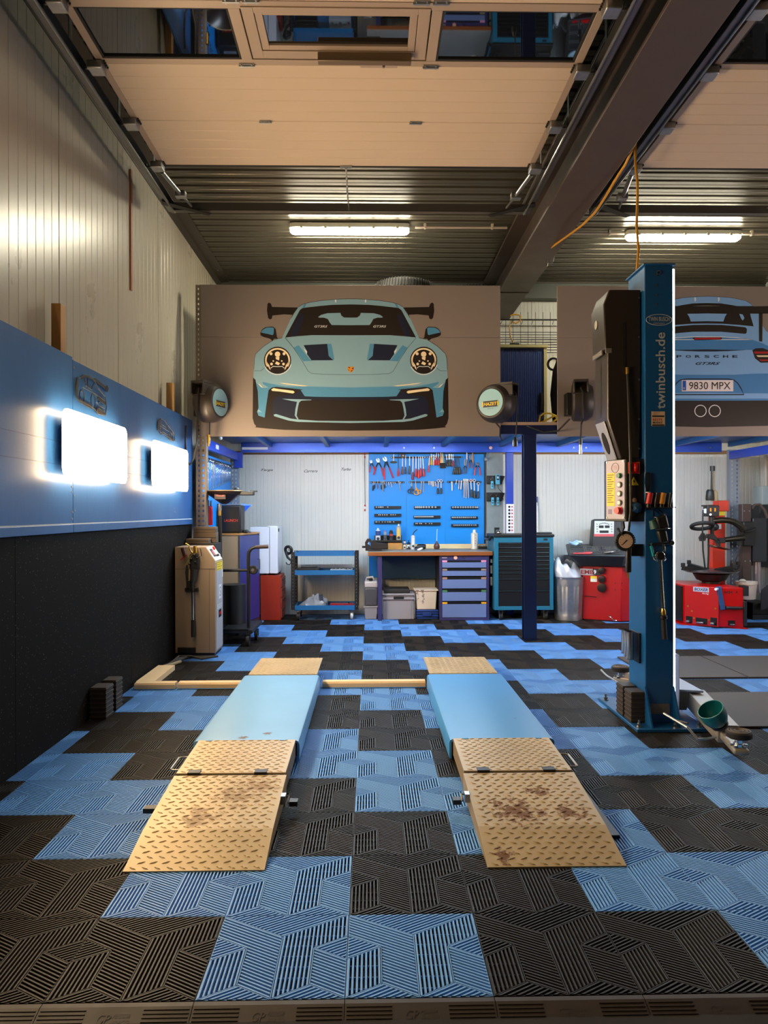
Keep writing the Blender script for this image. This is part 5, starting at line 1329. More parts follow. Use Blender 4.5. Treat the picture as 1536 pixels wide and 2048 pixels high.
mb = MB(); mb.cyl(a, a + Vector((-.002, 0, .012)), .005, n=8); mb.cyl(b, b + Vector((.003, 0, -.02)), .005, n=8); mb.build('metal_ends', CHROME, tp)
tw = thing('torque_wrench', 'long steel torque wrench with black grip hanging on the lift column', 'wrench', (1.83, YF - .03, .55))
a = at(1320, 1112, YF - .03); b = at(1326, 1215, YF - .03); c_ = at(1327, 1232, YF - .03); d_ = at(1329, 1278, YF - .03)
mb = MB(); mb.lathe([(0, -.016), (.024, -.016), (.026, 0), (.024, .016), (0, .016)], tuple(a), (0, 1, 0), 20); mb.build('ratchet_head', BLACK, tw, bev=.002)
MB().torus(tuple(a + Vector((0, -.002, 0))), .026, .0035, (0, 1, 0), 22, 6).build('head_ring', CHROME, tw)
MB().cyl(a + Vector((.002, 0, -.024)), b, .0095, .0105, n=14).build('shaft', CHROME, tw)
MB().lathe([(.0105, 0), (.014, .01), (.016, .03), (.010, .05)], tuple(c_ - Vector((0, 0, .005))), (b - c_), 16).build('collar', BRASS, tw)
MB().lathe([(.012, 0), (.021, .006), (.021, .024), (.012, .03)], tuple(c_ + Vector((0, 0, -.022))), (0, 0, 1), 20).build('adjuster', DSTEEL, tw)
MB().cyl(c_ + Vector((0, 0, -.02)), d_, .0145, .016, n=16).build('grip', RUBBER, tw)
mb = MB(); mb.tube([tuple(a + Vector((-.03, .028, .03))), tuple(a + Vector((-.035, .0, -.02))), tuple(a + Vector((-.02, -.015, -.03)))], .0035, 6); mb.tube([tuple(a + Vector((.035, .028, .0))), tuple(a + Vector((.035, .0, -.02))), tuple(a + Vector((.02, -.015, -.028)))], .0035, 6); mb.build('hook', STEEL, tw)
# tyre inflator hanging from the motor cover hose
inf = thing('tyre_inflator', 'round dial tyre inflator hanging by hose from the motor cover', 'gauge', (1.62, 2.42, 1.0))
g = at(1250, 1082, 2.415)
mb = MB(); mb.lathe([(0, .0), (.050, .0), (.054, -.006), (.056, -.02), (.050, -.03), (0, -.03)], tuple(g + Vector((0, -.012, 0))), (0, -1, 0), 32); mb.build('dial_case', RUBBER, inf)
mb = MB()
for k in range(26):
    a = 2 * PI * k / 26; mb.box(-.005, -.012, .050, .005, .012, .061)
    for i in range(len(mb.v) - 8, len(mb.v)):
        v = Vector(mb.v[i]); mb.v[i] = tuple(Matrix.Rotation(a, 3, 'Y') @ v + g)
o = mb.build('dial_bumper', RUBBER, inf, smooth=0); o['kind'] = 'stuff'
mb = MB(); mb.lathe([(0, 0), (.043, 0), (.043, .002), (0, .002)], tuple(g + Vector((0, -.012, 0))), (0, -1, 0), 32); mb.build('dial_face', mat('dial cream', '#d9b99a', .5), inf)
mb = MB()
for k in range(11):
    a = -2.2 + k * .44; mb.hexa(*[[tuple(g + Vector((r * math.sin(a) + w_ * math.cos(a), y, r * math.cos(a) - w_ * math.sin(a)))) for r, w_ in ((.033, -.001), (.033, .001), (.039, .001), (.039, -.001))] for y in (-.0143, -.0155)])
mb.build('dial_marks', BLACK, inf, smooth=0)
a = -2.35; mb = MB(); mb.hexa(*[[tuple(g + Vector((r * math.sin(a) + w_ * math.cos(a), y, r * math.cos(a) - w_ * math.sin(a)))) for r, w_ in ((-.010, -.003), (-.010, .003), (.034, .0008), (.034, -.0008))] for y in (-.015, -.0165)]); mb.build('needle', BLACK, inf, smooth=0)
top = at(1255, 738, 2.435)
mb = MB(); mb.tube([(top.x, 2.437, top.z - .02), (top.x + .004, 2.432, 2.0), (top.x + .004, 2.40, 1.62), (top.x + .004, 2.395, 1.3), (g.x + .02, 2.41, g.z + .06)], .0075, 8); mb.build('hose', HOSE, inf)
mb = MB(); mb.tube([(1.595, 2.40, 1.235), (1.60, 2.40, 1.20), (1.585, 2.40, 1.16), (g.x - .045, 2.41, g.z + .075), (g.x - .03, 2.41, g.z + .05)], .008, 8); mb.build('tail_hose', HOSE, inf)
mb = MB(); mb.cyl((top.x, 2.437, top.z - .03), (top.x, 2.437, top.z + .01), .010, n=10); mb.build('brass_fitting', BRASS, inf)
mb = MB(); mb.box(g.x + .005, 2.40, g.z - .19, g.x + .035, 2.43, g.z - .05); mb.build('trigger_body', BLACK, inf, bev=.006)
mb = MB(); mb.cyl((g.x + .015, 2.415, g.z - .19), (g.x + .022, 2.415, g.z - .225), .005, n=8); mb.build('nozzle', BRASS, inf)
hb = thing('inflator_holder', 'black bracket box on the side of lift column behind the inflator', 'bracket', (1.70, 2.5, 1.03))
z1 = at(1275, 1088, 2.45).z; z0 = at(1275, 1112, 2.45).z
MB().box(1.655, 2.43, z0, 1.7295, 2.50, z1).build('bracket_body', BLACK, hb, bev=.004)
MB().box(1.665, 2.426, z0 + .012, 1.685, 2.43, z1 - .01).build('bracket_slot', DSTEEL, hb)
# can holder on the left flank
z0, z1 = at(1250, 1312, 2.6).z, at(1250, 1258, 2.6).z
canh = thing('chrome_tube_holder', 'chrome cluster of tubes bracketed to the left flank of lift column', 'holder', (1.70, 2.6, z0))
for k, (dx, dy) in enumerate(((-.036, .0), (-.036, .045), (-.036, .09))):
    mb = MB(); mb.cyl((1.692 + dx * .6, 2.50 + dy, z0 + .01 * k), (1.692 + dx * .6, 2.50 + dy, z1), .021, n=18, cap=False); mb.cyl((1.692 + dx * .6, 2.50 + dy, z0 + .01 * k), (1.692 + dx * .6, 2.50 + dy, z0 + .006 + .01 * k), .021, n=18); mb.build('tube', CHROME, canh)
MB().box(1.715, 2.47, z0 - .02, 1.7295, 2.62, z1 - .005).build('bracket', DSTEEL, canh, bev=.002)
# bowl
bw = thing('magnetic_bowl', 'teal bowl tipped on its side on the front lift arm', 'bowl', (2.05, 2.2, .15))
c = Vector((2.058, 2.2, .235)); bc = atz(1434, 1436, .20)
axb = Vector((-.55, -.2, .8)).normalized(); base = Vector((bc.x, bc.y, .165)) + Vector((.02, .02, .0))
mb = MB(); mb.lathe([(0, .0), (.036, 0), (.054, .015), (.067, .047), (.071, .077), (.069, .102), (.065, .102), (.067, .077), (.063, .048), (.049, .019), (0, .007)], tuple(base), axb, 36); mb.build('bowl', mat('bowl teal', '#12686f', .3), bw)
MB().lathe([(.035, -.012), (.045, -.012), (.045, 0), (.0, .001)], tuple(base), axb, 24).build('magnet_foot', BLACK, bw)
# yellow cables over the lift
yk = mat('cable amber', '#b8821a', .5)
y1_ = thing('yellow_cable', 'yellow cable hanging straight down from ceiling to lift column top', 'cable', (1.70, 2.6, 2.8), 'yellow ceiling cables')
pts = [at(px, py, Y) for px, py, Y in ((1272, 262, 3.0), (1270, 300, 2.95), (1271, 330, 2.9), (1275, 365, 2.85), (1275, 400, 2.8), (1273, 450, 2.75), (1277, 500, 2.68), (1274, 541, 2.62))]
pts = [Vector((1.90, 3.05, 4.15))] + pts + [Vector((1.76, 2.6, 2.793))]
MB().tube(pts, .009, 8).build('cable', yk, y1_)
y2_ = thing('yellow_cable', 'yellow cable sagging from the right door track behind the steel beam', 'cable', (1.9, 4.2, 3.9), 'yellow ceiling cables')
pts = [at(px, py, Y) for px, py, Y in ((1271, 285, 2.9), (1250, 330, 3.05), (1230, 360, 3.25), (1210, 395, 3.5), (1190, 425, 3.75), (1165, 450, 4.0), (1135, 472, 4.3))]
MB().tube([Vector((1.90, 3.02, 4.15))] + pts + [pts[-1] + Vector((-.05, .5, .06))], .009, 8).build('cable', yk, y2_)

# ================================================================ WORKBENCH
ORD = ['first', 'second', 'third', 'fourth', 'fifth', 'sixth', 'seventh', 'eighth', 'ninth', 'tenth', 'eleventh', 'twelfth', 'thirteenth', 'fourteenth', 'fifteenth', 'sixteenth', 'seventeenth', 'eighteenth', 'nineteenth', 'twentieth', 'twenty-first', 'twenty-second', 'twenty-third', 'twenty-fourth', 'twenty-fifth', 'twenty-sixth', 'twenty-seventh']
BENCHP = mat('bench purple navy', '#332e58', .4)
DRAWER = mat('drawer slate blue', '#62729a', .4)
wbn = thing('workbench', 'long workbench with brown wooden top and slate blue drawers under the blue tool board', 'workbench', (.8, 6.95, 0))
MB().box(.045, 6.64, .772, 1.525, 7.30, .817).build('worktop_core', mat('worktop brown edge', '#8a4a18', .45, var=.3, vscale=8, stretch=(.3, 1, 6)), wbn, bev=.003)
MB().box(.046, 6.645, .8172, 1.524, 7.299, .821).build('worktop_surface', mat('worktop grey', '#8f8c84', .5, var=.3, vscale=6), wbn)
MB().box(at(755.4, 1200, 6.66).x, 6.66, 0, at(763.8, 1200, 6.66).x, 6.71, .772).build('leg', BENCHP, wbn, bev=.003)
MB().box(at(755.4, 1200, 6.66).x, 7.20, 0, at(763.8, 1200, 6.66).x, 7.25, .772).build('leg', BENCHP, wbn, bev=.003)
MB().box(.20, 7.21, .45, .90, 7.23, .772).build('back_panel', mat('bench back panel', '#123a5c', .5), wbn)
dx0, dx1 = at(879, 1180, 6.66).x, at(978.3, 1180, 6.66).x
MB().box(dx0, 6.68, 0.001, dx1, 7.25, .772).build('drawer_cabinet', mat('drawer recess', '#0b0b10', .6), wbn)
fr = MB(); zt = .771; zl = at(900, 1121, 6.66).z; zbot = at(900, 1236, 6.66).z
fx0, fx1 = at(884, 1180, 6.66).x, at(973, 1180, 6.66).x
fr.box(dx0, 6.66, 0.001, fx0, 6.68, zt); fr.box(fx1, 6.66, 0.001, dx1, 6.68, zt); fr.box(fx0, 6.66, zl, fx1, 6.68, zt); fr.box(fx0, 6.66, .001, fx1, 6.68, zbot)
fr.build('drawer_frame', BENCHP, wbn, bev=.002)
tabs = ['#d48aa8', '#8a7668', '#a87a62', '#3f7a4e', '#d89a1c']
for (ya, yb), tc_ in zip(((1125, 1135.5), (1142, 1152), (1159, 1177), (1184.5, 1202), (1208.5, 1235)), tabs):
    za, zb2 = at(900, ya, 6.66).z, at(900, yb, 6.66).z
    d = MB().box(fx0 + .003, 6.656, zb2, fx1 - .003, 6.679, za).build('drawer', DRAWER, wbn, bev=.002)
    MB().box(fx0 + .003, 6.662, za, fx1 - .003, 6.679, za + .028).build('grip_rail', mat('grip black', '#0c0c0d', .4), d)
    for a in (fx0 + .004, fx1 - .062):
        MB().box(a, 6.654, za + .004, a + .058, 6.664, za + .026).build('label_tab', mat('tab ' + tc_, tc_, .5), d)
zz = at(900, 1115.5, 6.66).z
MB().box(dx0 + .03, 6.658, zz - .008, dx0 + .09, 6.66, zz + .008).build('maker_plate', mat('maker plate', '#9a8f98', .4, .4), wbn)
mb = MB(); mb.lathe([(0, 0), (.022, 0), (.022, .004), (0, .006)], (at(911, 1115, 6.66).x, 6.66, zz), (0, -1, 0), 16); mb.build('sticker', mat('sticker peach', '#d0a088', .5), wbn)
mb = MB(); mb.lathe([(0, 0), (.012, 0), (.012, .006), (0, .006)], (at(928, 1115, 6.66).x, 6.66, zz), (0, -1, 0), 16); mb.build('lock', STEEL, wbn)
for i, (ya, yb) in enumerate(((1118, 1126), (1131, 1147), (1154, 1171))):
    a = at(982.5, ya, 6.70); b = at(982.5, yb, 6.70)
    t = thing('hanging_clip', '%s metal clip hanging between the bench drawers and tool cabinet' % ['upper', 'middle', 'lower'][i], 'clip', (a.x, 6.7, b.z), 'clips beside the drawers')
    MB().box(a.x - .012, 6.695, b.z, a.x + .012, 6.71, a.z).build('clip_body', mat('clip brass grey', '#a49b80', .4, .6), t, bev=.003)
    MB().cyl((a.x, 6.71, a.z - .004), (a.x - .05, 6.72, a.z - .004), .003, n=6).build('clip_pin', STEEL, t)

# ================================================================ BLUE TOOL BOARD
YP = 7.335
TB = mat('tool board blue', '#1187dc', .42)
board = thing('tool_board', 'bright blue tool board on the back wall above the workbench', 'tool board', (.8, YP, .86))
xa, xb, xc_, xd = (at(p, 1000, YP).x for p in (737.5, 813, 890, 968))
zt, zb = at(850, 908, YP).z, at(850, 1240, YP).z
for a, b in ((xa, xb), (xb, xc_), (xc_, xd)): MB().box(a + .0006, YP, .45, b - .0006, YP + .012, zt).build('board_panel', TB, board, bev=.001)
MB().box(xa, YP - .004, zt, xd + .03, YP + .012, zt + .03).build('top_batten', mat('batten dark blue', '#0c2c44', .5), board)
MB().box(xd, YP - .004, .86, xd + .022, YP + .012, zt).build('side_batten', mat('batten dark', '#23282c', .5), board)
wsx0, wsx1 = at(800, 1093, 7.31).x, at(972, 1093, 7.31).x
us = thing('bench_upstand', 'pale pine strip standing along the back of the workbench', 'strip', ((wsx0 + wsx1) / 2, 7.31, .82))
MB().box(wsx0, 7.302, .8215, wsx1, 7.33, at(880, 1088, 7.31).z).build('pine_strip', mat('pine', '#e2cfa0', .6, var=.25, vscale=9, col2='#b9935a', stretch=(.5, 4, 4)), us, bev=.002)

TSTEEL = mat('tool steel', '#bcbec0', .42, .55)
YT = 7.315   # tools hang just proud of the board
def c1(x, y): return (735 + x / 12.288, 900 + y / 12.288)
def c2(x, y): return (845 + x / 12.288, 900 + y / 12.288)
def W(p, y=YT): return at(p[0], p[1], y)
def rail(label, a, b, h=.022, name='magnet_rail'):
    A, B = W(a, YP - .012), W(b, YP - .012)
    t = thing(name, label, 'rail', ((A.x + B.x) / 2, YP, A.z), 'rails on the blue tool board')
    MB().box(A.x, YP - .014, A.z - h / 2, B.x, YP - .0005, A.z + h / 2).build('bar', BLACK, t, bev=.002)
    for x in (A.x + .012, B.x - .012): MB().cyl((x, YP - .014, A.z), (x, YP - .017, A.z), .006, n=8).build('screw', STEEL, t)
    return t
rail('black magnetic rail at top left holding the long red screwdrivers', c1(570, 185), c1(1430, 180))
rail('black magnetic rail at top middle holding brushes and short screwdrivers', c1(1445, 175), c2(985, 165))
rail('black magnetic rail on the left below the red water pump pliers', c1(65, 795), c1(910, 795))
rail('black magnetic rail in the middle holding the two scissors', c1(1020, 790), c2(515, 785))
rail('black magnetic rail on the right holding ratchets and extension bars', c2(605, 785), c2(1445, 785))
# ---- screwdrivers: (crop fn, x top, y top, x mid, y mid, x bottom, y bottom, colour, colour word, half width)
RH, DR, DK = ('#c4282c', 'red'), ('#7c1420', 'dark red'), ('#2a2c2a', 'black')
SD = [(c1, 755, 100, 755, 450, 750, 650, RH, .012), (c1, 860, 195, 857, 410, 850, 605, ('#6e3430', 'brown'), .013), (c1, 937, 130, 936, 420, 935, 592, ('#263430', 'dark green'), .011), (c1, 1036, 150, 1032, 390, 1024, 600, ('#3c3a30', 'olive grey'), .014),
      (c1, 1118, 160, 1112, 540, 1108, 735, DR, .015), (c1, 1188, 160, 1190, 460, 1192, 660, RH, .014), (c1, 1256, 160, 1256, 490, 1256, 700, RH, .018), (c1, 1304, 165, 1306, 450, 1310, 655, RH, .014), (c1, 1352, 160, 1375, 460, 1385, 655, RH, .015),
      (c2, 168, 150, 155, 380, 142, 550, RH, .012), (c2, 212, 90, 205, 190, 190, 370, ('#b8641c', 'orange'), .010), (c2, 235, 105, 226, 200, 214, 375, ('#d8b81c', 'yellow'), .011), (c2, 268, 120, 268, 250, 266, 378, ('#d8d4d0', 'white'), .010), (c2, 305, 130, 304, 235, 302, 380, ('#c01c30', 'crimson'), .014),
      (c2, 345, 40, 347, 190, 352, 368, RH, .011), (c2, 392, 85, 394, 195, 400, 382, RH, .012),
      (c2, 585, 110, 597, 245, 615, 405, DK, .011), (c2, 640, 105, 645, 240, 650, 405, DK, .011), (c2, 668, 100, 672, 235, 680, 400, DK, .011), (c2, 708, 95, 710, 240, 712, 400, DK, .011), (c2, 752, 105, 748, 260, 742, 410, RH, .012),
      (c2, 815, 190, 790, 415, 765, 600, DK, .017), (c2, 820, 190, 822, 415, 818, 602, DK, .016), (c2, 865, 190, 868, 415, 865, 603, DK, .016), (c2, 885, 190, 905, 415, 918, 602, DK, .017)]
for i, (fn, x0, y0, x1, y1, x2, y2, (hc, hw_), r) in enumerate(SD):
    A, B, C2 = W(fn(x0, y0)), W(fn(x1, y1)), W(fn(x2, y2))
    A.y = B.y = C2.y = YT - .008 - .006 * (i % 2)
    t = thing('screwdriver', '%s-handled screwdriver, %s from the left along the top rails' % (hw_, ORD[i]), 'screwdriver', tuple(C2), 'screwdrivers on the top rails')
    MB().cyl(A, B, .0038, n=8).build('blade', STEEL if i not in (0, 21, 22, 23, 24) else DSTEEL, t)
    d = (C2 - B); L = d.length; HM = mat('handle ' + hc, hc, .35)
    MB().lathe([(.006, 0), (r * .75, L * .08), (r * .6, L * .22), (r, L * .45), (r, L * .88), (r * .8, L * .98), (0, L)], tuple(B), d, 12).build('handle', HM, t)
# ---- water pump pliers
def pliers(label, fn, head, jawtip, l, rr, col, grip=.45, name='pliers', w_=.007, grp='pliers on the tool board', hm=None):
    H = W(fn(*head)); J = W(fn(*jawtip)); y = YT - .012; H.y = J.y = y
    t = thing(name, label, 'pliers', tuple(H), grp)
    d = (J - H); n = Vector((-d.z, 0, d.x)).normalized()
    mb = MB(); jw = w_ * 1.6
    for s in (-1, 1):
        mb.hexa([tuple(H + n * s * jw * .1 + Vector((0, dy, 0))) for dy in (0,)] + [tuple(H + n * s * jw * 1.3), tuple(H + d * .6 + n * s * jw * 1.7), tuple(J + n * s * jw * .5), tuple(H + d * .65 + n * s * jw * .35)],
                [tuple(Vector(p) + Vector((0, .012, 0))) for p in ([tuple(H + n * s * jw * .1)] + [tuple(H + n * s * jw * 1.3), tuple(H + d * .6 + n * s * jw * 1.7), tuple(J + n * s * jw * .5), tuple(H + d * .65 + n * s * jw * .35)])])
    mb.build('jaws', STEEL, t, bev=.001)
    MB().cyl(H + Vector((0, -.004, 0)), H + Vector((0, .014, 0)), w_ * 1.3, n=14).build('pivot', hm or STEEL, t)
    for pts in (l, rr):
        P = [H + Vector((0, .005, 0))] + [Vector((W(fn(*q)).x, y + .004, W(fn(*q)).z)) for q in pts]
        G = P[-2].lerp(P[-1], 0)
        MB().tube([P[0], P[1]], [w_ * .9, w_ * .75], 8).build('handle_arm', hm or DSTEEL, t)
        MB().tube(P[1:], w_, 8).build('grip', mat('grip ' + col, col, .45), t)
pliers('smallest red-gripped water pump pliers at the left edge of tool board', c1, (95, 310), (65, 245), [(70, 400), (48, 550)], [(145, 400), (190, 520)], '#c4242c')
pliers('middle-sized red-gripped water pump pliers on the tool board', c1, (275, 290), (235, 200), [(205, 420), (150, 610)], [(340, 430), (372, 560), (395, 650)], '#c4242c', w_=.009)
pliers('largest red-gripped water pump pliers on the tool board', c1, (450, 260), (390, 170), [(412, 440), (415, 600), (418, 730)], [(530, 430), (580, 560), (635, 690)], '#c01830', w_=.010)
pliers('long-nosed pliers with grey grips hanging on the tool board', c2, (1048, 370), (1062, 190), [(1005, 450), (1000, 580)], [(1085, 450), (1055, 580)], '#3a3c40', w_=.008)
pliers('combination pliers with dark red grips hung high on the tool board', c2, (1185, 230), (1190, 110), [(1140, 320), (1135, 440)], [(1225, 320), (1222, 450)], '#8a2c28', w_=.008)
pliers('side cutters with bright red grips at the right edge of tool board', c2, (1350, 370), (1350, 300), [(1300, 430), (1268, 625)], [(1400, 430), (1418, 625)], '#c4202c', w_=.009)
# T-handled puller, brushes, markers
t = thing('dent_puller', 'white rod with a flat dark head hanging beside the largest pliers', 'tool', tuple(W(c1(640, 300))), None)
A, B = W(c1(645, 105)), W(c1(640, 275)); MB().cyl(A, B, .006, n=8).build('rod', WHITE, t)
MB().sphere((B.x, B.y, W(c1(640, 300)).z), .045, 16, (1, .35, .32)).build('head', mat('puller head', '#4a483e', .5), t)
t = thing('hanging_clamp', 'small rusty clamp over the top left rail', 'clamp', tuple(W(c1(880, 130))))
mb = MB(); P = W(c1(875, 140)); mb.box(P.x - .028, YT - .012, P.z - .03, P.x + .025, YT, P.z + .02); mb.build('clamp_body', mat('clamp rust', '#5d4a42', .6, .4), t, bev=.008)
MB().cyl((P.x, YT - .012, P.z), (P.x, YT - .03, P.z), .008, n=8).build('clamp_screw', STEEL, t)
for i, (xa_, xb_, col, cw) in enumerate(((442, 462, '#d8b078', 'tan'), (480, 498, '#e6c98e', 'pale'), (500, 540, '#6a95a8', 'blue-grey'))):
    A, B = W(c2(xa_ + 2, 50 + 20 * i)), W(c2(xb_ - (10 if i < 2 else 8), 320)); A.y = B.y = YT - .01 - .004 * i
    t = thing('paint_brush', '%s wooden brush handle rising above the dark bristle pad' % cw, 'brush', tuple(B), 'brushes on the top rail')
    MB().lathe([(.004, 0), (.007, .05), (.011, (B - A).length * .8), (.013, (B - A).length)], tuple(A), B - A, 10).build('handle', mat('brush ' + col, col, .5), t)
    Bb = W(c2(470 + i * 32, 450)); Bb.y = B.y
    MB().hexa([tuple(B + Vector((-.016, -.006, 0))), tuple(B + Vector((.016, -.006, 0))), tuple(B + Vector((.016, .006, 0))), tuple(B + Vector((-.016, .006, 0)))],
              [tuple(Bb + Vector((-.02, -.008, 0))), tuple(Bb + Vector((.02, -.008, 0))), tuple(Bb + Vector((.02, .008, 0))), tuple(Bb + Vector((-.02, .008, 0)))]).build('bristles', mat('bristles dark', '#22201c', .8), t)
for i, (x, y0, y1, col, cw) in enumerate(((1088, 20, 235, '#d8dce0', 'white'), (1232, 10, 320, '#d0842a', 'amber'))):
    A, B = W(c2(x, y0)), W(c2(x + 2, y1)); A.y = B.y = YT - .006
    t = thing('scriber', '%s pencil-like scriber hanging at top right of tool board' % cw, 'tool', tuple(B), 'scribers at the top right')
    MB().lathe([(.001, 0), (.0075, .04), (.0085, (B - A).length)], tuple(A), B - A, 8).build('body', mat('scriber ' + col, col, .4), t)
    MB().cyl(B, B + Vector((0, 0, -.02)), .006, n=8).build('ferrule', STEEL, t)
# ---- bars, spanners, ratchets on the lower rails: (fn, x0,y0,x1,y1, radius, kind, colour)
LB = [(c1, 145, 760, 130, 1000, .009, 'gripped pick', '#262c28'), (c1, 185, 770, 165, 950, .008, 'gripped pick', '#2c3230'), (c1, 250, 740, 250, 955, .004, 'red drill bit', '#6a2430'), (c1, 330, 770, 345, 970, .009, 'gripped pick', '#22303a'), (c1, 375, 760, 380, 1035, .009, 'steel bar', None), (c1, 410, 770, 428, 940, .009, 'gripped pick', '#2a3028'), (c1, 460, 780, 462, 890, .005, 'steel bar', None), (c1, 515, 790, 525, 870, .008, 'steel stub', None), (c1, 570, 790, 596, 920, .008, 'steel bar', None), (c1, 620, 785, 640, 830, .007, 'steel stub', None), (c1, 665, 790, 690, 830, .007, 'steel stub', None), (c1, 765, 760, 808, 1000, .007, 'steel bar', None), (c1, 815, 785, 790, 850, .006, 'steel stub', None)]
MBR = [(c1, 1325, 765, 1312, 1035, .006, 'thin steel bar', None), (c1, 1378, 765, 1368, 1035, .007, 'thin steel bar', None), (c2, 160, 765, 158, 860, .009, 'short chrome socket bar', None), (c2, 205, 770, 205, 862, .008, 'short chrome socket bar', None), (c2, 235, 770, 245, 900, .010, 'short chrome socket bar', None), (c2, 262, 770, 278, 898, .010, 'short chrome socket bar', None), (c2, 310, 780, 330, 900, .009, 'short chrome socket bar', None)]
RB = [(c2, 722, 775, 728, 1005, .010, 'chrome extension bar', None), (c2, 840, 730, 820, 845, .007, 'chrome swivel joint', None), (c2, 902, 745, 886, 970, .009, 'chrome extension bar', None), (c2, 960, 750, 940, 970, .010, 'chrome extension bar', None), (c2, 1022, 715, 1024, 1170, .010, 'long chrome extension bar', None), (c2, 1068, 715, 1072, 1185, .010, 'long chrome extension bar', None), (c2, 1110, 715, 1130, 1175, .010, 'long chrome extension bar', None)]
for lst, place in ((LB, 'on the left lower rail'), (MBR, 'on the middle lower rail'), (RB, 'on the right lower rail')):
    for i, (fn, x0, y0, x1, y1, r, kind, col) in enumerate(lst):
        A, B = W(fn(x0, y0)), W(fn(x1, y1)); A.y = B.y = YT - .006
        t = thing('hand_tool', '%s, %s from the left %s' % (kind, ORD[i], place), 'tool', tuple(B), 'small tools ' + place)
        L = (B - A).length
        if col:
            MB().cyl(A, A.lerp(B, .45), r * .5, n=8).build('shaft', STEEL, t)
            MB().lathe([(r * .5, 0), (r, L * .08), (r * 1.1, L * .4), (r * .7, L * .56)], tuple(A.lerp(B, .44)), B - A, 10).build('grip', mat('grip ' + col, col, .5), t)
        else:
            MB().lathe([(r * 1.25, 0), (r * 1.25, min(.02, L * .2)), (r * .85, min(.025, L * .25)), (r * .85, L * .9), (r * .65, L * .92), (r * .65, L)], tuple(A), B - A, 10).build('bar', TSTEEL, t)
def ratchet(label, x, y, x1, y1, ym, hc):
    A, B = W(c2(x, y)), W(c2(x1, y1)); A.y = B.y = YT - .008; Mi = A.lerp(B, (ym - y) / (y1 - y))
    t = thing('ratchet', label, 'ratchet', tuple(A), 'ratchets on the tool board')
    MB().lathe([(0, -.009), (.020, -.009), (.022, 0), (.020, .009), (0, .009)], tuple(A), (0, 1, 0), 18).build('head', TSTEEL, t)
    MB().cyl(A + Vector((0, -.012, 0)), A + Vector((0, -.009, 0)), .010, n=10).build('selector', RED if 'red' in label else DSTEEL, t)
    MB().cyl(A + Vector((0, 0, -.018)), Mi, .007, n=10).build('shank', TSTEEL, t)
    L = (B - Mi).length
    MB().lathe([(.007, 0), (.013, L * .1), (.013, L * .35), (.016, L * .6), (.016, L * .92), (0, L)], tuple(Mi), B - Mi, 12).build('grip', mat('grip ' + hc, hc, .45), t)
ratchet('ratchet with a red selector on the right lower rail', 1185, 750, 1215, 1160, 970, '#2c2e28')
ratchet('ratchet with a notched head on the right lower rail', 1268, 750, 1276, 1195, 1000, '#38362a')
ratchet('ratchet with an open ring head at the right end of the lower rail', 1370, 830, 1362, 1195, 1010, '#1c2a34')
for i, (x, y1, hc) in enumerate(((388, 1075, '#20262a'), (455, 1075, '#20301e'))):
    A, B = W(c2(x, 760)), W(c2(x - (18 if i == 0 else -3), y1)); A.y = B.y = YT - .008; Mi = A.lerp(B, .55)
    t = thing('ring_driver', '%s of the two ring-headed drivers on the middle lower rail' % ['left', 'right'][i], 'driver', tuple(A), 'ring-headed drivers')
    MB().torus(tuple(A), .016, .005, (0, 1, 0), 18, 6).build('ring', TSTEEL, t)
    MB().cyl(A + Vector((0, 0, -.016)), Mi, .007, n=10).build('shank', TSTEEL, t)
    MB().lathe([(.007, 0), (.012, .015), (.013, (B - Mi).length), (0, (B - Mi).length + .004)], tuple(Mi), B - Mi, 12).build('grip', mat('grip ' + hc, hc, .45), t)
def scissors(label, top, piv, rings, hc):
    Tp, Pv = W(c1(*top)), W(c1(*piv)); Tp.y = Pv.y = YT - .008
    t = thing('scissors', label, 'scissors', tuple(Pv), 'scissors on the tool board')
    mb = MB()
    for s in (-1, 1): mb.hexa([tuple(Tp + Vector((0, .002 * s, 0))), tuple(Pv + Vector((-.009 * s, .002 * s, 0))), tuple(Pv + Vector((.004 * s, .002 * s, 0)))], [tuple(Tp + Vector((.001, .002 * s + .002, 0))), tuple(Pv + Vector((-.009 * s, .002 * s + .002, 0))), tuple(Pv + Vector((.004 * s, .002 * s + .002, 0)))])
    mb.build('blades', STEEL, t, smooth=0)
    HM = mat('scissor ' + hc, hc, .4)
    for (x, y, r) in rings:
        c = W(c1(x, y)); c.y = YT - .008
        MB().torus(tuple(c), r, .006, (0, 1, 0), 20, 6).build('finger_ring', HM, t)
        MB().tube([Pv, Pv.lerp(c, .4), c + (Pv - c).normalized() * r], .0065, 6).build('shank', HM, t)
scissors('dark-handled scissors on the middle lower rail', (1090, 750), (1080, 890), ((1040, 1010, .024), (1105, 1015, .024)), '#1c3a4c')
scissors('yellow-handled shears on the middle lower rail', (1180, 700), (1185, 920), ((1200, 1045, .030), (1265, 1030, .022)), '#e09a18')
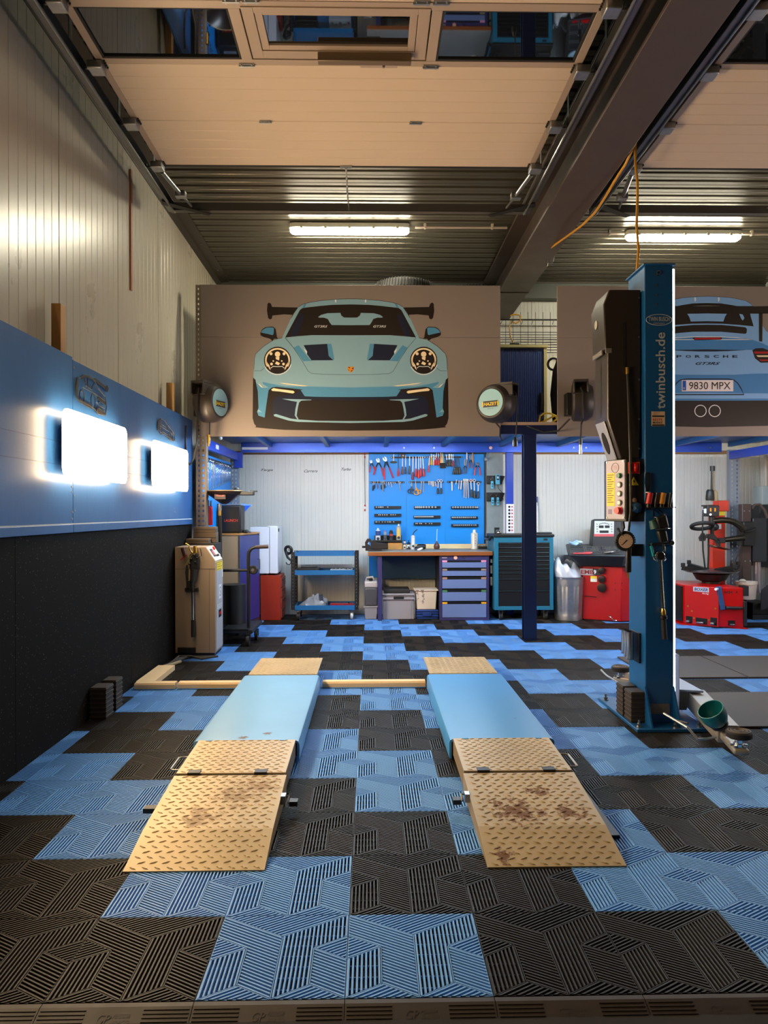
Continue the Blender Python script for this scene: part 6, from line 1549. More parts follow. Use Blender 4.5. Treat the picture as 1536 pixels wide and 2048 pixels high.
# ---- socket rails: nine black bars with sockets
def c3(x, y): return (720 + x / 10.971, 1000 + y / 10.971)
def c4(x, y): return (845 + x / 9.309, 1000 + y / 9.309)
rows = [('top left', c3(312, 160), c3(905, 160), [.08, .16, .22, .26, .32, .50], .008), ('middle left', c3(312, 330), c3(905, 330), [.17, .23, .31, .39, .47, .62, .70, .78], .008), ('bottom left', c3(312, 485), c3(905, 485), [.06, .10, .18, .30, .40, .49, .55, .60, .72], .007),
        ('top middle', c3(1185, 160), c4(340, 135), [.06, .13, .20, .27, .36, .46, .56, .68, .80], .013), ('centre', c3(1175, 370), c4(335, 310), [.05, .11, .17, .23, .29, .35, .41, .47, .53, .59, .65, .71], .010), ('bottom middle', c3(1180, 520), c4(340, 440), [.08, .13, .22, .28, .44, .58, .66], .008),
        ('top right', c4(535, 138), c4(1045, 138), [.06, .15, .24, .34, .43, .52, .61, .70, .79, .88, .95], .012), ('middle right', c4(530, 328), c4(1035, 328), [.05, .11, .17, .24, .31, .38, .45, .52, .59, .66, .74, .82, .89], .010), ('bottom right', c4(535, 472), c4(1045, 472), [.10, .17, .24, .31, .38, .45, .52, .59, .66, .74, .82, .89], .009)]
smesh = {}
for nm, a, b, fr_, r in rows:
    A, B = W(a, YP - .03), W(b, YP - .03)
    t = thing('socket_rail', 'black socket rail, %s of the nine on the blue tool board' % nm, 'rail', ((A.x + B.x) / 2, YP, A.z), 'socket rails')
    MB().box(A.x, YP - .022, A.z - .016, B.x, YP - .0005, A.z + .016).build('rail_body', BLACK, t, bev=.004)
    MB().box(A.x, YP - .034, A.z - .02, B.x, YP - .022, A.z - .012).build('rail_lip', BLACK, t, bev=.002)
    if r not in smesh:
        smesh[r] = MB().lathe([(r * .55, -.002), (r * .7, -.002), (r * .75, -.006), (r, -.008), (r, -.03), (r * .95, -.032), (r * .62, -.032), (r * .62, -.026), (0, -.026)], (0, 0, 0), (0, 1, 0), 12).mesh('socket', mat('socket satin', '#d0d2d4', .3, .5))
    for q_, f in enumerate(fr_):
        o = bpy.data.objects.new('socket', smesh[r]); C.objects.link(o); o.location = (A.x + (B.x - A.x) * f, YP - .021, A.z + .002)
        tag(o, 'chrome socket, %s from the left on the %s black socket rail' % (ORD[q_], nm), 'socket', 'chrome sockets on the %s rail' % nm)

# ================================================================ ON THE BENCH
ZB = .8215
def can(label, px0, px1, y_top, y_bot, Y, body, cap, name='spray_can', shoulder=.82, neck=.35, band=None, z0=None, grp='cans and bottles on the bench'):
    A, B = at(px0, y_bot, Y), at(px1, y_top, Y); r = (B.x - A.x) / 2; x = (A.x + B.x) / 2
    zb = ZB if z0 is None else z0; H = B.z - A.z
    t = thing(name, label, 'can' if 'can' in name else 'bottle', (x, Y, zb), grp)
    MB().lathe([(r * .9, 0), (r, H * .02), (r, H * shoulder), (r * neck, H * (shoulder + .07)), (r * neck, H * (shoulder + .08))], (x, Y, zb), (0, 0, 1), 20).build('body', mat('can ' + body, body, .3, .2), t)
    MB().lathe([(r * neck * 1.1, H * (shoulder + .075)), (r * neck * 1.1, H * .96), (r * neck * .6, H), (0, H)], (x, Y, zb), (0, 0, 1), 16).build('cap', mat('cap ' + cap, cap, .4), t)
    if band:
        MB().lathe([(r * 1.012, H * band[1]), (r * 1.012, H * band[2])], (x, Y, zb), (0, 0, 1), 20).build('label_band', mat('band ' + band[0], band[0], .4), t)
        MB().lathe([(r * .6, 0), (r * .6, .001)], (x, Y - r * 1.006, zb + H * .22), (0, -1, 0), 12).build('label_mark', mat('mark ' + band[0], '#222831', .5), t)
    return t
tz = at(775, 1083, 7.2).z
tr = thing('can_tray', 'black tray holding four cans at the left of the bench', 'tray', (.35, 7.2, ZB))
ax0, ax1 = at(749, 1083, 7.2).x, at(804, 1083, 7.2).x
MB().box(ax0, 7.13, tz - .012, ax1, 7.28, tz).build('tray_base', BLACK, tr, bev=.002)
MB().box(ax0, 7.13, tz - .012, ax1, 7.14, tz + .02).build('tray_lip', BLACK, tr, bev=.002)
MB().box(ax0, 7.27, tz, ax1, 7.28, tz + .075).build('tray_back', BLACK, tr, bev=.002)
bx0, bx1 = at(776, 1093, 7.14).x, at(804, 1093, 7.14).x
MB().box(bx0, 7.14, ZB, bx1, 7.27, tz - .0125).build('wood_support', mat('support wood', '#b8823e', .5, var=.3, vscale=10), tr, bev=.002)
MB().box(ax0, 7.16, ZB, bx0 - .001, 7.27, tz - .0125).build('dark_support', BLACK, tr)
can('white and navy spray can, first in the black tray', 751, 761, 1056.5, 1083, 7.2, '#d8dce4', '#e8e8ec', band=('#24407c', .45, .8), z0=tz + .0005)
can('small silver spray can with red cap in the black tray', 767, 773.8, 1060, 1082, 7.2, '#8a9298', '#c82c3c', band=('#3a4248', .2, .6), z0=tz + .0005)
can('dark spray can with red label in the black tray', 778, 786.5, 1059, 1082, 7.2, '#2a2a2c', '#3a3a3c', neck=.7, band=('#b03030', .5, .65), z0=tz + .0005)
can('tall silver-gold spray can, last in the black tray', 792.5, 802, 1047, 1082, 7.2, '#b8b0a4', '#e4e4e4', band=('#d0b060', .25, .7), z0=tz + .0005)
can('small beige bottle in front of the pine strip', 806, 812, 1081, 1099, 7.18, '#c8bcb0', '#22262a', name='small_bottle', neck=.8, band=('#4a4e58', .5, .7))
can('small dark bottle with white label beside the beige one', 814, 820.7, 1080, 1098.5, 7.18, '#1e2a36', '#16181c', name='small_bottle', shoulder=.7, neck=.25, band=('#c8d4dc', .15, .5))
t = can('white squeeze bottle with an angled black nozzle', 822, 830, 1068, 1098.5, 7.15, '#e6eaee', '#1c1e22', name='squeeze_bottle', shoulder=.86, neck=.4, band=('#9aa2aa', .80, .82))
a = at(826, 1068, 7.15); b = at(834.5, 1059, 7.15); MB().tube([a, a.lerp(b, .3) + Vector((0, 0, .01)), b], .006, 8).build('nozzle', BLACK, t)
t = can('large white bottle with printed scale at the right of bench', 942, 955.6, 1059.5, 1098.5, 7.15, '#e4ddd0', '#e8e6e0', name='plastic_bottle', shoulder=.80, neck=.42)
A = at(949, 1080, 7.15)
for i in range(9): MB().box(A.x - .008, 7.15 - .0445, ZB + .05 + i * .018, A.x + (.012 if i % 2 else .004), 7.15 - .0425, ZB + .056 + i * .018).build('scale_mark', mat('scale ink', '#4a4a4a', .6), t)
t = thing('oil_bulb', 'brown rubber bulb syringe with a thin white tube on the bench', 'syringe', (at(873.5, 1092, 7.15).x, 7.15, ZB))
bx = at(873.5, 1092, 7.15).x
MB().lathe([(0, 0), (.03, .004), (.040, .03), (.034, .058), (.014, .085), (.008, .105), (0, .105)], (bx, 7.15, ZB), (0, 0, 1), 24).build('bulb', mat('bulb brown', '#4a2c26', .45), t)
MB().tube([(bx, 7.15, ZB + .10), (bx + .002, 7.15, ZB + .18), (bx + .006, 7.15, at(873, 1058, 7.15).z)], .004, 8).build('tube', mat('tube white', '#bcd4e8', .3), t)
t = thing('angle_grinder', 'black round-bodied grinder lying on the bench near the squeeze bottle', 'tool', (at(843, 1094, 7.1).x, 7.1, ZB))
gx = at(843, 1094, 7.1).x
MB().lathe([(.0, -.055), (.028, -.055), (.034, -.03), (.034, .03), (.028, .055), (0, .055)], (gx, 7.12, ZB + .0345), (1, 0, 0), 20).build('body', BLACK, t)
MB().cyl((gx - .05, 7.12, ZB + .03), (gx - .075, 7.10, ZB + .02), .015, n=12).build('neck', DSTEEL, t)
t = thing('rag', 'crumpled white and dark rag on the front of the bench', 'rag', (at(837, 1102, 6.9).x, 6.9, ZB))
random.seed(3)
for k, (m, ox) in enumerate(((WHITE, .02), (mat('rag dark', '#3c4450', .8), -.02))):
    mb = MB(); mb.sphere((0, 0, 0), .035, 14, (1.1, .9, .45))
    mb.v = [(x + .010 * math.sin(31 * y + 17 * z + k), y + .01 * math.sin(37 * x), max(-.0155, z + .008 * math.sin(43 * x + 29 * y))) for x, y, z in mb.v]
    cx_ = at(837, 1102, 6.9).x + ox; mb.xf(Matrix.Translation((cx_, 6.9 + .02 * k, ZB + .016))); mb.build('fold', m, t)
t = thing('small_clutter_tray', 'small dark parts tray with shiny pieces behind the large white bottle', 'tray', (at(965, 1094, 7.2).x, 7.2, ZB))
cx_ = at(965, 1094, 7.2).x
MB().box(cx_ - .05, 7.15, ZB, cx_ + .05, 7.27, ZB + .035).build('tray', BLACK, t, bev=.006)
for k in range(5): MB().cyl((cx_ - .035 + k * .017, 7.18 + .01 * (k % 2), ZB + .035), (cx_ - .035 + k * .017, 7.18 + .01 * (k % 2), ZB + .05 + .008 * (k % 3)), .008, n=8).build('shiny_piece', STEEL, t)
# vise
vs_ = thing('bench_vise', 'dark steel bench vise at the left end of the workbench', 'vise', (at(750, 1100, 6.85).x, 6.85, ZB))
VM = mat('vise dark', '#2b2422', .45, .4)
def vx(px): return at(px, 1095, 6.80).x
def vz(py): return at(750, py, 6.80).z
MB().box(vx(736), 6.76, ZB, vx(763), 6.92, ZB + .02).build('base', VM, vs_, bev=.006)
MB().prism([(vx(742), ZB + .02), (vx(741), vz(1083)), (vx(748), vz(1079)), (vx(752), vz(1085)), (vx(776), vz(1087)), (vx(776), vz(1097)), (vx(758), ZB + .02)], 'y', 6.79, 6.88).build('fixed_body', VM, vs_, bev=.006)
mb = MB(); cc = Vector((vx(737.5), 6.835, vz(1088)))
mb.prism([(vx(731), ZB - .01 + .012), (vx(730), vz(1085)), (vx(734), vz(1078)), (vx(740), vz(1077)), (vx(744), vz(1082)), (vx(742), vz(1087)), (vx(738), vz(1083)), (vx(735), vz(1088)), (vx(741), vz(1091)), (vx(742), ZB + .002)], 'y', 6.80, 6.87); mb.build('moving_jaw', VM, vs_, bev=.004)
mb = MB(); mb.cyl((vx(724), 6.835, vz(1094)), (vx(733), 6.835, vz(1094)), .014, n=12); mb.cyl((vx(725.5), 6.77, vz(1094)), (vx(725.5), 6.90, vz(1094)), .007, n=8); mb.build('screw_handle', DSTEEL, vs_)

# ================================================================ GREY BOARD AND CLAMPS RIGHT OF THE TOOL BOARD
gbx0, gbx1 = at(971.5, 980, 7.33).x, at(1005, 980, 7.33).x
gb = thing('grey_board', 'narrow grey concrete-look board between the tool board and blue post', 'board', ((gbx0 + gbx1) / 2, 7.33, .9))
MB().box(gbx0 + .012, 7.33, .45, gbx1, 7.347, at(990, 906, 7.33).z).build('board', mat('grey board', '#8d9a9c', .6, var=.3, vscale=6), gb)
def c8(x, y): return (960 + x / 10.775, 890 + y / 10.775)
for i, (ya, yb) in enumerate(((660, 842), (1022, 1212))):
    A, B = W(c8(148, yb), 7.30), W(c8(512, ya), 7.30)
    t = thing('clamp_holder', '%s black holder plate for clamps on the grey board' % ['upper', 'lower'][i], 'holder', (A.x, 7.31, A.z), 'clamp holders')
    MB().box(A.x, 7.29, A.z, B.x - .02, 7.3295, B.z).build('plate', BLACK, t, bev=.006)
    MB().prism([(B.x - .022, A.z + .02), (B.x + .012, B.z - .008), (B.x - .022, B.z)], 'y', 7.285, 7.329).build('side_wing', BLACK, t)
TEAL = mat('clamp teal', '#58b8d8', .4)
for i, (x0, x1, ya, yb, yc_) in enumerate(((237, 290, 680, 780, 940), (245, 300, 1035, 1130, 1300), (362, 412, 1035, 1130, 1300))):
    A, B, D = W(c8(x0, ya), 7.27), W(c8(x1, yb), 7.27), W(c8(x1, yc_), 7.27)
    t = thing('spring_clamp', 'teal spring clamp with chrome jaws, %s' % ['on the upper holder plate', 'left one on the lower holder plate', 'right one on the lower holder plate'][i], 'clamp', (A.x, 7.27, D.z), 'teal spring clamps')
    MB().box(A.x, 7.265, D.z, B.x, 7.289, B.z).build('handle', TEAL, t, bev=.004)
    for q in (.3, .6): MB().box(A.x + .008, 7.262, D.z + (B.z - D.z) * q - .008, B.x - .008, 7.2655, D.z + (B.z - D.z) * q + .012).build('handle_slot', mat('slot teal', '#14566e', .5), t)
    mb = MB(); mb.prism([(A.x + .004, B.z), (A.x - .008, B.z + .03), (A.x + .006, B.z + .035), ((A.x + B.x) / 2 - .004, A.z), ((A.x + B.x) / 2 + .004, A.z), (B.x + .008, B.z + .035), (B.x + .012, B.z + .028), (B.x - .004, B.z)], 'y', 7.268, 7.286); mb.build('jaws', CHROME, t, bev=.001)
A, B = W(c8(335, 850), 7.27), W(c8(430, 635), 7.27)
t = thing('battery_tester', 'teal framed handheld tester on the upper clamp holder', 'tester', (A.x, 7.27, A.z))
MB().box(A.x, 7.262, A.z, B.x, 7.289, B.z).build('case', TEAL, t, bev=.006)
MB().box(A.x + .012, 7.258, A.z + .055, B.x - .012, 7.2625, B.z - .01).build('front', mat('tester navy', '#0e2a3c', .4), t)
MB().box((A.x + B.x) / 2 - .008, 7.255, A.z + .075, (A.x + B.x) / 2 + .008, 7.2585, B.z - .025).build('display', WHITE, t)
MB().tube([((A.x + B.x) / 2, 7.275, A.z), ((A.x + B.x) / 2 + .01, 7.28, A.z - .05), (B.x + .03, 7.30, A.z - .10), (B.x + .05, 7.32, A.z - .2)], .004, 6).build('lead', BLACK, t)
A, B = W(c8(130, 290), 7.28), W(c8(232, 60), 7.05)
t = thing('deck_lever', 'chrome lever with pale ball knob beside the tool board top', 'lever', (A.x, 7.28, A.z))
MB().cyl(A, B, .008, n=8).build('rod', CHROME, t)
MB().sphere(tuple(B), .022, 14).build('knob', mat('knob pink', '#e8b8b0', .3), t)
MB().box(A.x - .02, 7.27, A.z - .03, A.x + .02, 7.3295, A.z + .02).build('pivot_plate', STEEL, t, bev=.003)
# cord and wall lettering
cd = thing('pull_rope', 'thin dark cord with red ends hanging on the back wall left of tool board', 'rope', (at(729, 1000, 7.33).x, 7.33, 1.4))
x_ = at(729.3, 950, 7.335).x
MB().cyl((x_, 7.335, at(729, 906, 7.335).z), (x_ + .004, 7.335, at(729, 1010, 7.335).z), .003, n=6).build('cord', HOSE, cd)
for py in (908, 914, 1011, 1020): MB().sphere((x_ + .003, 7.335, at(729, py, 7.335).z), .010, 8, (1, 1, 1.4)).build('red_end', RED, cd)
SC = mat('badge black', '#15171a', .35)
for s, px, py, wpx in (('Targa', 534, 940.5, 24), ('Carrera', 621.5, 942, 27), ('Turbo', 692.5, 938.5, 19)):
    p = at(px, py, 7.347)
    t = thing('wall_badge', 'small black script lettering %s on the white back wall' % s, 'lettering', tuple(p), 'script badges on the back wall')
    text('badge_script', s, wpx * 9.29 / 1448, .036, facing((p.x, 7.347, p.z)), SC, t, .004, shear=.45, bold=.01)

# ================================================================ UNDER THE BENCH
def c5(x, y): return (720 + x / 9.6, 1100 + y / 9.6)
A, B = W(c5(80, 1350), 6.78), W(c5(335, 1085), 6.78)
t = thing('grey_bin', 'small grey plastic bin on the floor left of workbench leg', 'bin', ((A.x + B.x) / 2, 6.85, 0))
PG = mat('grey plastic', '#8f8684', .5)
MB().hexa([(A.x + .012, 6.78, .0005), (B.x - .012, 6.78, .0005), (B.x - .012, 7.05, .0005), (A.x + .012, 7.05, .0005)], [(A.x, 6.77, B.z), (B.x, 6.77, B.z), (B.x, 7.06, B.z), (A.x, 7.06, B.z)]).build('bin_body', PG, t, bev=.006)
MB().box(A.x - .006, 6.764, B.z - .012, B.x + .006, 7.066, B.z + .004).build('bin_rim', PG, t, bev=.003)
zc = B.z + .0045
A2, B2 = W(c5(85, 1040), 6.80), W(c5(335, 600), 6.80)
t = thing('jerry_can', 'translucent grey jerry can with dark contents standing on the grey bin', 'can', ((A.x + B.x) / 2, 6.85, zc))
MB().box(A2.x + .004, 6.79, zc, B2.x - .004, 6.99, W(c5(85, 730), 6.80).z).build('dark_contents', mat('can dark fill', '#4b484a', .35), t, bev=.015, segs=3)
MB().box(A2.x, 6.785, W(c5(85, 730), 6.80).z, B2.x, 6.995, B2.z).build('can_shoulder', mat('can milky', '#b3a8a2', .4), t, bev=.02, segs=3)
MB().tube([(A2.x + .02, 6.89, B2.z - .01), (A2.x + .03, 6.89, B2.z + .035), (A2.x + .10, 6.89, B2.z + .045), (B2.x - .05, 6.89, B2.z + .01)], .014, 10).build('handle', mat('can milky', '#b3a8a2', .4), t)
MB().cyl(((A2.x + B2.x) / 2, 6.84, B2.z - .01), ((A2.x + B2.x) / 2, 6.84, B2.z + .03), .022, n=16).build('cap', BLACK, t)
A, B = W(c5(432, 1360), 6.75), W(c5(1055, 840), 6.75)
t = thing('grey_crate', 'large grey plastic crate under the workbench', 'crate', ((A.x + B.x) / 2, 6.9, 0))
GC = mat('crate grey', '#8d8483', .5)
MB().box(A.x + .01, 6.76, .0005, B.x - .01, 7.15, B.z - .02).build('crate_body', GC, t, bev=.006)
MB().box(A.x, 6.745, B.z - .07, B.x, 7.16, B.z - .055).build('rib', GC, t, bev=.003); MB().box(A.x, 6.745, B.z - .02, B.x, 7.16, B.z).build('rim', GC, t, bev=.004)
for f in (0, .125, .875, .985): MB().box(A.x + (B.x - A.x) * f, 6.747, .01, A.x + (B.x - A.x) * f + .008, 6.765, B.z - .02).build('corner_rib', GC, t, bev=.002)
for f in (.33, .67): MB().box(A.x + (B.x - A.x) * f, 6.747, B.z - .055, A.x + (B.x - A.x) * f + .008, 6.765, B.z - .02).build('corner_rib', GC, t, bev=.002)
MB().box(A.x + (B.x - A.x) * .34, 6.743, B.z - .085 + .02, A.x + (B.x - A.x) * .66, 6.762, B.z - .035).build('handle_slot', mat('slot black', '#040404', .9), t, bev=.004)
MB().box(A.x + .02, 6.80, B.z - .0, B.x - .06, 7.12, B.z + .05).build('dark_load', mat('crate load', '#1a1410', .7), t, bev=.01)
A, B = W(c5(1082, 1360), 6.76), W(c5(1515, 1150), 6.76)
t = thing('blue_crate', 'dark blue plastic crate under the bench carrying a beige tub', 'crate', ((A.x + B.x) / 2, 6.9, 0))
BC = mat('crate blue', '#12316e', .5)
bx1_ = min(B.x, dx0 - .006)
MB().box(A.x, 6.77, .0005, bx1_, 7.1, B.z - .001).build('crate_body', BC, t, bev=.006)
for z in (.03, .065, B.z - .02): MB().box(A.x - .003, 6.762, z, bx1_ + .003, 6.78, z + .01).build('crate_rib', BC, t, bev=.002)
MB().box(A.x + (bx1_ - A.x) * .3, 6.758, .035, A.x + (bx1_ - A.x) * .7, 6.772, B.z - .03).build('front_plate', BC, t, bev=.004)
A3, B3 = W(c5(1090, 1130), 6.76), W(c5(1460, 765), 6.76)
t = thing('beige_tub', 'stained beige plastic tub on top of the blue crate', 'tub', ((A3.x + B3.x) / 2, 6.9, B.z))
BT = rust_mat('tub beige', '#d9c3a8', '#6a4e48', [(.62, 6.75, .06), (.70, 6.75, .05)], .3, .4, 0)
MB().hexa([(A3.x, 6.78, B.z), (B3.x, 6.78, B.z), (B3.x, 7.02, B.z), (A3.x, 7.02, B.z)], [(A3.x - .012, 6.765, B3.z - .01), (B3.x + .012, 6.765, B3.z - .01), (B3.x + .012, 7.035, B3.z - .01), (A3.x - .012, 7.035, B3.z - .01)]).build('tub_body', BT, t, bev=.012, segs=3)
MB().box(A3.x - .028, 6.755, B3.z - .014, min(B3.x + .028, dx0 - .004), 7.045, B3.z).build('tub_rim', BT, t, bev=.005)

# ================================================================ TEAL TOOL CABINET ON CASTERS
TC = mat('cabinet teal', '#22667f', .38)
a0, a1 = at(988.5, 1150, 6.60).x, at(1106.8, 1150, 6.60).x; z0, z1 = at(1050, 1220, 6.60).z, at(1050, 1074, 6.60).z
tcab = thing('tool_cabinet', 'teal roller tool cabinet with black drawers behind the navy post', 'tool cabinet', ((a0 + a1) / 2, 6.8, 0))
MB().box(a0, 6.62, z0, a1, 7.07, z1).build('carcass', TC, tcab, bev=.004)
d0, d1 = at(997, 1150, 6.60).x, at(1099.5, 1150, 6.60).x; dz0, dz1 = at(1050, 1212.5, 6.60).z, at(1050, 1085, 6.60).z
mb = MB(); mb.box(a0, 6.60, z0, d0, 6.62, z1); mb.box(d1, 6.60, z0, a1, 6.62, z1); mb.box(d0, 6.60, dz1, d1, 6.62, z1); mb.box(d0, 6.60, z0, d1, 6.62, dz0); mb.build('front_frame', TC, tcab, bev=.002)
ys = [1085, 1094, 1104, 1112, 1120, 1129, 1137, 1145, 1157, 1181, 1212.5]
for ya, yb in zip(ys, ys[1:]):
    za, zb_2 = at(1050, ya, 6.6).z, at(1050, yb, 6.6).z
    d = MB().box(d0 + .004, 6.604, zb_2 + .002, d1 - .004, 6.63, za - .016).build('drawer', mat('drawer black', '#09090a', .45), tcab, bev=.002)
    MB().prism([(6.604, za - .016), (6.594, za - .010), (6.596, za - .004), (6.62, za - .006)], 'x', d0 + .004, d1 - .004).build('pull_lip', mat('pull black', '#1d1d20', .3), d)
MB().box(a0 - .012, 6.585, z1, a1 + .012, 7.09, z1 + .032).build('top_mat', BLACK, tcab, bev=.008, segs=3)
MB().cyl((at(1047, 1078, 6.6).x, 6.60, at(1047, 1079, 6.6).z), (at(1047, 1078, 6.6).x, 6.596, at(1047, 1079, 6.6).z), .010, n=12).build('lock', STEEL, tcab)
MB().box(at(1087, 1079, 6.6).x, 6.598, at(1090, 1081, 6.6).z, at(1095, 1079, 6.6).x, 6.60, at(1090, 1077, 6.6).z).build('maker_plate', BLACK, tcab)
hx = a0
MB().tube([(hx + .0, 6.66, .99), (hx - .035, 6.64, .985), (hx - .045, 6.66, .96), (hx - .04, 6.80, .955), (hx - .045, 6.98, .96), (hx, 7.0, .99)], .016, 10).build('push_handle', BLACK, tcab)
def caster(x, y, r, parent, swivel=.02, m=RUBBER, hubm=None, top=None):
    MB().cyl((x - .014, y, r), (x + .014, y, r), r, n=22).build('wheel', m, parent)
    MB().cyl((x - .016, y, r), (x + .016, y, r), r * .55, n=16).build('wheel_hub', hubm or mat('hub teal grey', '#7ba6b4', .35, .4), parent)
    mb = MB(); mb.box(x - .022, y - .02, r, x - .017, y + .02, top - .006); mb.box(x + .017, y - .02, r, x + .022, y + .02, top - .006); mb.box(x - .022, y - .02, top - .010, x + .022, y + .02, top - .006); mb.box(x - .032, y - .04, top - .008, x + .032, y + .04, top - .0005); mb.build('caster_fork', GALV, parent)
for x in (a0 + .09, a1 - .08):
    for y in (6.68, 7.0): caster(x, y, .052, tcab, top=z0)
bx_ = thing('black_organiser', 'black open box of chrome parts on the tool cabinet', 'box', (at(990, 1063, 6.75).x, 6.8, z1 + .0325))
e0, e1 = at(978.5, 1063, 6.75).x + .08, at(1002, 1063, 6.75).x
zt_ = z1 + .0325
MB().box(e0, 6.72, zt_, e1, 6.86, zt_ + .012).build('box_base', BLACK, bx_, bev=.002); MB().box(e0, 6.85, zt_, e1, 6.86, zt_ + .075).build('box_back', BLACK, bx_)
for k in range(5): MB().torus((e0 + .025 + k * (e1 - e0 - .05) / 4, 6.79, zt_ + .026 + .012 * (k % 2)), .016, .006, (0, 1, .6), 16, 6).build('chrome_ring', CHROME, bx_)
x_ = at(1098, 1066, 6.8).x
cl = thing('cabinet_pouch', 'flat dark pouch lying at the right end of the tool cabinet top', 'pouch', (x_, 6.8, zt_))
MB().box(x_ - .14, 6.72, zt_, x_ + .02, 6.86, zt_ + .018).build('pouch', mat('pouch', '#26292c', .7), cl, bev=.006)
sk = thing('white_stick', 'white stick with dark cap leaning on the back wall behind navy post', 'stick', (at(1073, 1065, 7.28).x, 7.28, 1.0))
A, B = at(1073.5, 1066, 7.30), at(1073, 995, 7.335)
MB().cyl((A.x, 7.2, .0), (B.x, 7.33, B.z), .012, n=10).build('stick', WHITE, sk)
MB().cyl((B.x, 7.325, B.z - .11), (B.x, 7.331, B.z + .01), .015, n=10).build('cap', NAVY, sk)

# ================================================================ LEFT CORNER
# ---- beige service machine against the wall mat
GMf = mat('machine beige grey', '#94836f', .42, var=.08, vscale=4)
gm = thing('service_machine', 'upright beige service machine with sloping control panel by the wall mat', 'machine', (-1.5, 4.75, 0))
gx0, gx1, gy0, gy1 = -1.685, -1.325, 4.60, 4.92
zt = .985
prof = [(gx0, .03), (gx1, .03), (gx1, .855), (gx1 - .085, zt), (gx0, zt)]
MB().prism(prof, 'y', gy0, gy1).build('cabinet_body', GMf, gm, bev=.004)
MB().box(gx0 + .01, gy0 + .01, .001, gx1 - .01, gy1 - .01, .03).build('plinth', BLACK, gm)
MB().box(gx0 - .001, gy0 - .002, .785, gx1 + .001, gy0 + .001, .789).build('panel_seam', mat('seam dark', '#5d5140', .6), gm)
MB().box(gx1 - .055, gy0 - .0015, .03, gx1 - .052, gy0 + .001, .785).build('panel_seam', mat('seam dark', '#5d5140', .6), gm)
GS = mat('machine side grey', '#a7a6a8', .4)
MB().box(gx1, gy0 + .03, .05, gx1 + .003, gy1 - .004, .84).build('side_panel', GS, gm)
sl = Vector((.085, 0, -.13)).normalized(); up = Vector((-sl.x, 0, -sl.z))
MS = facing((gx1 - .0425, (gy0 + gy1) / 2, (.855 + zt) / 2), (0, 1, 0), up)
MB().box(-.15, -.074, .0, .15, .074, .003).xf(MS).build('control_panel', mat('panel pale grey', '#cfcac2', .45), gm)
MB().box(-.10, -.035, .003, -.01, .045, .006).xf(MS).build('display_bezel', BLACK, gm)
MB().box(-.085, -.02, .006, -.025, .03, .007).xf(MS).build('display', mat('display red', '#a8505a', .4), gm)
mb = MB(); mb.lathe([(0, 0), (.016, 0), (.018, .012), (0, .016)], (0, 0, 0), (0, 0, 1), 16); mb.xf(MS @ Matrix.Translation((.06, .045, .003))); mb.build('stop_button', RED, gm)
for k in range(3): MB().cyl((0, 0, 0), (0, 0, .012), .010, n=12).xf(MS @ Matrix.Translation((.02 + .045 * k, -.03, .003))).build('knob', BLACK if k < 2 else WHITE, gm)
MB().box(gx1 + .003, gy0 + .05, .765, gx1 + .005, gy1 - .03, .845).build('warning_label', YELLOW, gm)
for k in range(4): MB().box(gx1 + .005, gy0 + .06, .835 - k * .02, gx1 + .0056, gy1 - .05 - .05 * (k % 2), .839 - k * .02).build('label_line', BLACK, gm)
MB().box(gx1 + .003, gy1 - .045, .69, gx1 + .005, gy1 - .01, .76).build('side_sticker', WHITE, gm)
MB().box(gx1 + .003, gy0 + .13, .50, gx1 + .005, gy0 + .24, .63).build('logo_plate', WHITE, gm)
text('logo_mark', 'S', .04, .09, facing((gx1 + .0055, gy0 + .185, .565), (0, 1, 0), (0, 0, 1)), BLACK, gm, bold=.01)
text('model_lettering', 'BS-020A20', .20, .045, facing((gx1 + .0035, gy0 + .175, .435), (0, 1, 0), (0, 0, 1)), WHITE, gm, bold=.02)
MB().box(gx1 + .003, gy0 + .13, .33, gx1 + .005, gy0 + .24, .40).build('lower_sticker', BLACK, gm); MB().box(gx1 + .005, gy0 + .14, .355, gx1 + .0056, gy0 + .23, .378).build('sticker_band', RED, gm)
MB().box(-1.66, gy0 - .02, .035, -1.50, gy0 - .0005, .085).build('foot_socket', BLACK, gm, bev=.004)
# hydraulic gun hanging on it
yg = gy0 - .04
hg = thing('grease_gun', 'black lever grease gun with brass pipes hanging on the beige machine', 'tool', (-1.5, yg, .2))
def gp(px, py): return at(px, py, yg)
MB().tube([gp(371, 1087), gp(378, 1091), gp(380, 1100), gp(385, 1106)], .006, 8).build('brass_pipe', BRASS, hg)
MB().tube([gp(369, 1132), gp(374, 1124), gp(384, 1108), gp(392, 1100), gp(390, 1094)], .007, 8).build('brass_lance', BRASS, hg)
MB().tube([gp(361, 1120), gp(374, 1109)], .005, 8).build('red_lever', RED, hg)
MB().cyl(gp(365, 1096), gp(370, 1112), .018, n=14).build('left_barrel', mat('barrel maroon', '#381a18', .4), hg)
MB().cyl(gp(390, 1092), gp(391, 1106), .016, n=14).build('brass_barrel', BRASS, hg)
mb = MB(); mb.box(gp(378, 1100).x, yg, gp(378, 1140).z, gp(397, 1100).x, yg + .039, gp(378, 1108).z); mb.build('pump_head', BLACK, hg, bev=.015, segs=3)
for px, py in ((383, 1118), (391, 1124), (395, 1116), (389, 1110), (380, 1128)): MB().sphere(tuple(gp(px, py) + Vector((0, -.01, 0))), .013, 12).build('valve_knob', DSTEEL, hg)
MB().cyl(gp(388, 1138), gp(386, 1162), .034, .026, n=18).build('reservoir', mat('reservoir', '#2a2724', .3), hg)
mb = MB(); mb.box(gp(372, 1100).x, yg, gp(372, 1180).z, gp(380, 1100).x, yg + .035, gp(372, 1160).z); mb.build('trigger_block', BLACK, hg, bev=.006)
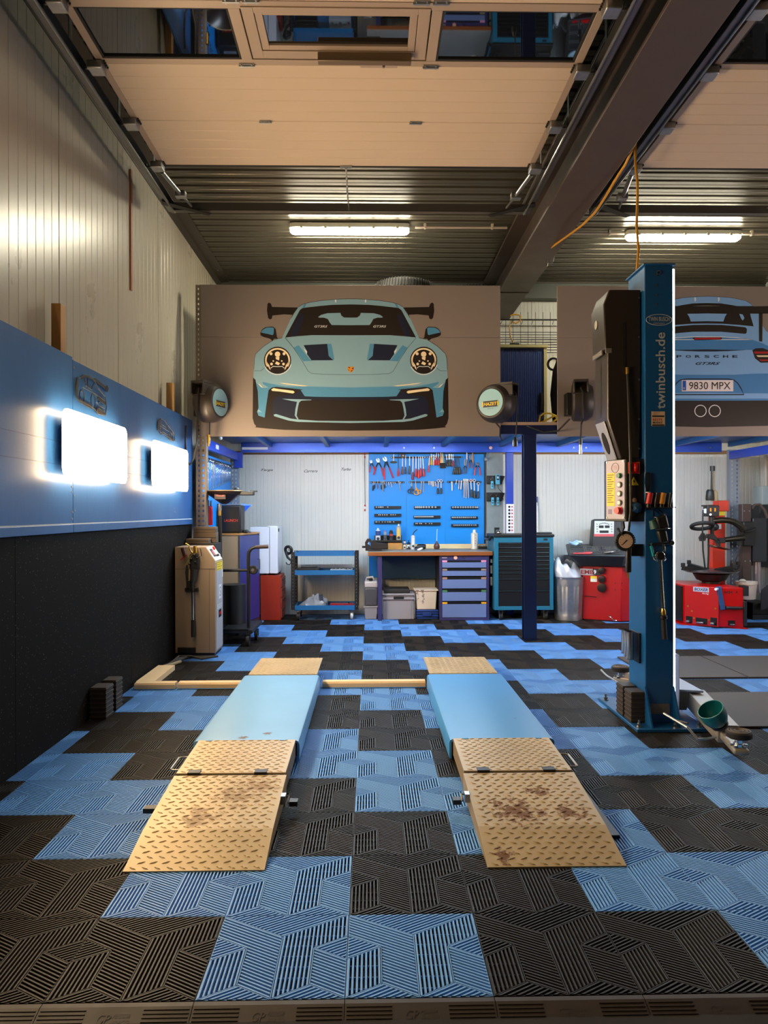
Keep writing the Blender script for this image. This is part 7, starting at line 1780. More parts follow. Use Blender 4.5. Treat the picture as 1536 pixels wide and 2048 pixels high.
MB().tube([gp(374, 1130), gp(372, 1145), gp(374, 1165)], .008, 8).build('feed_hose', HOSE, hg)
mb = MB(); mb.box(gp(369, 1100).x, yg, gp(372, 1184).z, gp(395, 1100).x, yg + .03, gp(372, 1176).z); mb.build('cross_bracket', DSTEEL, hg, bev=.004)
MB().cyl(gp(384, 1162), gp(385, 1182), .016, n=14).build('nozzle_body', BLACK, hg)
MB().cyl(gp(385.5, 1184), gp(386, 1240), .0095, n=12).build('chrome_rod', CHROME, hg)
MB().cyl(gp(384, 1184), gp(385, 1248), .006, n=10).build('side_rod', DSTEEL, hg)
MB().cyl(gp(386, 1240), gp(386, 1274), .0175, n=14).build('handle_grip', RUBBER, hg)
MB().tube([gp(399, 1098), gp(401, 1098), gp(403, 1112), gp(396, 1113)], .004, 6).build('wall_hook', DSTEEL, hg)
# plinth with dark blocks behind
pl = thing('dark_plinth', 'dark plinth behind the beige machine carrying stacked blocks', 'stand', (-1.55, 5.1, 0))
MB().box(-1.685, 4.97, .001, -1.40, 5.23, 1.0).build('plinth', mat('plinth dark', '#1b1714', .6), pl, bev=.004)
BRN = mat('block brown', '#5d4d3b', .6, var=.2, vscale=8)
for lab, x0, x1, y0, y1, z0, z1 in (('wide brown block at the bottom of the stack behind beige machine', -1.68, -1.47, 4.975, 5.10, 1.0005, 1.045), ('brown block in the middle of the stack behind beige machine', -1.645, -1.425, 5.105, 5.225, 1.0005, 1.10), ('brown block on top of the stack behind beige machine', -1.64, -1.43, 5.105, 5.225, 1.1005, 1.155)):
    t = thing('brown_block', lab, 'block', ((x0 + x1) / 2, (y0 + y1) / 2, z0), 'brown stacked blocks')
    MB().box(x0, y0, z0, x1, y1, z1).build('block', BRN, t, bev=.004)
    MB().box(x0 - .003, y0 - .003, (z0 + z1) / 2 - .002, x1 + .003, y1 + .0, (z0 + z1) / 2 + .002).build('groove_line', BLACK, t)
# cables on the floor by the machine
fc = thing('floor_cables', 'tangled dark cables on the floor at the foot of beige machine', 'cable', (-1.6, 4.45, 0))
mb = MB()
for k in range(4):
    mb.tube([(-1.66 + .01 * k, 4.12 + .04 * k, .012), (-1.60, 4.25 + .05 * k, .014 + .01 * k), (-1.56 + .02 * k, 4.42, .016 + .008 * k), (-1.50 + .03 * k, 4.52 - .03 * k, .014), (-1.36 + .03 * k, 4.53 - .025 * k, .012 + .006 * k)], .009, 6)
o = mb.build('cables', mat('cable dark', '#2a2620', .6), fc); o['kind'] = 'stuff'
MB().tube([(-1.66, 4.10, .014), (-1.60, 4.20, .016), (-1.565, 4.32, .012)], .014, 8).build('grey_conduit', mat('conduit tan', '#8a7a5a', .6), fc)

# ---- oil drainer
od = thing('oil_drainer', 'black wheeled oil drainer with funnel dish on a pole and side handle', 'oil drainer', (-1.25, 5.4, 0))
yo = 5.45
def op(px, py, y=yo): return at(px, py, y)
dc = op(449, 984); cx_ = dc.x
MB().lathe([(.02, -.135), (.05, -.12), (.175, -.03), (.182, -.005), (.186, .0), (.180, .004), (.168, -.012), (.05, -.10), (0, -.105)], (cx_, yo, op(449, 982).z), (0, 0, 1), 36).build('dish', mat('dish black', '#231812', .3), od)
MB().torus((cx_, yo, op(449, 982).z), .184, .006, (0, 0, 1), 36, 6).build('dish_rim', mat('rim tan', '#a58a5c', .4, .3), od)
mb = MB(); zz = op(449, 982).z; mb.box(cx_ + .15, yo - .05, zz - .045, cx_ + .30, yo + .05, zz - .003); mb.build('dish_spout', mat('spout dark', '#232a36', .45), od, bev=.008)
MB().box(cx_ + .26, yo - .03, zz - .01, cx_ + .33, yo + .03, zz + .004).build('spout_tab', BLACK, od, bev=.003)
MB().sphere((cx_ + .13, yo - .03, zz + .012), .03, 12, (1.2, 1, .8)).build('dish_clip', BLACK, od)
yfo = yo - .152
MB().box(cx_ - .07, yfo - .002, zz - .085, cx_ + .04, yfo + .03, zz - .03).xf(Matrix.Translation((0, 0, 0))).build('dish_label', mat('label dark', '#2a1a18', .5), od)
text('dish_lettering', 'VIGOR', .085, .02, facing((cx_ - .015, yfo - .003, zz - .05)), RED, od, bold=.01)
MB().cyl((op(439, 1010).x, yo, zz - .13), (op(439, 1010).x, yo, zz - .20), .022, n=14).build('pole_collar', STEEL, od)
MB().cyl((op(439, 1010).x, yo, zz - .20), (op(439, 1010).x, yo, zz - .25), .018, n=14).build('pole_valve', BRASS, od)
MB().cyl((op(440, 1010).x, yo, zz - .25), (op(440, 1010).x, yo, .55), .019, n=14).build('pole', BLACK, od)
MB().cyl((-1.35, 5.58, .151), (-1.35, 5.58, .55), .13, n=28).build('tank', BLACK, od)
hx = op(497, 1140, 5.25).x
MB().tube([(hx, 5.25, .14), (hx, 5.25, .86), (hx + .005, 5.25, .90), (hx + .03, 5.25, .935), (hx + .07, 5.25, .95)], .017, 12).build('handle_tube', BLACK, od)
MB().cyl((hx + .07, 5.25, .95), (hx + .195, 5.25, .955), .019, n=14).build('handle_grip', mat('grip brown', '#3a2c28', .6), od)
zb_ = op(470, 1141, 5.25).z
MB().cyl((hx - .30, 5.25, zb_), (hx, 5.25, zb_ + .003), .014, n=10).build('cross_bar', BLACK, od)
mb = MB(); mb.lathe([(0, -.015), (.035, -.018), (.045, -.008), (.045, .008), (.035, .018), (0, .015)], (hx + .05, 5.25, zb_ + .006), (0, 1, 0), 22); mb.build('side_knob', BLACK, od)
MB().cyl((hx + .045, 5.225, zb_ + .006), (hx + .045, 5.235, zb_ + .006), .016, n=12).build('knob_hub', STEEL, od)
b0 = -1.385; zc = .115
MB().box(b0, 5.12, zc, hx + .06, 5.75, zc + .035).build('base_frame', BLACK, od, bev=.006)
MB().box(b0 + .02, 5.10, zc + .035, hx + .02, 5.16, zc + .05).build('tool_tray', DSTEEL, od, bev=.003)
for x, y in ((hx + .02, 5.10), (hx + .05, 5.42), (b0 + .06, 5.70)):
    MB().cyl((x - .014, y, .052), (x + .014, y, .052), .052, n=22).build('wheel', RUBBER, od)
    MB().cyl((x - .016, y, .052), (x + .016, y, .052), .026, n=14).build('wheel_hub', STEEL, od)
    mb = MB(); mb.box(x - .022, y - .018, .05, x - .017, y + .018, zc - .0005); mb.box(x + .017, y - .018, .05, x + .022, y + .018, zc - .0005); mb.box(x - .022, y - .018, zc - .007, x + .022, y + .018, zc - .0005); mb.build('caster_fork', DSTEEL, od)
# blue drum
dr = thing('blue_drum', 'dark blue plastic drum standing beside the oil drainer', 'drum', (op(464, 1240, 5.85).x, 5.9, .0))
bxm = op(464, 1240, 5.88).x
MB().lathe([(.11, 0), (.125, .01), (.125, .36), (.118, .40), (.08, .43), (0, .435)], (bxm, 5.90, .0005), (0, 0, 1), 30).build('drum_body', mat('drum blue', '#1c3a52', .4), dr)
MB().cyl((bxm - .05, 5.87, .43), (bxm - .05, 5.87, .455), .03, n=14).build('bung', mat('bung tan', '#b8a488', .6), dr)

# ---- side cabinet
sc = thing('side_cabinet', 'beige side cabinet with indigo door standing in the left corner', 'cabinet', (-1.52, 6.4, 0))
sx1 = -1.372; sy0, sy1 = 6.08, 6.72; sz = at(450, 1067, 6.08).z
MB().box(-1.70, sy0, .02, sx1 - .02, sy1, sz - .02).build('carcass', mat('cabinet beige', '#a68d70', .5), sc)
MB().box(-1.71, sy0 - .006, sz - .02, sx1 + .004, sy1 + .004, sz).build('cabinet_top', mat('cabinet orange edge', '#b88348', .5), sc, bev=.002)
MB().box(sx1 - .02, sy0 + .004, .05, sx1, sy1 - .01, sz - .03).build('door', mat('door indigo', '#252f74', .35), sc, bev=.002)
for y in (sy0, sy1 - .012): MB().box(sx1 - .022, y, .03, sx1 + .002, y + .010, sz - .02).build('edge_strip', STEEL, sc)
MB().box(sx1 - .022, sy0, .02, sx1 + .002, sy1, .045).build('base_strip', STEEL, sc)
mb = MB(); mb.tube([(sx1, sy1 - .07, .62), (sx1 + .03, sy1 - .07, .62), (sx1 + .03, sy1 - .07, .74), (sx1, sy1 - .07, .74)], .005, 8); mb.build('door_handle', STEEL, sc)
_Rm = Matrix.Rotation(-math.radians(11), 4, 'Z'); _p = Vector((sx1, sy0, 0)); sc.rotation_euler = (0, 0, -math.radians(11)); sc.location = _p + _Rm @ (Vector((-1.52, 6.4, 0)) - _p)
lc = thing('black_case', 'black carry case with red lettering on the side cabinet', 'case', (-1.55, 6.25, sz))
lx0, lx1 = at(418.5, 1040, 6.12).x, at(482, 1040, 6.12).x; lz1 = at(450, 1010, 6.12).z
lx0 = max(lx0, -1.61)
MB().box(lx0, 6.12, sz + .0005, lx1, 6.38, lz1).build('case_shell', mat('case black', '#191614', .4), lc, bev=.02, segs=3)
MB().box(lx0 - .002, 6.235, sz + .015, lx1 + .002, 6.26, lz1 - .015).build('case_seam', BLACK, lc, bev=.004)
MB().box((lx0 + lx1) / 2 - .07, 6.20, lz1 - .002, (lx0 + lx1) / 2 + .07, 6.26, lz1 + .012).build('case_handle', mat('case latch', '#8a929c', .4, .4), lc, bev=.004)
text('case_lettering', 'LAUNCH', .15, .030, facing(((lx0 + lx1) / 2 + .012, 6.1185, at(450, 1041, 6.12).z)), mat('launch red', '#d0341c', .5), lc, .001, bold=.02)
kb = thing('key_bunch', 'small black gadget lying beside the carry case', 'gadget', (lx1 + .04, 6.3, sz))
MB().box(lx1 + .006, 6.22, sz + .0005, lx1 + .05, 6.34, sz + .035).build('gadget', BLACK, kb, bev=.010)
mb = MB(); mb.tube([(lx1 + .05, 6.3, sz + .01), (lx1 + .07, 6.33, sz + .008), (lx1 + .06, 6.40, sz + .006)], .005, 6); mb.build('lead', BLACK, kb)
bh = thing('blue_bag', 'crumpled bright blue pouch propped behind the black case', 'pouch', (lx1 + .05, 6.5, sz))
A, B_, D_ = at(482, 1012, 6.5), at(503, 1011, 6.5), at(486, 1028, 6.5)
MB().hexa([(lx1 - .05, 6.45, sz + .001), (A.x, 6.45, A.z), (B_.x, 6.45, B_.z), (D_.x, 6.45, D_.z)], [(lx1 - .05, 6.49, sz + .001), (A.x, 6.49, A.z + .02), (B_.x, 6.50, B_.z + .01), (D_.x, 6.49, D_.z)]).build('pouch', mat('pouch blue', '#2a62d8', .4), bh, bev=.004)
MB().hexa([(A.x, 6.46, A.z - .01), (B_.x + .004, 6.46, B_.z - .01), (B_.x, 6.46, B_.z + .01), (A.x + .01, 6.46, A.z + .03)], [(A.x, 6.52, A.z - .01), (B_.x + .004, 6.52, B_.z - .01), (B_.x, 6.52, B_.z + .01), (A.x + .01, 6.52, A.z + .03)]).build('flap', mat('pouch pale', '#7aa6e8', .35), bh, bev=.004)
# ---- red drawer cabinet and fridge
rcx0, rcx1 = at(521, 1200, 6.74).x, at(561.5, 1200, 6.74).x; rz = at(540, 1151, 6.74).z
rc = thing('red_cabinet', 'orange-red drawer cabinet standing under the small white fridge', 'cabinet', ((rcx0 + rcx1) / 2, 6.9, 0))
RC = mat('cabinet orange red', '#94260f', .4)
MB().box(rcx0, 6.74, .001, rcx1, 7.12, rz).build('carcass', RC, rc, bev=.003)
for k in range(4):
    z0_ = .03 + k * (rz - .05) / 4
    d = MB().box(rcx1, 6.75, z0_, rcx1 + .014, 7.11, z0_ + (rz - .05) / 4 - .012).build('drawer', mat('drawer dull red', '#7c3024', .45), rc, bev=.002)
    MB().box(rcx1 + .014, 6.80, z0_ + .075, rcx1 + .022, 7.06, z0_ + .088).build('drawer_pull', DSTEEL, d)
fx0, fx1, fx2 = at(500, 1100, 6.76).x, at(538, 1100, 6.76).x, at(555.5, 1100, 6.76).x; fz1 = at(545, 1052, 6.76).z
fg = thing('small_fridge', 'small white fridge on top of the red drawer cabinet', 'fridge', ((fx0 + fx2) / 2, 6.95, rz))
FW = mat('fridge white', '#d6dbe6', .3)
for x in (fx0 + .20, fx2 - .03):
    for y in (6.80, 7.1): MB().cyl((x, y, rz + .0005), (x, y, rz + .02), .016, n=10).build('foot', BLACK, fg)
MB().box(fx0, 6.77, rz + .02, fx1, 7.2, fz1 - .012).build('cabinet', FW, fg, bev=.006)
MB().box(fx1 + .004, 6.765, rz + .02, fx2, 7.2, fz1 - .004).build('door', FW, fg, bev=.010, segs=3)
MB().box(fx1 - .03, 6.768, fz1 - .012, fx2 - .004, 7.2, fz1).build('top_trim', WHITE, fg, bev=.003)
MB().box(fx1, 6.775, rz + .025, fx1 + .004, 7.19, fz1 - .02).build('door_gasket', mat('gasket', '#7f8894', .6), fg)
MB().box(fx2, 6.80, fz1 - .07, fx2 + .01, 6.83, fz1 - .03).build('door_badge', BLACK, fg)

# ---- blue side board with wrenches under the deck
wb2 = thing('wrench_board', 'blue side board under the deck hung with chrome wrenches', 'tool board', (-1.64, 6.2, 1.3))
MB().box(-1.665, 5.42, 1.10, -1.645, 7.0, 1.90).build('board', TB, wb2)
MB().box(-1.645, 5.45, 1.845, -1.63, 6.98, 1.87).build('hook_rail', DSTEEL, wb2)
wl_ = [.42, .40, .38, .36] + [.30 - .010 * k for k in range(14)]
for i, L in enumerate(wl_):
    y = 5.50 + i * (1.42 / len(wl_))
    t = thing('wrench', 'chrome combination wrench, %s from the front on the side board' % ORD[i], 'wrench', (-1.62, y, 1.85 - L), 'wrenches on the side board')
    r = .010 + L * .028
    MB().torus((-1.622, y, 1.84), r, r * .35, (1, 0, 0), 14, 5).build('ring_end', CHROME, t)
    MB().box(-1.626, y - r * .45, 1.85 - L + r, -1.618, y + r * .45, 1.84 - r).build('shank', CHROME, t, bev=.002)
    MB().prism([(y - r * .5, 1.85 - L + r), (y - r * 1.2, 1.85 - L), (y - r * .9, 1.85 - L - r), (y - r * .4, 1.85 - L), (y + r * .4, 1.85 - L), (y + r * .9, 1.85 - L - r), (y + r * 1.2, 1.85 - L), (y + r * .5, 1.85 - L + r)], 'x', -1.627, -1.617).build('open_end', CHROME, t)
for i in range(3):
    y = 5.50 + i * .11
    t = thing('red_plier', 'red-gripped pliers, %s from the front low on the side board' % ORD[i], 'pliers', (-1.61, y, 1.2), 'red pliers on the side board')
    for s in (-1, 1): MB().tube([(-1.605, y, 1.36), (-1.605, y + s * .02, 1.30), (-1.605, y + s * .025, 1.16)], .011, 8).build('grip', RED, t)
    MB().prism([(y - .012, 1.36), (y - .014, 1.39), (y, 1.42), (y + .014, 1.39), (y + .012, 1.36)], 'x', -1.615, -1.60).build('jaws', STEEL, t)
mb_ = thing('deck_bulb', 'small round white bulb under the deck near the left upright', 'bulb', (-1.49, 5.9, 2.04))
p = at(441, 876, 5.9); MB().sphere(tuple(p), .022, 14).build('globe', WHITE, mb_); MB().cyl((p.x, p.y, p.z + .018), (p.x, p.y, 2.1545), .008, n=10).build('stem', WHITE, mb_)

# ---- blue tray trolley
def c7(x, y): return (560 + x / 9.035, 1080 + y / 9.035)
tl0, tl1 = at(582, 1160, 6.70).x, at(716.6, 1160, 6.70).x
tr = thing('tray_trolley', 'blue three-tray trolley with black perforated posts by the back wall', 'trolley', ((tl0 + tl1) / 2, 6.9, 0))
TRB = mat('trolley blue', '#185f92', .38)
pz0, pz1 = at(650, 1219.5, 6.70).z, at(650, 1104, 6.70).z
for x in (tl0, tl1 - .045):
    for y in (6.70, 7.06):
        mb = MB(); mb.box(x, y, pz0, x + .045, y + .004, pz1)
        mb.box(x if x == tl0 else x + .041, y, pz0, (x if x == tl0 else x + .041) + .004, y + .04, pz1); mb.build('post', BLACK, tr)
        for k in range(16): MB().cyl((x + .022, y - .001, pz0 + .04 + k * (pz1 - pz0 - .08) / 15), (x + .022, y + .0005, pz0 + .04 + k * (pz1 - pz0 - .08) / 15), .004, n=6).build('post_hole', mat('hole grey', '#8a8a8a', .7), tr)
def tray(ya, yb, name='tray'):
    za, zb2 = at(650, yb, 6.70).z, at(650, ya, 6.70).z
    mb = MB(); x0, x1, y0, y1 = tl0 + .046, tl1 - .046, 6.702, 7.098; th = .004
    mb.box(x0, y0, za, x1, y1, za + th); mb.box(x0, y0, za + th, x1, y0 + th, zb2); mb.box(x0, y1 - th, za + th, x1, y1, zb2); mb.box(x0, y0 + th, za + th, x0 + th, y1 - th, zb2); mb.box(x1 - th, y0 + th, za + th, x1, y1 - th, zb2)
    mb.build(name, TRB, tr); return za + th
tray(1104.5, 1112); zm = tray(1140.5, 1150); zl_ = tray(1210.8, 1220)
MB().tube([at(589, 1104, 6.71), at(592, 1101.5, 6.9), at(592, 1101.5, 7.09)], .008, 8).build('top_rim', TRB, tr)
for x in (tl0 + .08, tl1 - .08):
    MB().box(x - .04, 6.72, pz0 - .012, x + .04, 6.80, pz0).build('caster_plate', TRB, tr)
    for y in (6.76, 7.04): caster(x, y, .046, tr, m=RUBBER if x < 0 and x == tl0 + .08 else mat('wheel grey', '#b8b4b2', .5), hubm=STEEL, top=pz0 - .012 if y < 6.9 else pz0)
st_ = thing('strap_roll', 'black strap roll with hook hung on the trolley corner', 'strap', (tl0 - .03, 6.73, .7))
A = at(577, 1100, 6.72)
MB().torus((A.x, 6.72, A.z), .042, .018, (.4, 1, .2), 24, 8).build('roll', BLACK, st_)
MB().tube([(A.x - .035, 6.72, A.z - .02), (A.x - .01, 6.72, A.z - .09), (A.x + .025, 6.72, A.z - .12)], .014, 8).build('strap', BLACK, st_)
MB().tube([(A.x + .028, 6.715, A.z - .12), (A.x + .03, 6.715, A.z - .155), (A.x + .01, 6.715, A.z - .175), (A.x - .02, 6.715, A.z - .165), (A.x - .03, 6.715, A.z - .145)], .006, 8).build('hook', DSTEEL, st_)
MB().box(A.x, 6.70, A.z - .01, A.x + .035, 6.74, A.z + .03).build('buckle', STEEL, st_, bev=.004)
pb_ = thing('plastic_bag', 'crumpled grey plastic bag with metal parts on the bottom trolley tray', 'bag', (at(626, 1200, 6.85).x, 6.88, zl_))
bx0, bx1 = at(596, 1200, 6.88).x, at(654, 1200, 6.88).x
mb = MB(); mb.sphere((0, 0, 0), 1, 28)
random.seed(11)
mb.v = [((x * (1 + .10 * math.sin(9 * y + 6 * z))) * (bx1 - bx0) / 2, y * .15 * (1 + .12 * math.sin(11 * x)), max(0, (z + .25) * (.10 + .05 * x) * (1 + .22 * math.sin(8 * x + 9 * y) + .10 * math.sin(21 * x + 4 * y)))) for x, y, z in mb.v]
mb.xf(Matrix.Translation(((bx0 + bx1) / 2, 6.88, zl_ + .0005))); mb.build('bag_film', mat('bag film', '#8d8f94', .22, .1, var=.4, vscale=14, bump=.6, bscale=25), pb_)
MB().cyl((bx1 - .06, 6.82, zl_ + .001), (bx1 - .07, 6.80, zl_ + .17), .026, n=14).build('metal_part', STEEL, pb_)
rt = thing('red_bar', 'long red metal bar lying on the bottom trolley tray', 'bar', (tl1 - .2, 6.9, zl_))
MB().box(at(660, 1205, 6.85).x, 6.83, zl_ + .0005, tl1 - .055, 6.90, zl_ + .055).build('bar', mat('bar red', '#8c0f16', .4), rt, bev=.004)
MB().cyl((tl1 - .12, 6.86, zl_ + .0555), (tl1 - .12, 6.86, zl_ + .07), .012, n=10).build('bar_stud', DSTEEL, rt)
mt = thing('dark_tool_case', 'flat dark tool case on the middle trolley tray', 'case', (tl0 + .17, 6.9, zm))
MB().box(tl0 + .06, 6.80, zm + .0005, tl0 + .32, 7.02, zm + .07).build('case', BLACK, mt, bev=.006); MB().box(tl0 + .10, 6.84, zm + .0705, tl0 + .30, 6.98, zm + .085).build('case_lid', mat('lid dark', '#26282a', .4), mt, bev=.004)
ct = thing('clear_tray', 'clear plastic tray of parts on the middle trolley tray', 'tray', (tl1 - .22, 6.9, zm))
MB().box(tl1 - .34, 6.80, zm + .0005, tl1 - .07, 7.02, zm + .055).build('tray', mat('clear tray', '#8a949c', .2), ct, bev=.006)
for k in range(5): MB().sphere((tl1 - .30 + k * .048, 6.85 + .03 * (k % 2), zm + .06), .018, 10, (1, 1, .6)).build('part_lump', STEEL, ct)

# ================================================================ RIGHT SIDE MACHINES
# ---- galvanised bin with bag
bn = thing('metal_bin', 'galvanised ribbed metal dustbin beside the tool cabinet', 'bin', (2.42, 6.72, 0))
bnx = at(1136.5, 1200, 6.72).x; bz = at(1138, 1155, 6.55).z
mb = MB(); n = 72; prof = [(.162, .0), (.164, .012), (.160, .03), (.164, .05), (.161, .06), (.166, .12), (.178, bz - .12), (.176, bz - .10), (.181, bz - .08), (.177, bz - .06), (.183, bz - .035), (.179, bz - .015), (.186, bz - .006), (.186, bz), (.180, bz), (.176, bz - .05), (.158, .02), (0, .02)]
mb.lathe(prof, (0, 0, 0), (0, 0, 1), n)
vv = []
for k, v in enumerate(mb.v):
    ring_ = k // n; a = 2 * PI * (k % n) / n
    f = 1 + (.022 * (1 if math.sin(a * 16) > 0 else -1) if ring_ in (5, 6) else 0)
    vv.append((bnx + v[0] * f, 6.72 + v[1] * f, v[2] + .0005))
mb.v = vv; mb.build('bin_body', GALV, bn, smooth=60)
MB().tube([(bnx + .176, 6.66, .42), (bnx + .21, 6.66, .41), (bnx + .21, 6.66, .34), (bnx + .172, 6.66, .33)], .006, 8).build('bin_handle', GALV, bn)
bg2 = thing('bin_bag', 'silvery rubbish bag gaping out of the metal dustbin', 'bag', (bnx, 6.72, bz))
mb = MB(); n = 36; P = []
for i, (r, z) in enumerate(((.165, bz - .06), (.172, bz - .01), (.165, bz + .06), (.14, bz + .13), (.115, bz + .17))):
    for j in range(n):
        a = 2 * PI * j / n; f = 1 + .08 * math.sin(5 * a + i) + .04 * math.sin(11 * a)
        zz_ = z + (.035 * math.sin(2 * a + .8) + .02 * math.sin(7 * a)) * i / 3
        P.append((bnx + r * f * math.cos(a) - .012 * i, 6.72 + r * f * math.sin(a) * .95, zz_))
mb._add(P, [(i * n + j, i * n + (j + 1) % n, (i + 1) * n + (j + 1) % n, (i + 1) * n + j) for i in range(4) for j in range(n)])
o = mb.build('bag_film', mat('bag silver', '#c3c8d0', .3, .2, bump=.5, bscale=30), bg2, smooth=60)
s_ = o.modifiers.new('thick', 'SOLIDIFY'); s_.thickness = .003
MB().box(bnx - .05, 6.68, bz + .02, bnx + .02, 6.76, bz + .06).build('green_scrap', mat('scrap green', '#9ac020', .5), bg2, bev=.01)
# ---- wheel balancer
wbx = thing('wheel_balancer', 'red wheel balancer with black weight tray and pale display', 'wheel balancer', (2.9, 6.8, 0))
foot = [(2.60, 6.645), (2.985, 6.43), (3.20, 6.50), (3.20, 7.15), (2.60, 7.15)]
zr = at(1200, 1133, 6.55).z
MB().prism([(x, y) for x, y in foot], 'z', .012, zr).build('red_body', mat('balancer red', '#a4080e', .32), wbx, bev=.006)
MB().prism([(2.61, 6.66), (2.98, 6.455), (3.18, 6.52), (3.18, 7.12), (2.61, 7.12)], 'z', .0005, .012).build('base_foot', BLACK, wbx)
DKG = mat('balancer charcoal', '#26282a', .45)
fa, fb = at(1139, 1108, 6.50), at(1250, 1112, 6.42)
zt0 = at(1190, 1110, 6.45).z; 
botp = [(2.55, 6.62, zr), (3.0, 6.40, zr), (3.22, 6.50, zr), (3.22, 7.15, zr), (2.58, 7.15, zr)]
topp = [(fa.x - .02, 6.50, zt0), (fb.x, 6.36, zt0), (3.25, 6.48, zt0 + .02), (3.25, 7.15, zt0 + .10), (2.53, 7.15, zt0 + .10)]
MB().hexa(botp, topp).build('tray_body', DKG, wbx, bev=.02, segs=3)
# compartments on the sloping top
def tp(u, v, h=0.0):
    a = Vector(topp[0]).lerp(Vector(topp[1]), u); b = Vector(topp[4]).lerp(Vector(topp[3]), u); return a.lerp(b, v) + Vector((0, 0, h))
for (u0, u1) in ((.06, .30), (.34, .58), (.62, .90)):
    for (v0, v1) in ((.10, .26), (.30, .46), (.50, .66)):
        c = [tp(u0, v0), tp(u1, v0), tp(u1, v1), tp(u0, v1)]
        mb = MB()
        for a, b in zip(c, c[1:] + c[:1]):
            d = (b - a).normalized(); nrm = Vector((0, 0, 1)); s_ = d.cross(nrm) * .004
            mb.hexa([tuple(a - s_), tuple(b - s_), tuple(b + s_), tuple(a + s_)], [tuple(a - s_ + nrm * .012), tuple(b - s_ + nrm * .012), tuple(b + s_ + nrm * .012), tuple(a + s_ + nrm * .012)])
        mb.build('compartment_rim', mat('rim grey', '#4a4e50', .4), wbx)
random.seed(5)
mb = MB()
for k in range(90):
    u, v = random.choice(((.40, .35), (.47, .37), (.70, .55), (.75, .35), (.52, .60), (.80, .58))); p = tp(u + random.uniform(-.07, .07), v + random.uniform(-.05, .05), .006)
    mb.box(p.x - .009, p.y - .005, p.z - .004, p.x + .009, p.y + .005, p.z + .005)
o = mb.build('wheel_weights', STEEL, wbx, smooth=0); o['kind'] = 'stuff'
ph = [(tp(.10, .03, .013), tp(.40, .03, .013), 'long'), (tp(.28, .05, .02), tp(.42, .05, .02), 'short')]
for a, b, nm in ph:
    t = thing('red_pencil', '%s red stick lying on the front of the balancer tray' % nm, 'stick', tuple(a), 'red sticks on the balancer')
    MB().cyl(a, b, .010, n=8).build('stick', RED, t); MB().cyl(b, b + (b - a).normalized() * .012, .007, n=8).build('stick_tip', BLACK, t)
pli = thing('weight_pliers', 'silver wheel-weight pliers lying on the balancer tray', 'pliers', tuple(tp(.75, .05)))
for s in (-1, 1): MB().tube([tp(.62, .04 + .015 * s, .02), tp(.74, .06 + .02 * s, .03), tp(.82, .09 + .01 * s, .03)], .008, 8).build('handle', CHROME, pli)
MB().sphere(tuple(tp(.85, .10, .03)), .022, 10, (1.4, .7, .6)).build('jaw', STEEL, pli)
rg = thing('blue_rag', 'pale blue cloth lying at the back left of the balancer tray', 'cloth', tuple(tp(.08, .72)))
mb = MB(); mb.sphere((0, 0, 0), .07, 16, (1.1, .9, .5)); mb.v = [(x + .012 * math.sin(40 * y), y, max(-.02, z + .014 * math.sin(55 * x + 30 * y))) for x, y, z in mb.v]; p = tp(.16, .74, .035); mb.xf(Matrix.Translation(p)); mb.build('cloth', mat('cloth pale blue', '#a8cfe8', .8), rg)
MB().sphere(tuple(p + Vector((.05, -.04, .02))), .03, 10, (1.2, .8, .6)).build('cloth_fold', mat('cloth white', '#d8ecf4', .8), rg)
# display head
e0, e1 = at(1187, 1075, 6.95), at(1247, 1075, 6.95); dz0, dz1 = at(1215, 1090, 6.95).z, at(1215, 1038, 6.95).z
hd = MB(); hd.hexa([(e0.x - .02, 6.93, dz0 - .12), (e1.x + .03, 6.93, dz0 - .12), (e1.x + .03, 7.12, dz0 - .12), (e0.x - .02, 7.12, dz0 - .12)], [(e0.x + .01, 6.99, dz1), (e1.x, 6.99, dz1), (e1.x - .01, 7.12, dz1 - .01), (e0.x + .02, 7.12, dz1 - .01)])
hd.build('display_head', DKG, wbx, bev=.02, segs=3)
tilt = math.atan2(.06, dz1 - dz0 + .12)
def dp(px, py): 
    z = at(px, py, 6.95).z; return Vector((at(px, py, 6.95).x, 6.93 + .06 * (z - dz0 + .12) / (dz1 - dz0 + .12) - .002, z))
MB().hexa([tuple(dp(1189, 1073)), tuple(dp(1228, 1073)), tuple(dp(1230, 1042)), tuple(dp(1191, 1042))], [tuple(dp(1189, 1073) + Vector((0, .012, 0))), tuple(dp(1228, 1073) + Vector((0, .012, 0))), tuple(dp(1230, 1042) + Vector((0, .012, 0))), tuple(dp(1191, 1042) + Vector((0, .012, 0)))]).build('display_panel', mat('display pale', '#cfd3cc', .4), wbx)
def dquad(x0, y0, x1, y1, m, nm, off):
    q = [dp(x0, y1), dp(x1, y1), dp(x1, y0), dp(x0, y0)]; o_ = Vector((0, -.0015 * off, 0)); i_ = Vector((0, .001, 0))
    MB().hexa([tuple(v + o_) for v in q], [tuple(v + i_) for v in q]).build(nm, m, wbx, smooth=0)
dquad(1199, 1051, 1208.5, 1056, DSTEEL, 'readout', 1); dquad(1211, 1051, 1220.5, 1056, DSTEEL, 'readout', 1); dquad(1200, 1061, 1218, 1066, DSTEEL, 'readout', 1)
dquad(1189, 1068, 1228, 1073, mat('display red strip', '#d0525a', .4), 'red_strip', 1)
for k in range(7): dquad(1200 + k * 3, 1047.5 - (2.2 - .25 * (k - 3) ** 2), 1201.8 + k * 3, 1049.5 - (2.2 - .25 * (k - 3) ** 2), DSTEEL, 'scale_tick', 1)
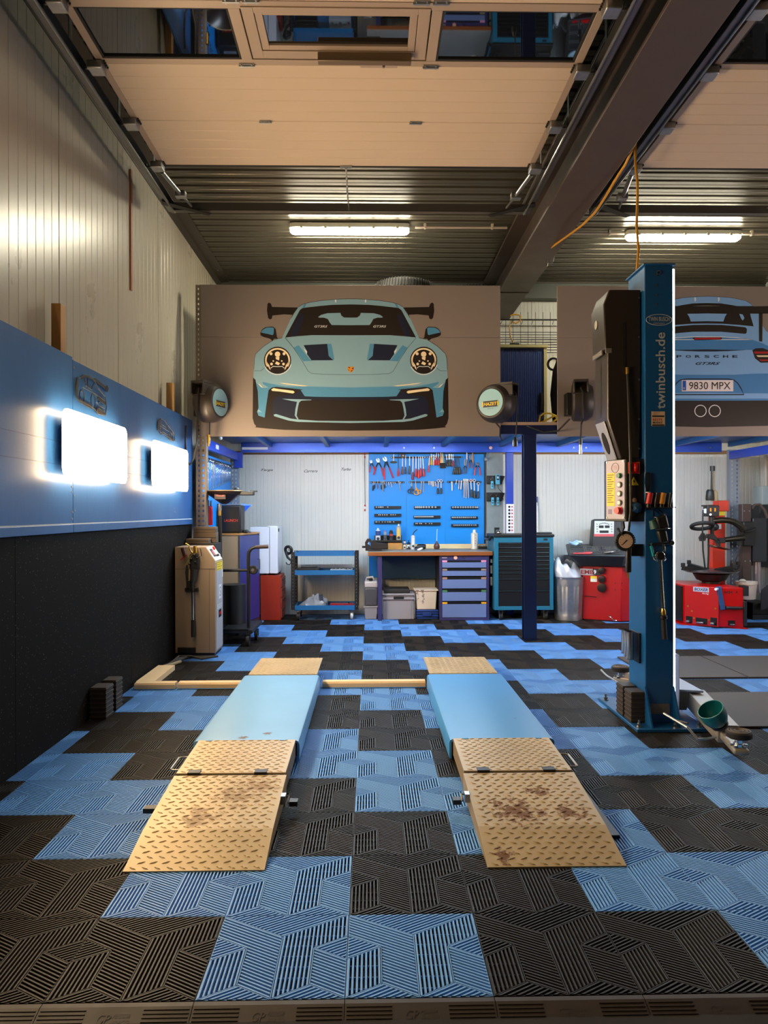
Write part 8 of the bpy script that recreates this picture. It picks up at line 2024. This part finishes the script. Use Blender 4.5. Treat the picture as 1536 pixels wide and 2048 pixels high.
for k in range(4): dquad(1194, 1047 + k * 5, 1197, 1049.5 + k * 5, mat('key grey', '#8c9088', .5), 'key', 1); dquad(1223, 1047 + k * 5, 1226, 1049.5 + k * 5, mat('key grey', '#8c9088', .5), 'key', 1)
# front lettering and knobs (on the slanted front face)
fd = Vector((2.985 - 2.60, 6.43 - 6.645, 0)).normalized(); fn_ = Vector((fd.y, -fd.x, 0))
def fp(px, py):
    r = ray(px, py); o_ = Vector((CAMX, CAMY, CAMH)); t_ = (Vector((2.60, 6.645, 0)) - o_).dot(fn_) / r.dot(fn_); return o_ + r * t_
MF = lambda px, py: facing(fp(px, py) + fn_ * .001, fd, (0, 0, 1))
MB().box(-.10, -.038, 0, .075, .038, .003).xf(MF(1177, 1144)).build('name_plate', mat('plate grey', '#b0aeb0', .4), wbx, bev=.002)
text('plate_lettering', 'EMB', .15, .05, MF(1175, 1144), mat('letter red', '#8c1820', .5), wbx, .0035, bold=.03)
MB().box(-.05, -.038, 0, .05, .038, .003).xf(MF(1194, 1144)).build('number_plate', BLACK, wbx, bev=.002)
text('plate_lettering', '9', .03, .05, MF(1190, 1144), WHITE, wbx, .0035, bold=.03)
MB().box(-.037, -.033, 0, .037, .033, .002).xf(MF(1187.5, 1158)).build('notice_label', mat('notice cream', '#e4dccb', .5), wbx); MB().box(-.037, .005, .002, .037, .033, .003).xf(MF(1187.5, 1158)).build('notice_band', YELLOW, wbx)
for px, py, r, l in ((1205, 1141, .038, .06), (1205, 1158, .042, .05), (1205, 1175, .052, .05)):
    mb = MB(); mb.lathe([(0, 0), (r * .6, 0), (r * .6, l * .4), (r, l * .45), (r, l), (r * .7, l * 1.05), (0, l * 1.05)], (0, 0, 0), (0, 0, 1), 24); mb.xf(MF(px, py)); mb.build('cone_on_peg', mat('cone dark', '#241c1c', .35, .5), wbx)
for px, py in ((1231, 1166), (1244, 1166), (1231, 1180), (1244, 1180)):
    MB().cyl((0, 0, 0), (0, 0, .003), .006, n=8).xf(MF(px, py)).build('screw', DSTEEL, wbx)
MB().tube([fp(1217, 1230) + fn_ * .01, fp(1221, 1233) + fn_ * .03, fp(1229, 1240) + fn_ * .03, fp(1234, 1241) + fn_ * .01], .006, 8).build('foot_lever', CHROME, wbx)
MB().tube([fp(1169, 1191) + fn_ * .008, fp(1193, 1194) + fn_ * .012], .004, 6).build('hook_rod', DSTEEL, wbx)
MB().cyl((2.95, 6.46, zr + .03), (3.16, 6.34, zr + .03), .02, n=14).build('spindle', STEEL, wbx)

# ---- tyre changer
tc2 = thing('tyre_changer', 'red tyre changer with turntable, orange column and black mounting arm', 'tyre changer', (3.95, 6.4, 0))
TR = mat('changer red', '#b40808', .3)
fA, fB, fC = atz(1369, 1249), atz(1437, 1257), atz(1489, 1258)
zt1 = at(1400, 1170, fA.y).z
fp1 = [(fA.x, fA.y), (fB.x, fB.y), (fB.x + .02, fB.y + .02), (fC.x, fC.y + .02), (fC.x + .02, 6.75), (fA.x, 6.85)]
MB().prism(fp1, 'z', .012, zt1).build('red_cabinet', TR, tc2, bev=.006)
MB().prism([(fA.x - .05, fA.y - .02), (fC.x + .02, fC.y - .03), (fC.x + .06, 6.85), (fA.x - .05, 6.9)], 'z', .0005, .012).build('base_frame', TR, tc2)
def front(px, py, off=.0):
    P0, P1 = (Vector((fA.x, fA.y, 0)), Vector((fB.x, fB.y, 0))) if px < 1437 else (Vector((fB.x + .02, fB.y + .02, 0)), Vector((fC.x, fC.y + .02, 0)))
    d = (P1 - P0).normalized(); nn_ = Vector((d.y, -d.x, 0)); r = ray(px, py); o_ = Vector((CAMX, CAMY, CAMH)); t_ = (P0 - o_).dot(nn_) / r.dot(nn_)
    return facing(o_ + r * t_ + nn_ * off, d, (0, 0, 1))
MB().box(-.088, -.026, 0, .088, .026, .002).xf(front(1402, 1179)).build('name_plate', mat('plate silver', '#b8bcc8', .4), tc2)
text('plate_lettering', 'BOXER', .155, .034, front(1402.5, 1179), mat('letter navy', '#1c2060', .5), tc2, .003, shear=.15, bold=.03)
text('plate_lettering', 'Racing', .075, .020, front(1411, 1187.5), WHITE, tc2, .001, shear=.4)
text('plate_lettering', 'BS24', .085, .026, front(1457, 1184.5), BLACK, tc2, .001, bold=.03); text('plate_lettering', 'X', .03, .026, front(1473.5, 1184.5), BLACK, tc2, .001, bold=.03)
for px, py, w_, h_ in ((1378.5, 1239, .075, .075), (1403, 1242, .13, .065), (1427.5, 1243, .07, .085), (1463, 1246, .075, .055)):
    MB().box(-w_ / 2, -h_ / 2, 0, w_ / 2, h_ / 2, .003).xf(front(px, py)).build('pedal_recess', mat('slot black', '#040404', .9), tc2)
    MB().box(-w_ * .35, -h_ * .35, .003, w_ * .30, -h_ * .1, .05).xf(front(px, py)).build('pedal', STEEL, tc2, bev=.006)
for px, py in ((1376, 1212), (1431, 1217), (1388, 1236), (1418, 1240), (1384, 1222)):
    MB().cyl((0, 0, 0), (0, 0, .006), .010, n=10).xf(front(px, py)).build('bolt', BRASS, tc2)
MB().box(-.028, -.13, 0, .028, .13, .02).xf(front(1440.5, 1196, .0) @ Matrix.Rotation(.18, 4, 'Z')).build('blue_lever', mat('lever blue', '#2a4a78', .4), tc2, bev=.004)
MB().cyl((0, 0, 0), (0, 0, .05), .014, n=12).xf(front(1435, 1178, .0)).build('lever_ball', WHITE, tc2)
MB().box(-.085, -.014, 0, .085, .014, .06).xf(front(1466, 1215)).build('black_shelf', BLACK, tc2, bev=.01)
MB().box(fC.x - .005, fC.y + .0, .03, fC.x + .03, fC.y + .12, .30).build('bumper_pad', BLACK, tc2, bev=.004)
MB().box(fC.x - .005, fC.y + .0, .36, fC.x + .05, fC.y + .12, zt1 + .02).build('bumper_pad', BLACK, tc2, bev=.004)
MB().box(fA.x - .02, fA.y + .04, .03, fA.x - .001, fA.y + .4, zt1 - .02).build('side_pad', BLACK, tc2)
# turntable
tc_ = at(1422, 1139, 6.5); tz = tc_.z
MB().lathe([(.10, zt1 - .0), (.10, tz - .14), (.16, tz - .12), (.20, tz - .05), (.11, tz - .03), (0, tz - .03)], (tc_.x, 6.5, 0), (0, 0, 1), 28).build('turntable_drive', mat('drive black', '#1c1a1a', .45), tc2)
MB().lathe([(0, tz - .03), (.27, tz - .03), (.30, tz - .02), (.30, tz - .008), (.27, tz), (0, tz + .004)], (tc_.x, 6.5, 0), (0, 0, 1), 36).build('turntable', mat('table steel', '#5d5c5e', .3, .8), tc2)
for k in range(4):
    a = PI / 4 * (2 * k) + .25; d = Vector((math.cos(a), math.sin(a), 0)); e = Vector((-d.y, d.x, 0)); o_ = Vector((tc_.x, 6.5, tz))
    mb = MB(); mb.hexa([tuple(o_ + d * .08 - e * .03), tuple(o_ + d * .40 - e * .02), tuple(o_ + d * .40 + e * .02), tuple(o_ + d * .08 + e * .03)], [tuple(o_ + d * .08 - e * .03 + Vector((0, 0, .012))), tuple(o_ + d * .38 - e * .02 + Vector((0, 0, .05))), tuple(o_ + d * .38 + e * .02 + Vector((0, 0, .05))), tuple(o_ + d * .08 + e * .03 + Vector((0, 0, .012)))]); mb.build('clamp_jaw', mat('jaw black', '#201f1f', .4, .5), tc2, bev=.004)
    MB().box(-.02, -.02, 0, .02, .02, .05).xf(Matrix.Translation(o_ + d * .385 + Vector((0, 0, .035)))).build('jaw_hook', BLACK, tc2, bev=.006)
# orange column with mounting head
OR = mat('column orange red', '#d8300e', .35)
q0, q1 = at(1424, 1130, 6.78), at(1449, 1130, 6.78); zc1 = at(1440, 1001, 6.78).z
MB().box(q0.x, 6.76, .30, q1.x, 6.88, zc1 - .05).build('rear_column', OR, tc2, bev=.006)
MB().box(at(1435, 1010, 6.78).x, 6.74, zc1 - .13, at(1455, 1010, 6.78).x, 6.90, zc1).build('column_head', OR, tc2, bev=.006)
MB().box(at(1436, 1025, 6.76).x, 6.755, at(1440, 1031, 6.76).z, at(1450, 1025, 6.76).x, 6.759, at(1440, 1015, 6.76).z).build('warning_label', YELLOW, tc2)
MB().box(at(1434, 1050, 6.75).x, 6.753, at(1440, 1058, 6.75).z, at(1443, 1050, 6.75).x, 6.759, at(1440, 1048, 6.75).z).build('spec_label', WHITE, tc2)
ym = 6.55
def mp(px, py, y=ym): return at(px, py, y)
MB().cyl(mp(1424, 984), mp(1425, 936), .017, n=14).build('threaded_rod', DSTEEL, tc2)
for k in range(22): MB().cyl(mp(1426, 982 - k * 2.0) , mp(1426, 981 - k * 2.0), .0205, n=12).build('rod_thread', mat('thread tan', '#9a8a60', .4, .6), tc2)
MB().cyl(mp(1425, 942), mp(1425, 932), .028, n=16).build('rod_cap', BLACK, tc2)
MB().lathe([(.045, 0), (.05, .02), (.042, .11), (.03, .13), (0, .13)], tuple(mp(1420, 1001)), (0, 0, 1), 22).build('head_cover', BLACK, tc2)
MB().lathe([(.035, 0), (.04, .02), (.038, .10), (.02, .13), (0, .135)], tuple(mp(1429, 1002, 6.60)), (0, 0, 1), 20).build('head_cover_tan', mat('cover tan', '#b39a70', .4), tc2)
MB().box(mp(1411, 1030).x, 6.50, mp(1411, 1033).z, mp(1435, 1030).x, 6.62, mp(1411, 1011).z).build('valve_block', BLACK, tc2, bev=.008)
MB().box(mp(1408, 1030).x, 6.52, mp(1411, 1013).z, mp(1428, 1030).x, 6.62, mp(1411, 1010).z).build('valve_plate', DSTEEL, tc2)
for px in (1417, 1426): MB().box(mp(px, 1019).x - .008, 6.494, mp(px, 1023).z, mp(px, 1019).x + .008, 6.50, mp(px, 1016).z).build('amber_button', mat('amber', '#e08a14', .4), tc2)
MB().cyl(mp(1421, 1029, 6.49), mp(1421, 1029, 6.50), .014, n=14).build('pressure_dial', WHITE, tc2)
MB().cyl(mp(1411, 1022, 6.53), mp(1411, 1022, 6.56), .028, n=18).build('gauge', mat('gauge white', '#d8dce8', .4), tc2)
MB().cyl(mp(1424, 1060), mp(1424, 1033), .035, n=16).build('arm_socket', BLACK, tc2)
MB().tube([mp(1424, 1042), mp(1440, 1040), mp(1455, 1040.5), mp(1468, 1044), mp(1480, 1052), mp(1487, 1060)], [.036, .036, .036, .038, .042, .045], 14).build('swing_arm', mat('arm black gloss', '#2e2a20', .22, .5), tc2)
MB().torus(tuple(mp(1404, 1052, 6.45)), .115, .022, (.05, .35, 1), 32, 10).build('hand_ring', RUBBER, tc2)
MB().sphere(tuple(mp(1430, 1054)), .045, 14).build('ring_joint', BLACK, tc2)
MB().tube([mp(1424, 1060), mp(1424, 1072), mp(1420, 1074)], .022, 10).build('tool_shaft', BLACK, tc2)
MB().prism([(mp(1411, 1075).x, mp(1411, 1075).z), (mp(1414, 1068).x, mp(1414, 1068).z), (mp(1426, 1068).x, mp(1426, 1068).z), (mp(1432, 1075).x, mp(1432, 1075).z), (mp(1440, 1083).x, mp(1440, 1083).z), (mp(1430, 1081).x, mp(1430, 1081).z)], 'y', 6.52, 6.58).build('mount_head', BLACK, tc2, bev=.004)
MB().box(mp(1432, 1080).x, 6.52, mp(1432, 1086).z, mp(1449, 1080).x, 6.60, mp(1432, 1076).z).build('disc_bracket', BLACK, tc2, bev=.006)
MB().cyl(mp(1449, 1079.5), mp(1488, 1075), .030, .036, n=16).build('lower_arm', mat('arm black gloss', '#2e2a20', .22, .5), tc2)
MB().cyl(mp(1437, 1094), mp(1437, 1084), .022, n=14).build('disc_stem', BLACK, tc2)
mb = MB(); mb.lathe([(0, -.012), (.10, -.012), (.125, -.002), (.125, .006), (.06, .012), (0, .014)], tuple(mp(1437, 1095)), (.22, .0, 1), 32); mb.build('press_disc', mat('disc dark', '#4a443a', .25, .7), tc2)
for px in (1401, 1405): MB().prism([(mp(px - 6, 1075).x, mp(px, 1075).z), (mp(px, 1066).x, mp(px, 1066).z), (mp(px + 4, 1075).x, mp(px, 1075).z), (mp(px + 2, 1081).x, mp(px, 1081).z), (mp(px - 4, 1082).x, mp(px, 1082).z)], 'y', 6.50, 6.53).build('hook_tool', BLACK, tc2)
MB().tube([mp(1406, 1020, 6.54), mp(1405, 1060, 6.5), mp(1406, 1100, 6.5), mp(1410, 1135, 6.48), mp(1414, 1140, 6.48)], .010, 8).build('air_hose', HOSE, tc2)
MB().tube([mp(1417, 1075), mp(1417, 1110), mp(1416, 1138)], .011, 8).build('air_hose', HOSE, tc2)
MB().tube([mp(1482, 1085, 6.55), mp(1478, 1105, 6.55), mp(1468, 1128, 6.55), mp(1463, 1138, 6.55)], .007, 8).build('air_hose', HOSE, tc2)
# brown post with dark helper box
yq = 6.68
def qx(px): return at(px, 1080, yq).x
def qz(py): return at(1495, py, yq).z
MB().box(qx(1484.5), yq, .25, qx(1503), yq + .10, qz(1008)).build('helper_post', mat('post brown', '#4a3a34', .4, .2), tc2, bev=.008)
for px, py in ((1488.5, 1022), (1498.5, 1022), (1490, 1122), (1500, 1122)): MB().cyl((qx(px), yq, qz(py)), (qx(px), yq - .006, qz(py)), .008, n=8).build('bolt', STEEL, tc2)
MB().box(qx(1482.5), yq - .05, qz(1092), qx(1505), yq + .12, qz(1043)).build('arm_carriage', BLACK, tc2, bev=.012)
MB().tube([at(1480, 1060, 6.60), at(1490, 1063, 6.56), at(1502, 1062, 6.56), at(1511, 1057, 6.60)], .016, 10).build('carriage_handle', BLACK, tc2)
MB().box(qx(1504), yq - .02, qz(1124), qx(1532), yq + .20, qz(1036)).build('helper_box', mat('helper charcoal', '#24262a', .4), tc2, bev=.01)
MB().cyl((qx(1519), yq + .06, qz(1186)), (qx(1519), yq + .06, qz(1124)), .042, n=22).build('ram_cylinder', mat('ram satin', '#a89a9c', .3, .7), tc2)
MB().tube([at(1504, 1018, 6.75), at(1509, 1010, 6.75), at(1519, 1009, 6.75), at(1529, 1020, 6.75), at(1535, 1036, 6.75)], .017, 10).build('helper_hose', mat('hose brown', '#5a4a42', .5), tc2)
MB().box(qx(1496), yq - .1, .06, qx(1536), yq + .3, .20).build('helper_base', BLACK, tc2, bev=.01)
MB().box(qx(1496), yq - .1, .0005, qx(1536), yq + .3, .06).build('helper_foot', mat('foot dark', '#1d2026', .5), tc2, bev=.006)
MB().prism([(qx(1507), .12), (qx(1509), .36), (qx(1521), .42), (qx(1533), .40), (qx(1545), .30), (qx(1530), .17)], 'y', yq - .16, yq - .145).build('bead_blade', mat('blade dark', '#34343a', .4, .3), tc2)
mb = MB(); mb.torus((qx(1531), yq - .13, .12), .001, .016, (0, 1, 0), 10, 8); mb.build('blue_cap', mat('cap blue', '#2a48d0', .3), tc2)
bk = thing('white_bucket', 'dirty white bucket behind the red tyre changer', 'bucket', (at(1486, 1180, 6.55).x, 6.5, .3))
b0, b1 = at(1466, 1162, 6.62), at(1507, 1162, 6.62); rx = (b1.x - b0.x) / 2; bz0 = at(1486, 1196, 6.62).z
MB().box((b0.x + b1.x) / 2 - .10, 6.56 + .1, .0005, (b0.x + b1.x) / 2 + .06, 6.56 + .3, bz0 - .001).build('bucket_stand', BLACK, bk)
MB().lathe([(0, 0), (rx * .8, 0), (rx * .93, b0.z - bz0 - .03), (rx, b0.z - bz0 - .028), (rx, b0.z - bz0), (rx * .94, b0.z - bz0), (rx * .78, .01), (0, .01)], ((b0.x + b1.x) / 2, 6.52 + .03, bz0), (0, 0, 1), 30).build('bucket', mat('bucket white', '#d8c8bc', .45, var=.2, vscale=10), bk)
MB().sphere(((b0.x + b1.x) / 2 - .04, 6.56, b0.z + .005), .035, 12, (1.2, 1, .7)).build('sponge', mat('sponge', '#c8beb0', .9), bk)
# utility things on the far right wall
ub = thing('meter_box', 'pale grey meter box with a pipe on the right wall behind tyre changer', 'box', (4.9, 7.1, 1.3))
u0 = at(1523, 1000, 7.0)
MB().box(u0.x, 6.98, at(1525, 1009, 7.0).z, 5.10, 7.2, at(1525, 972, 7.0).z).build('box', mat('meter grey', '#a8b6b8', .45), ub, bev=.006)
MB().cyl((at(1532, 940, 7.1).x, 7.1, at(1530, 972, 7.0).z), (at(1532, 940, 7.1).x, 7.1, 2.0), .022, n=12).build('pipe', mat('pipe cream', '#d0c4b8', .4), ub)
MB().box(u0.x - .05, 6.95, .6, 5.10, 7.25, at(1525, 1010, 7.0).z).build('dark_cabinet', mat('cabinet dark', '#26282a', .5), ub, bev=.006)
rl = thing('spare_wheel', 'pale blue wheel rim partly hidden behind lift column', 'wheel', (3.79, 7.1, 0))
w0 = Vector((3.80, 7.1, .13))
MB().lathe([(.10, -.05), (.125, -.05), (.13, -.03), (.13, .03), (.125, .05), (.10, .05)], (3.79, 7.12, .131), (.45, 1, 0), 28).build('tyre', RUBBER, rl)
MB().lathe([(0, -.03), (.10, -.045), (.10, .045), (0, .03)], (3.79, 7.12, .131), (.45, 1, 0), 28).build('rim', mat('rim pale blue', '#8ab8e8', .3), rl)
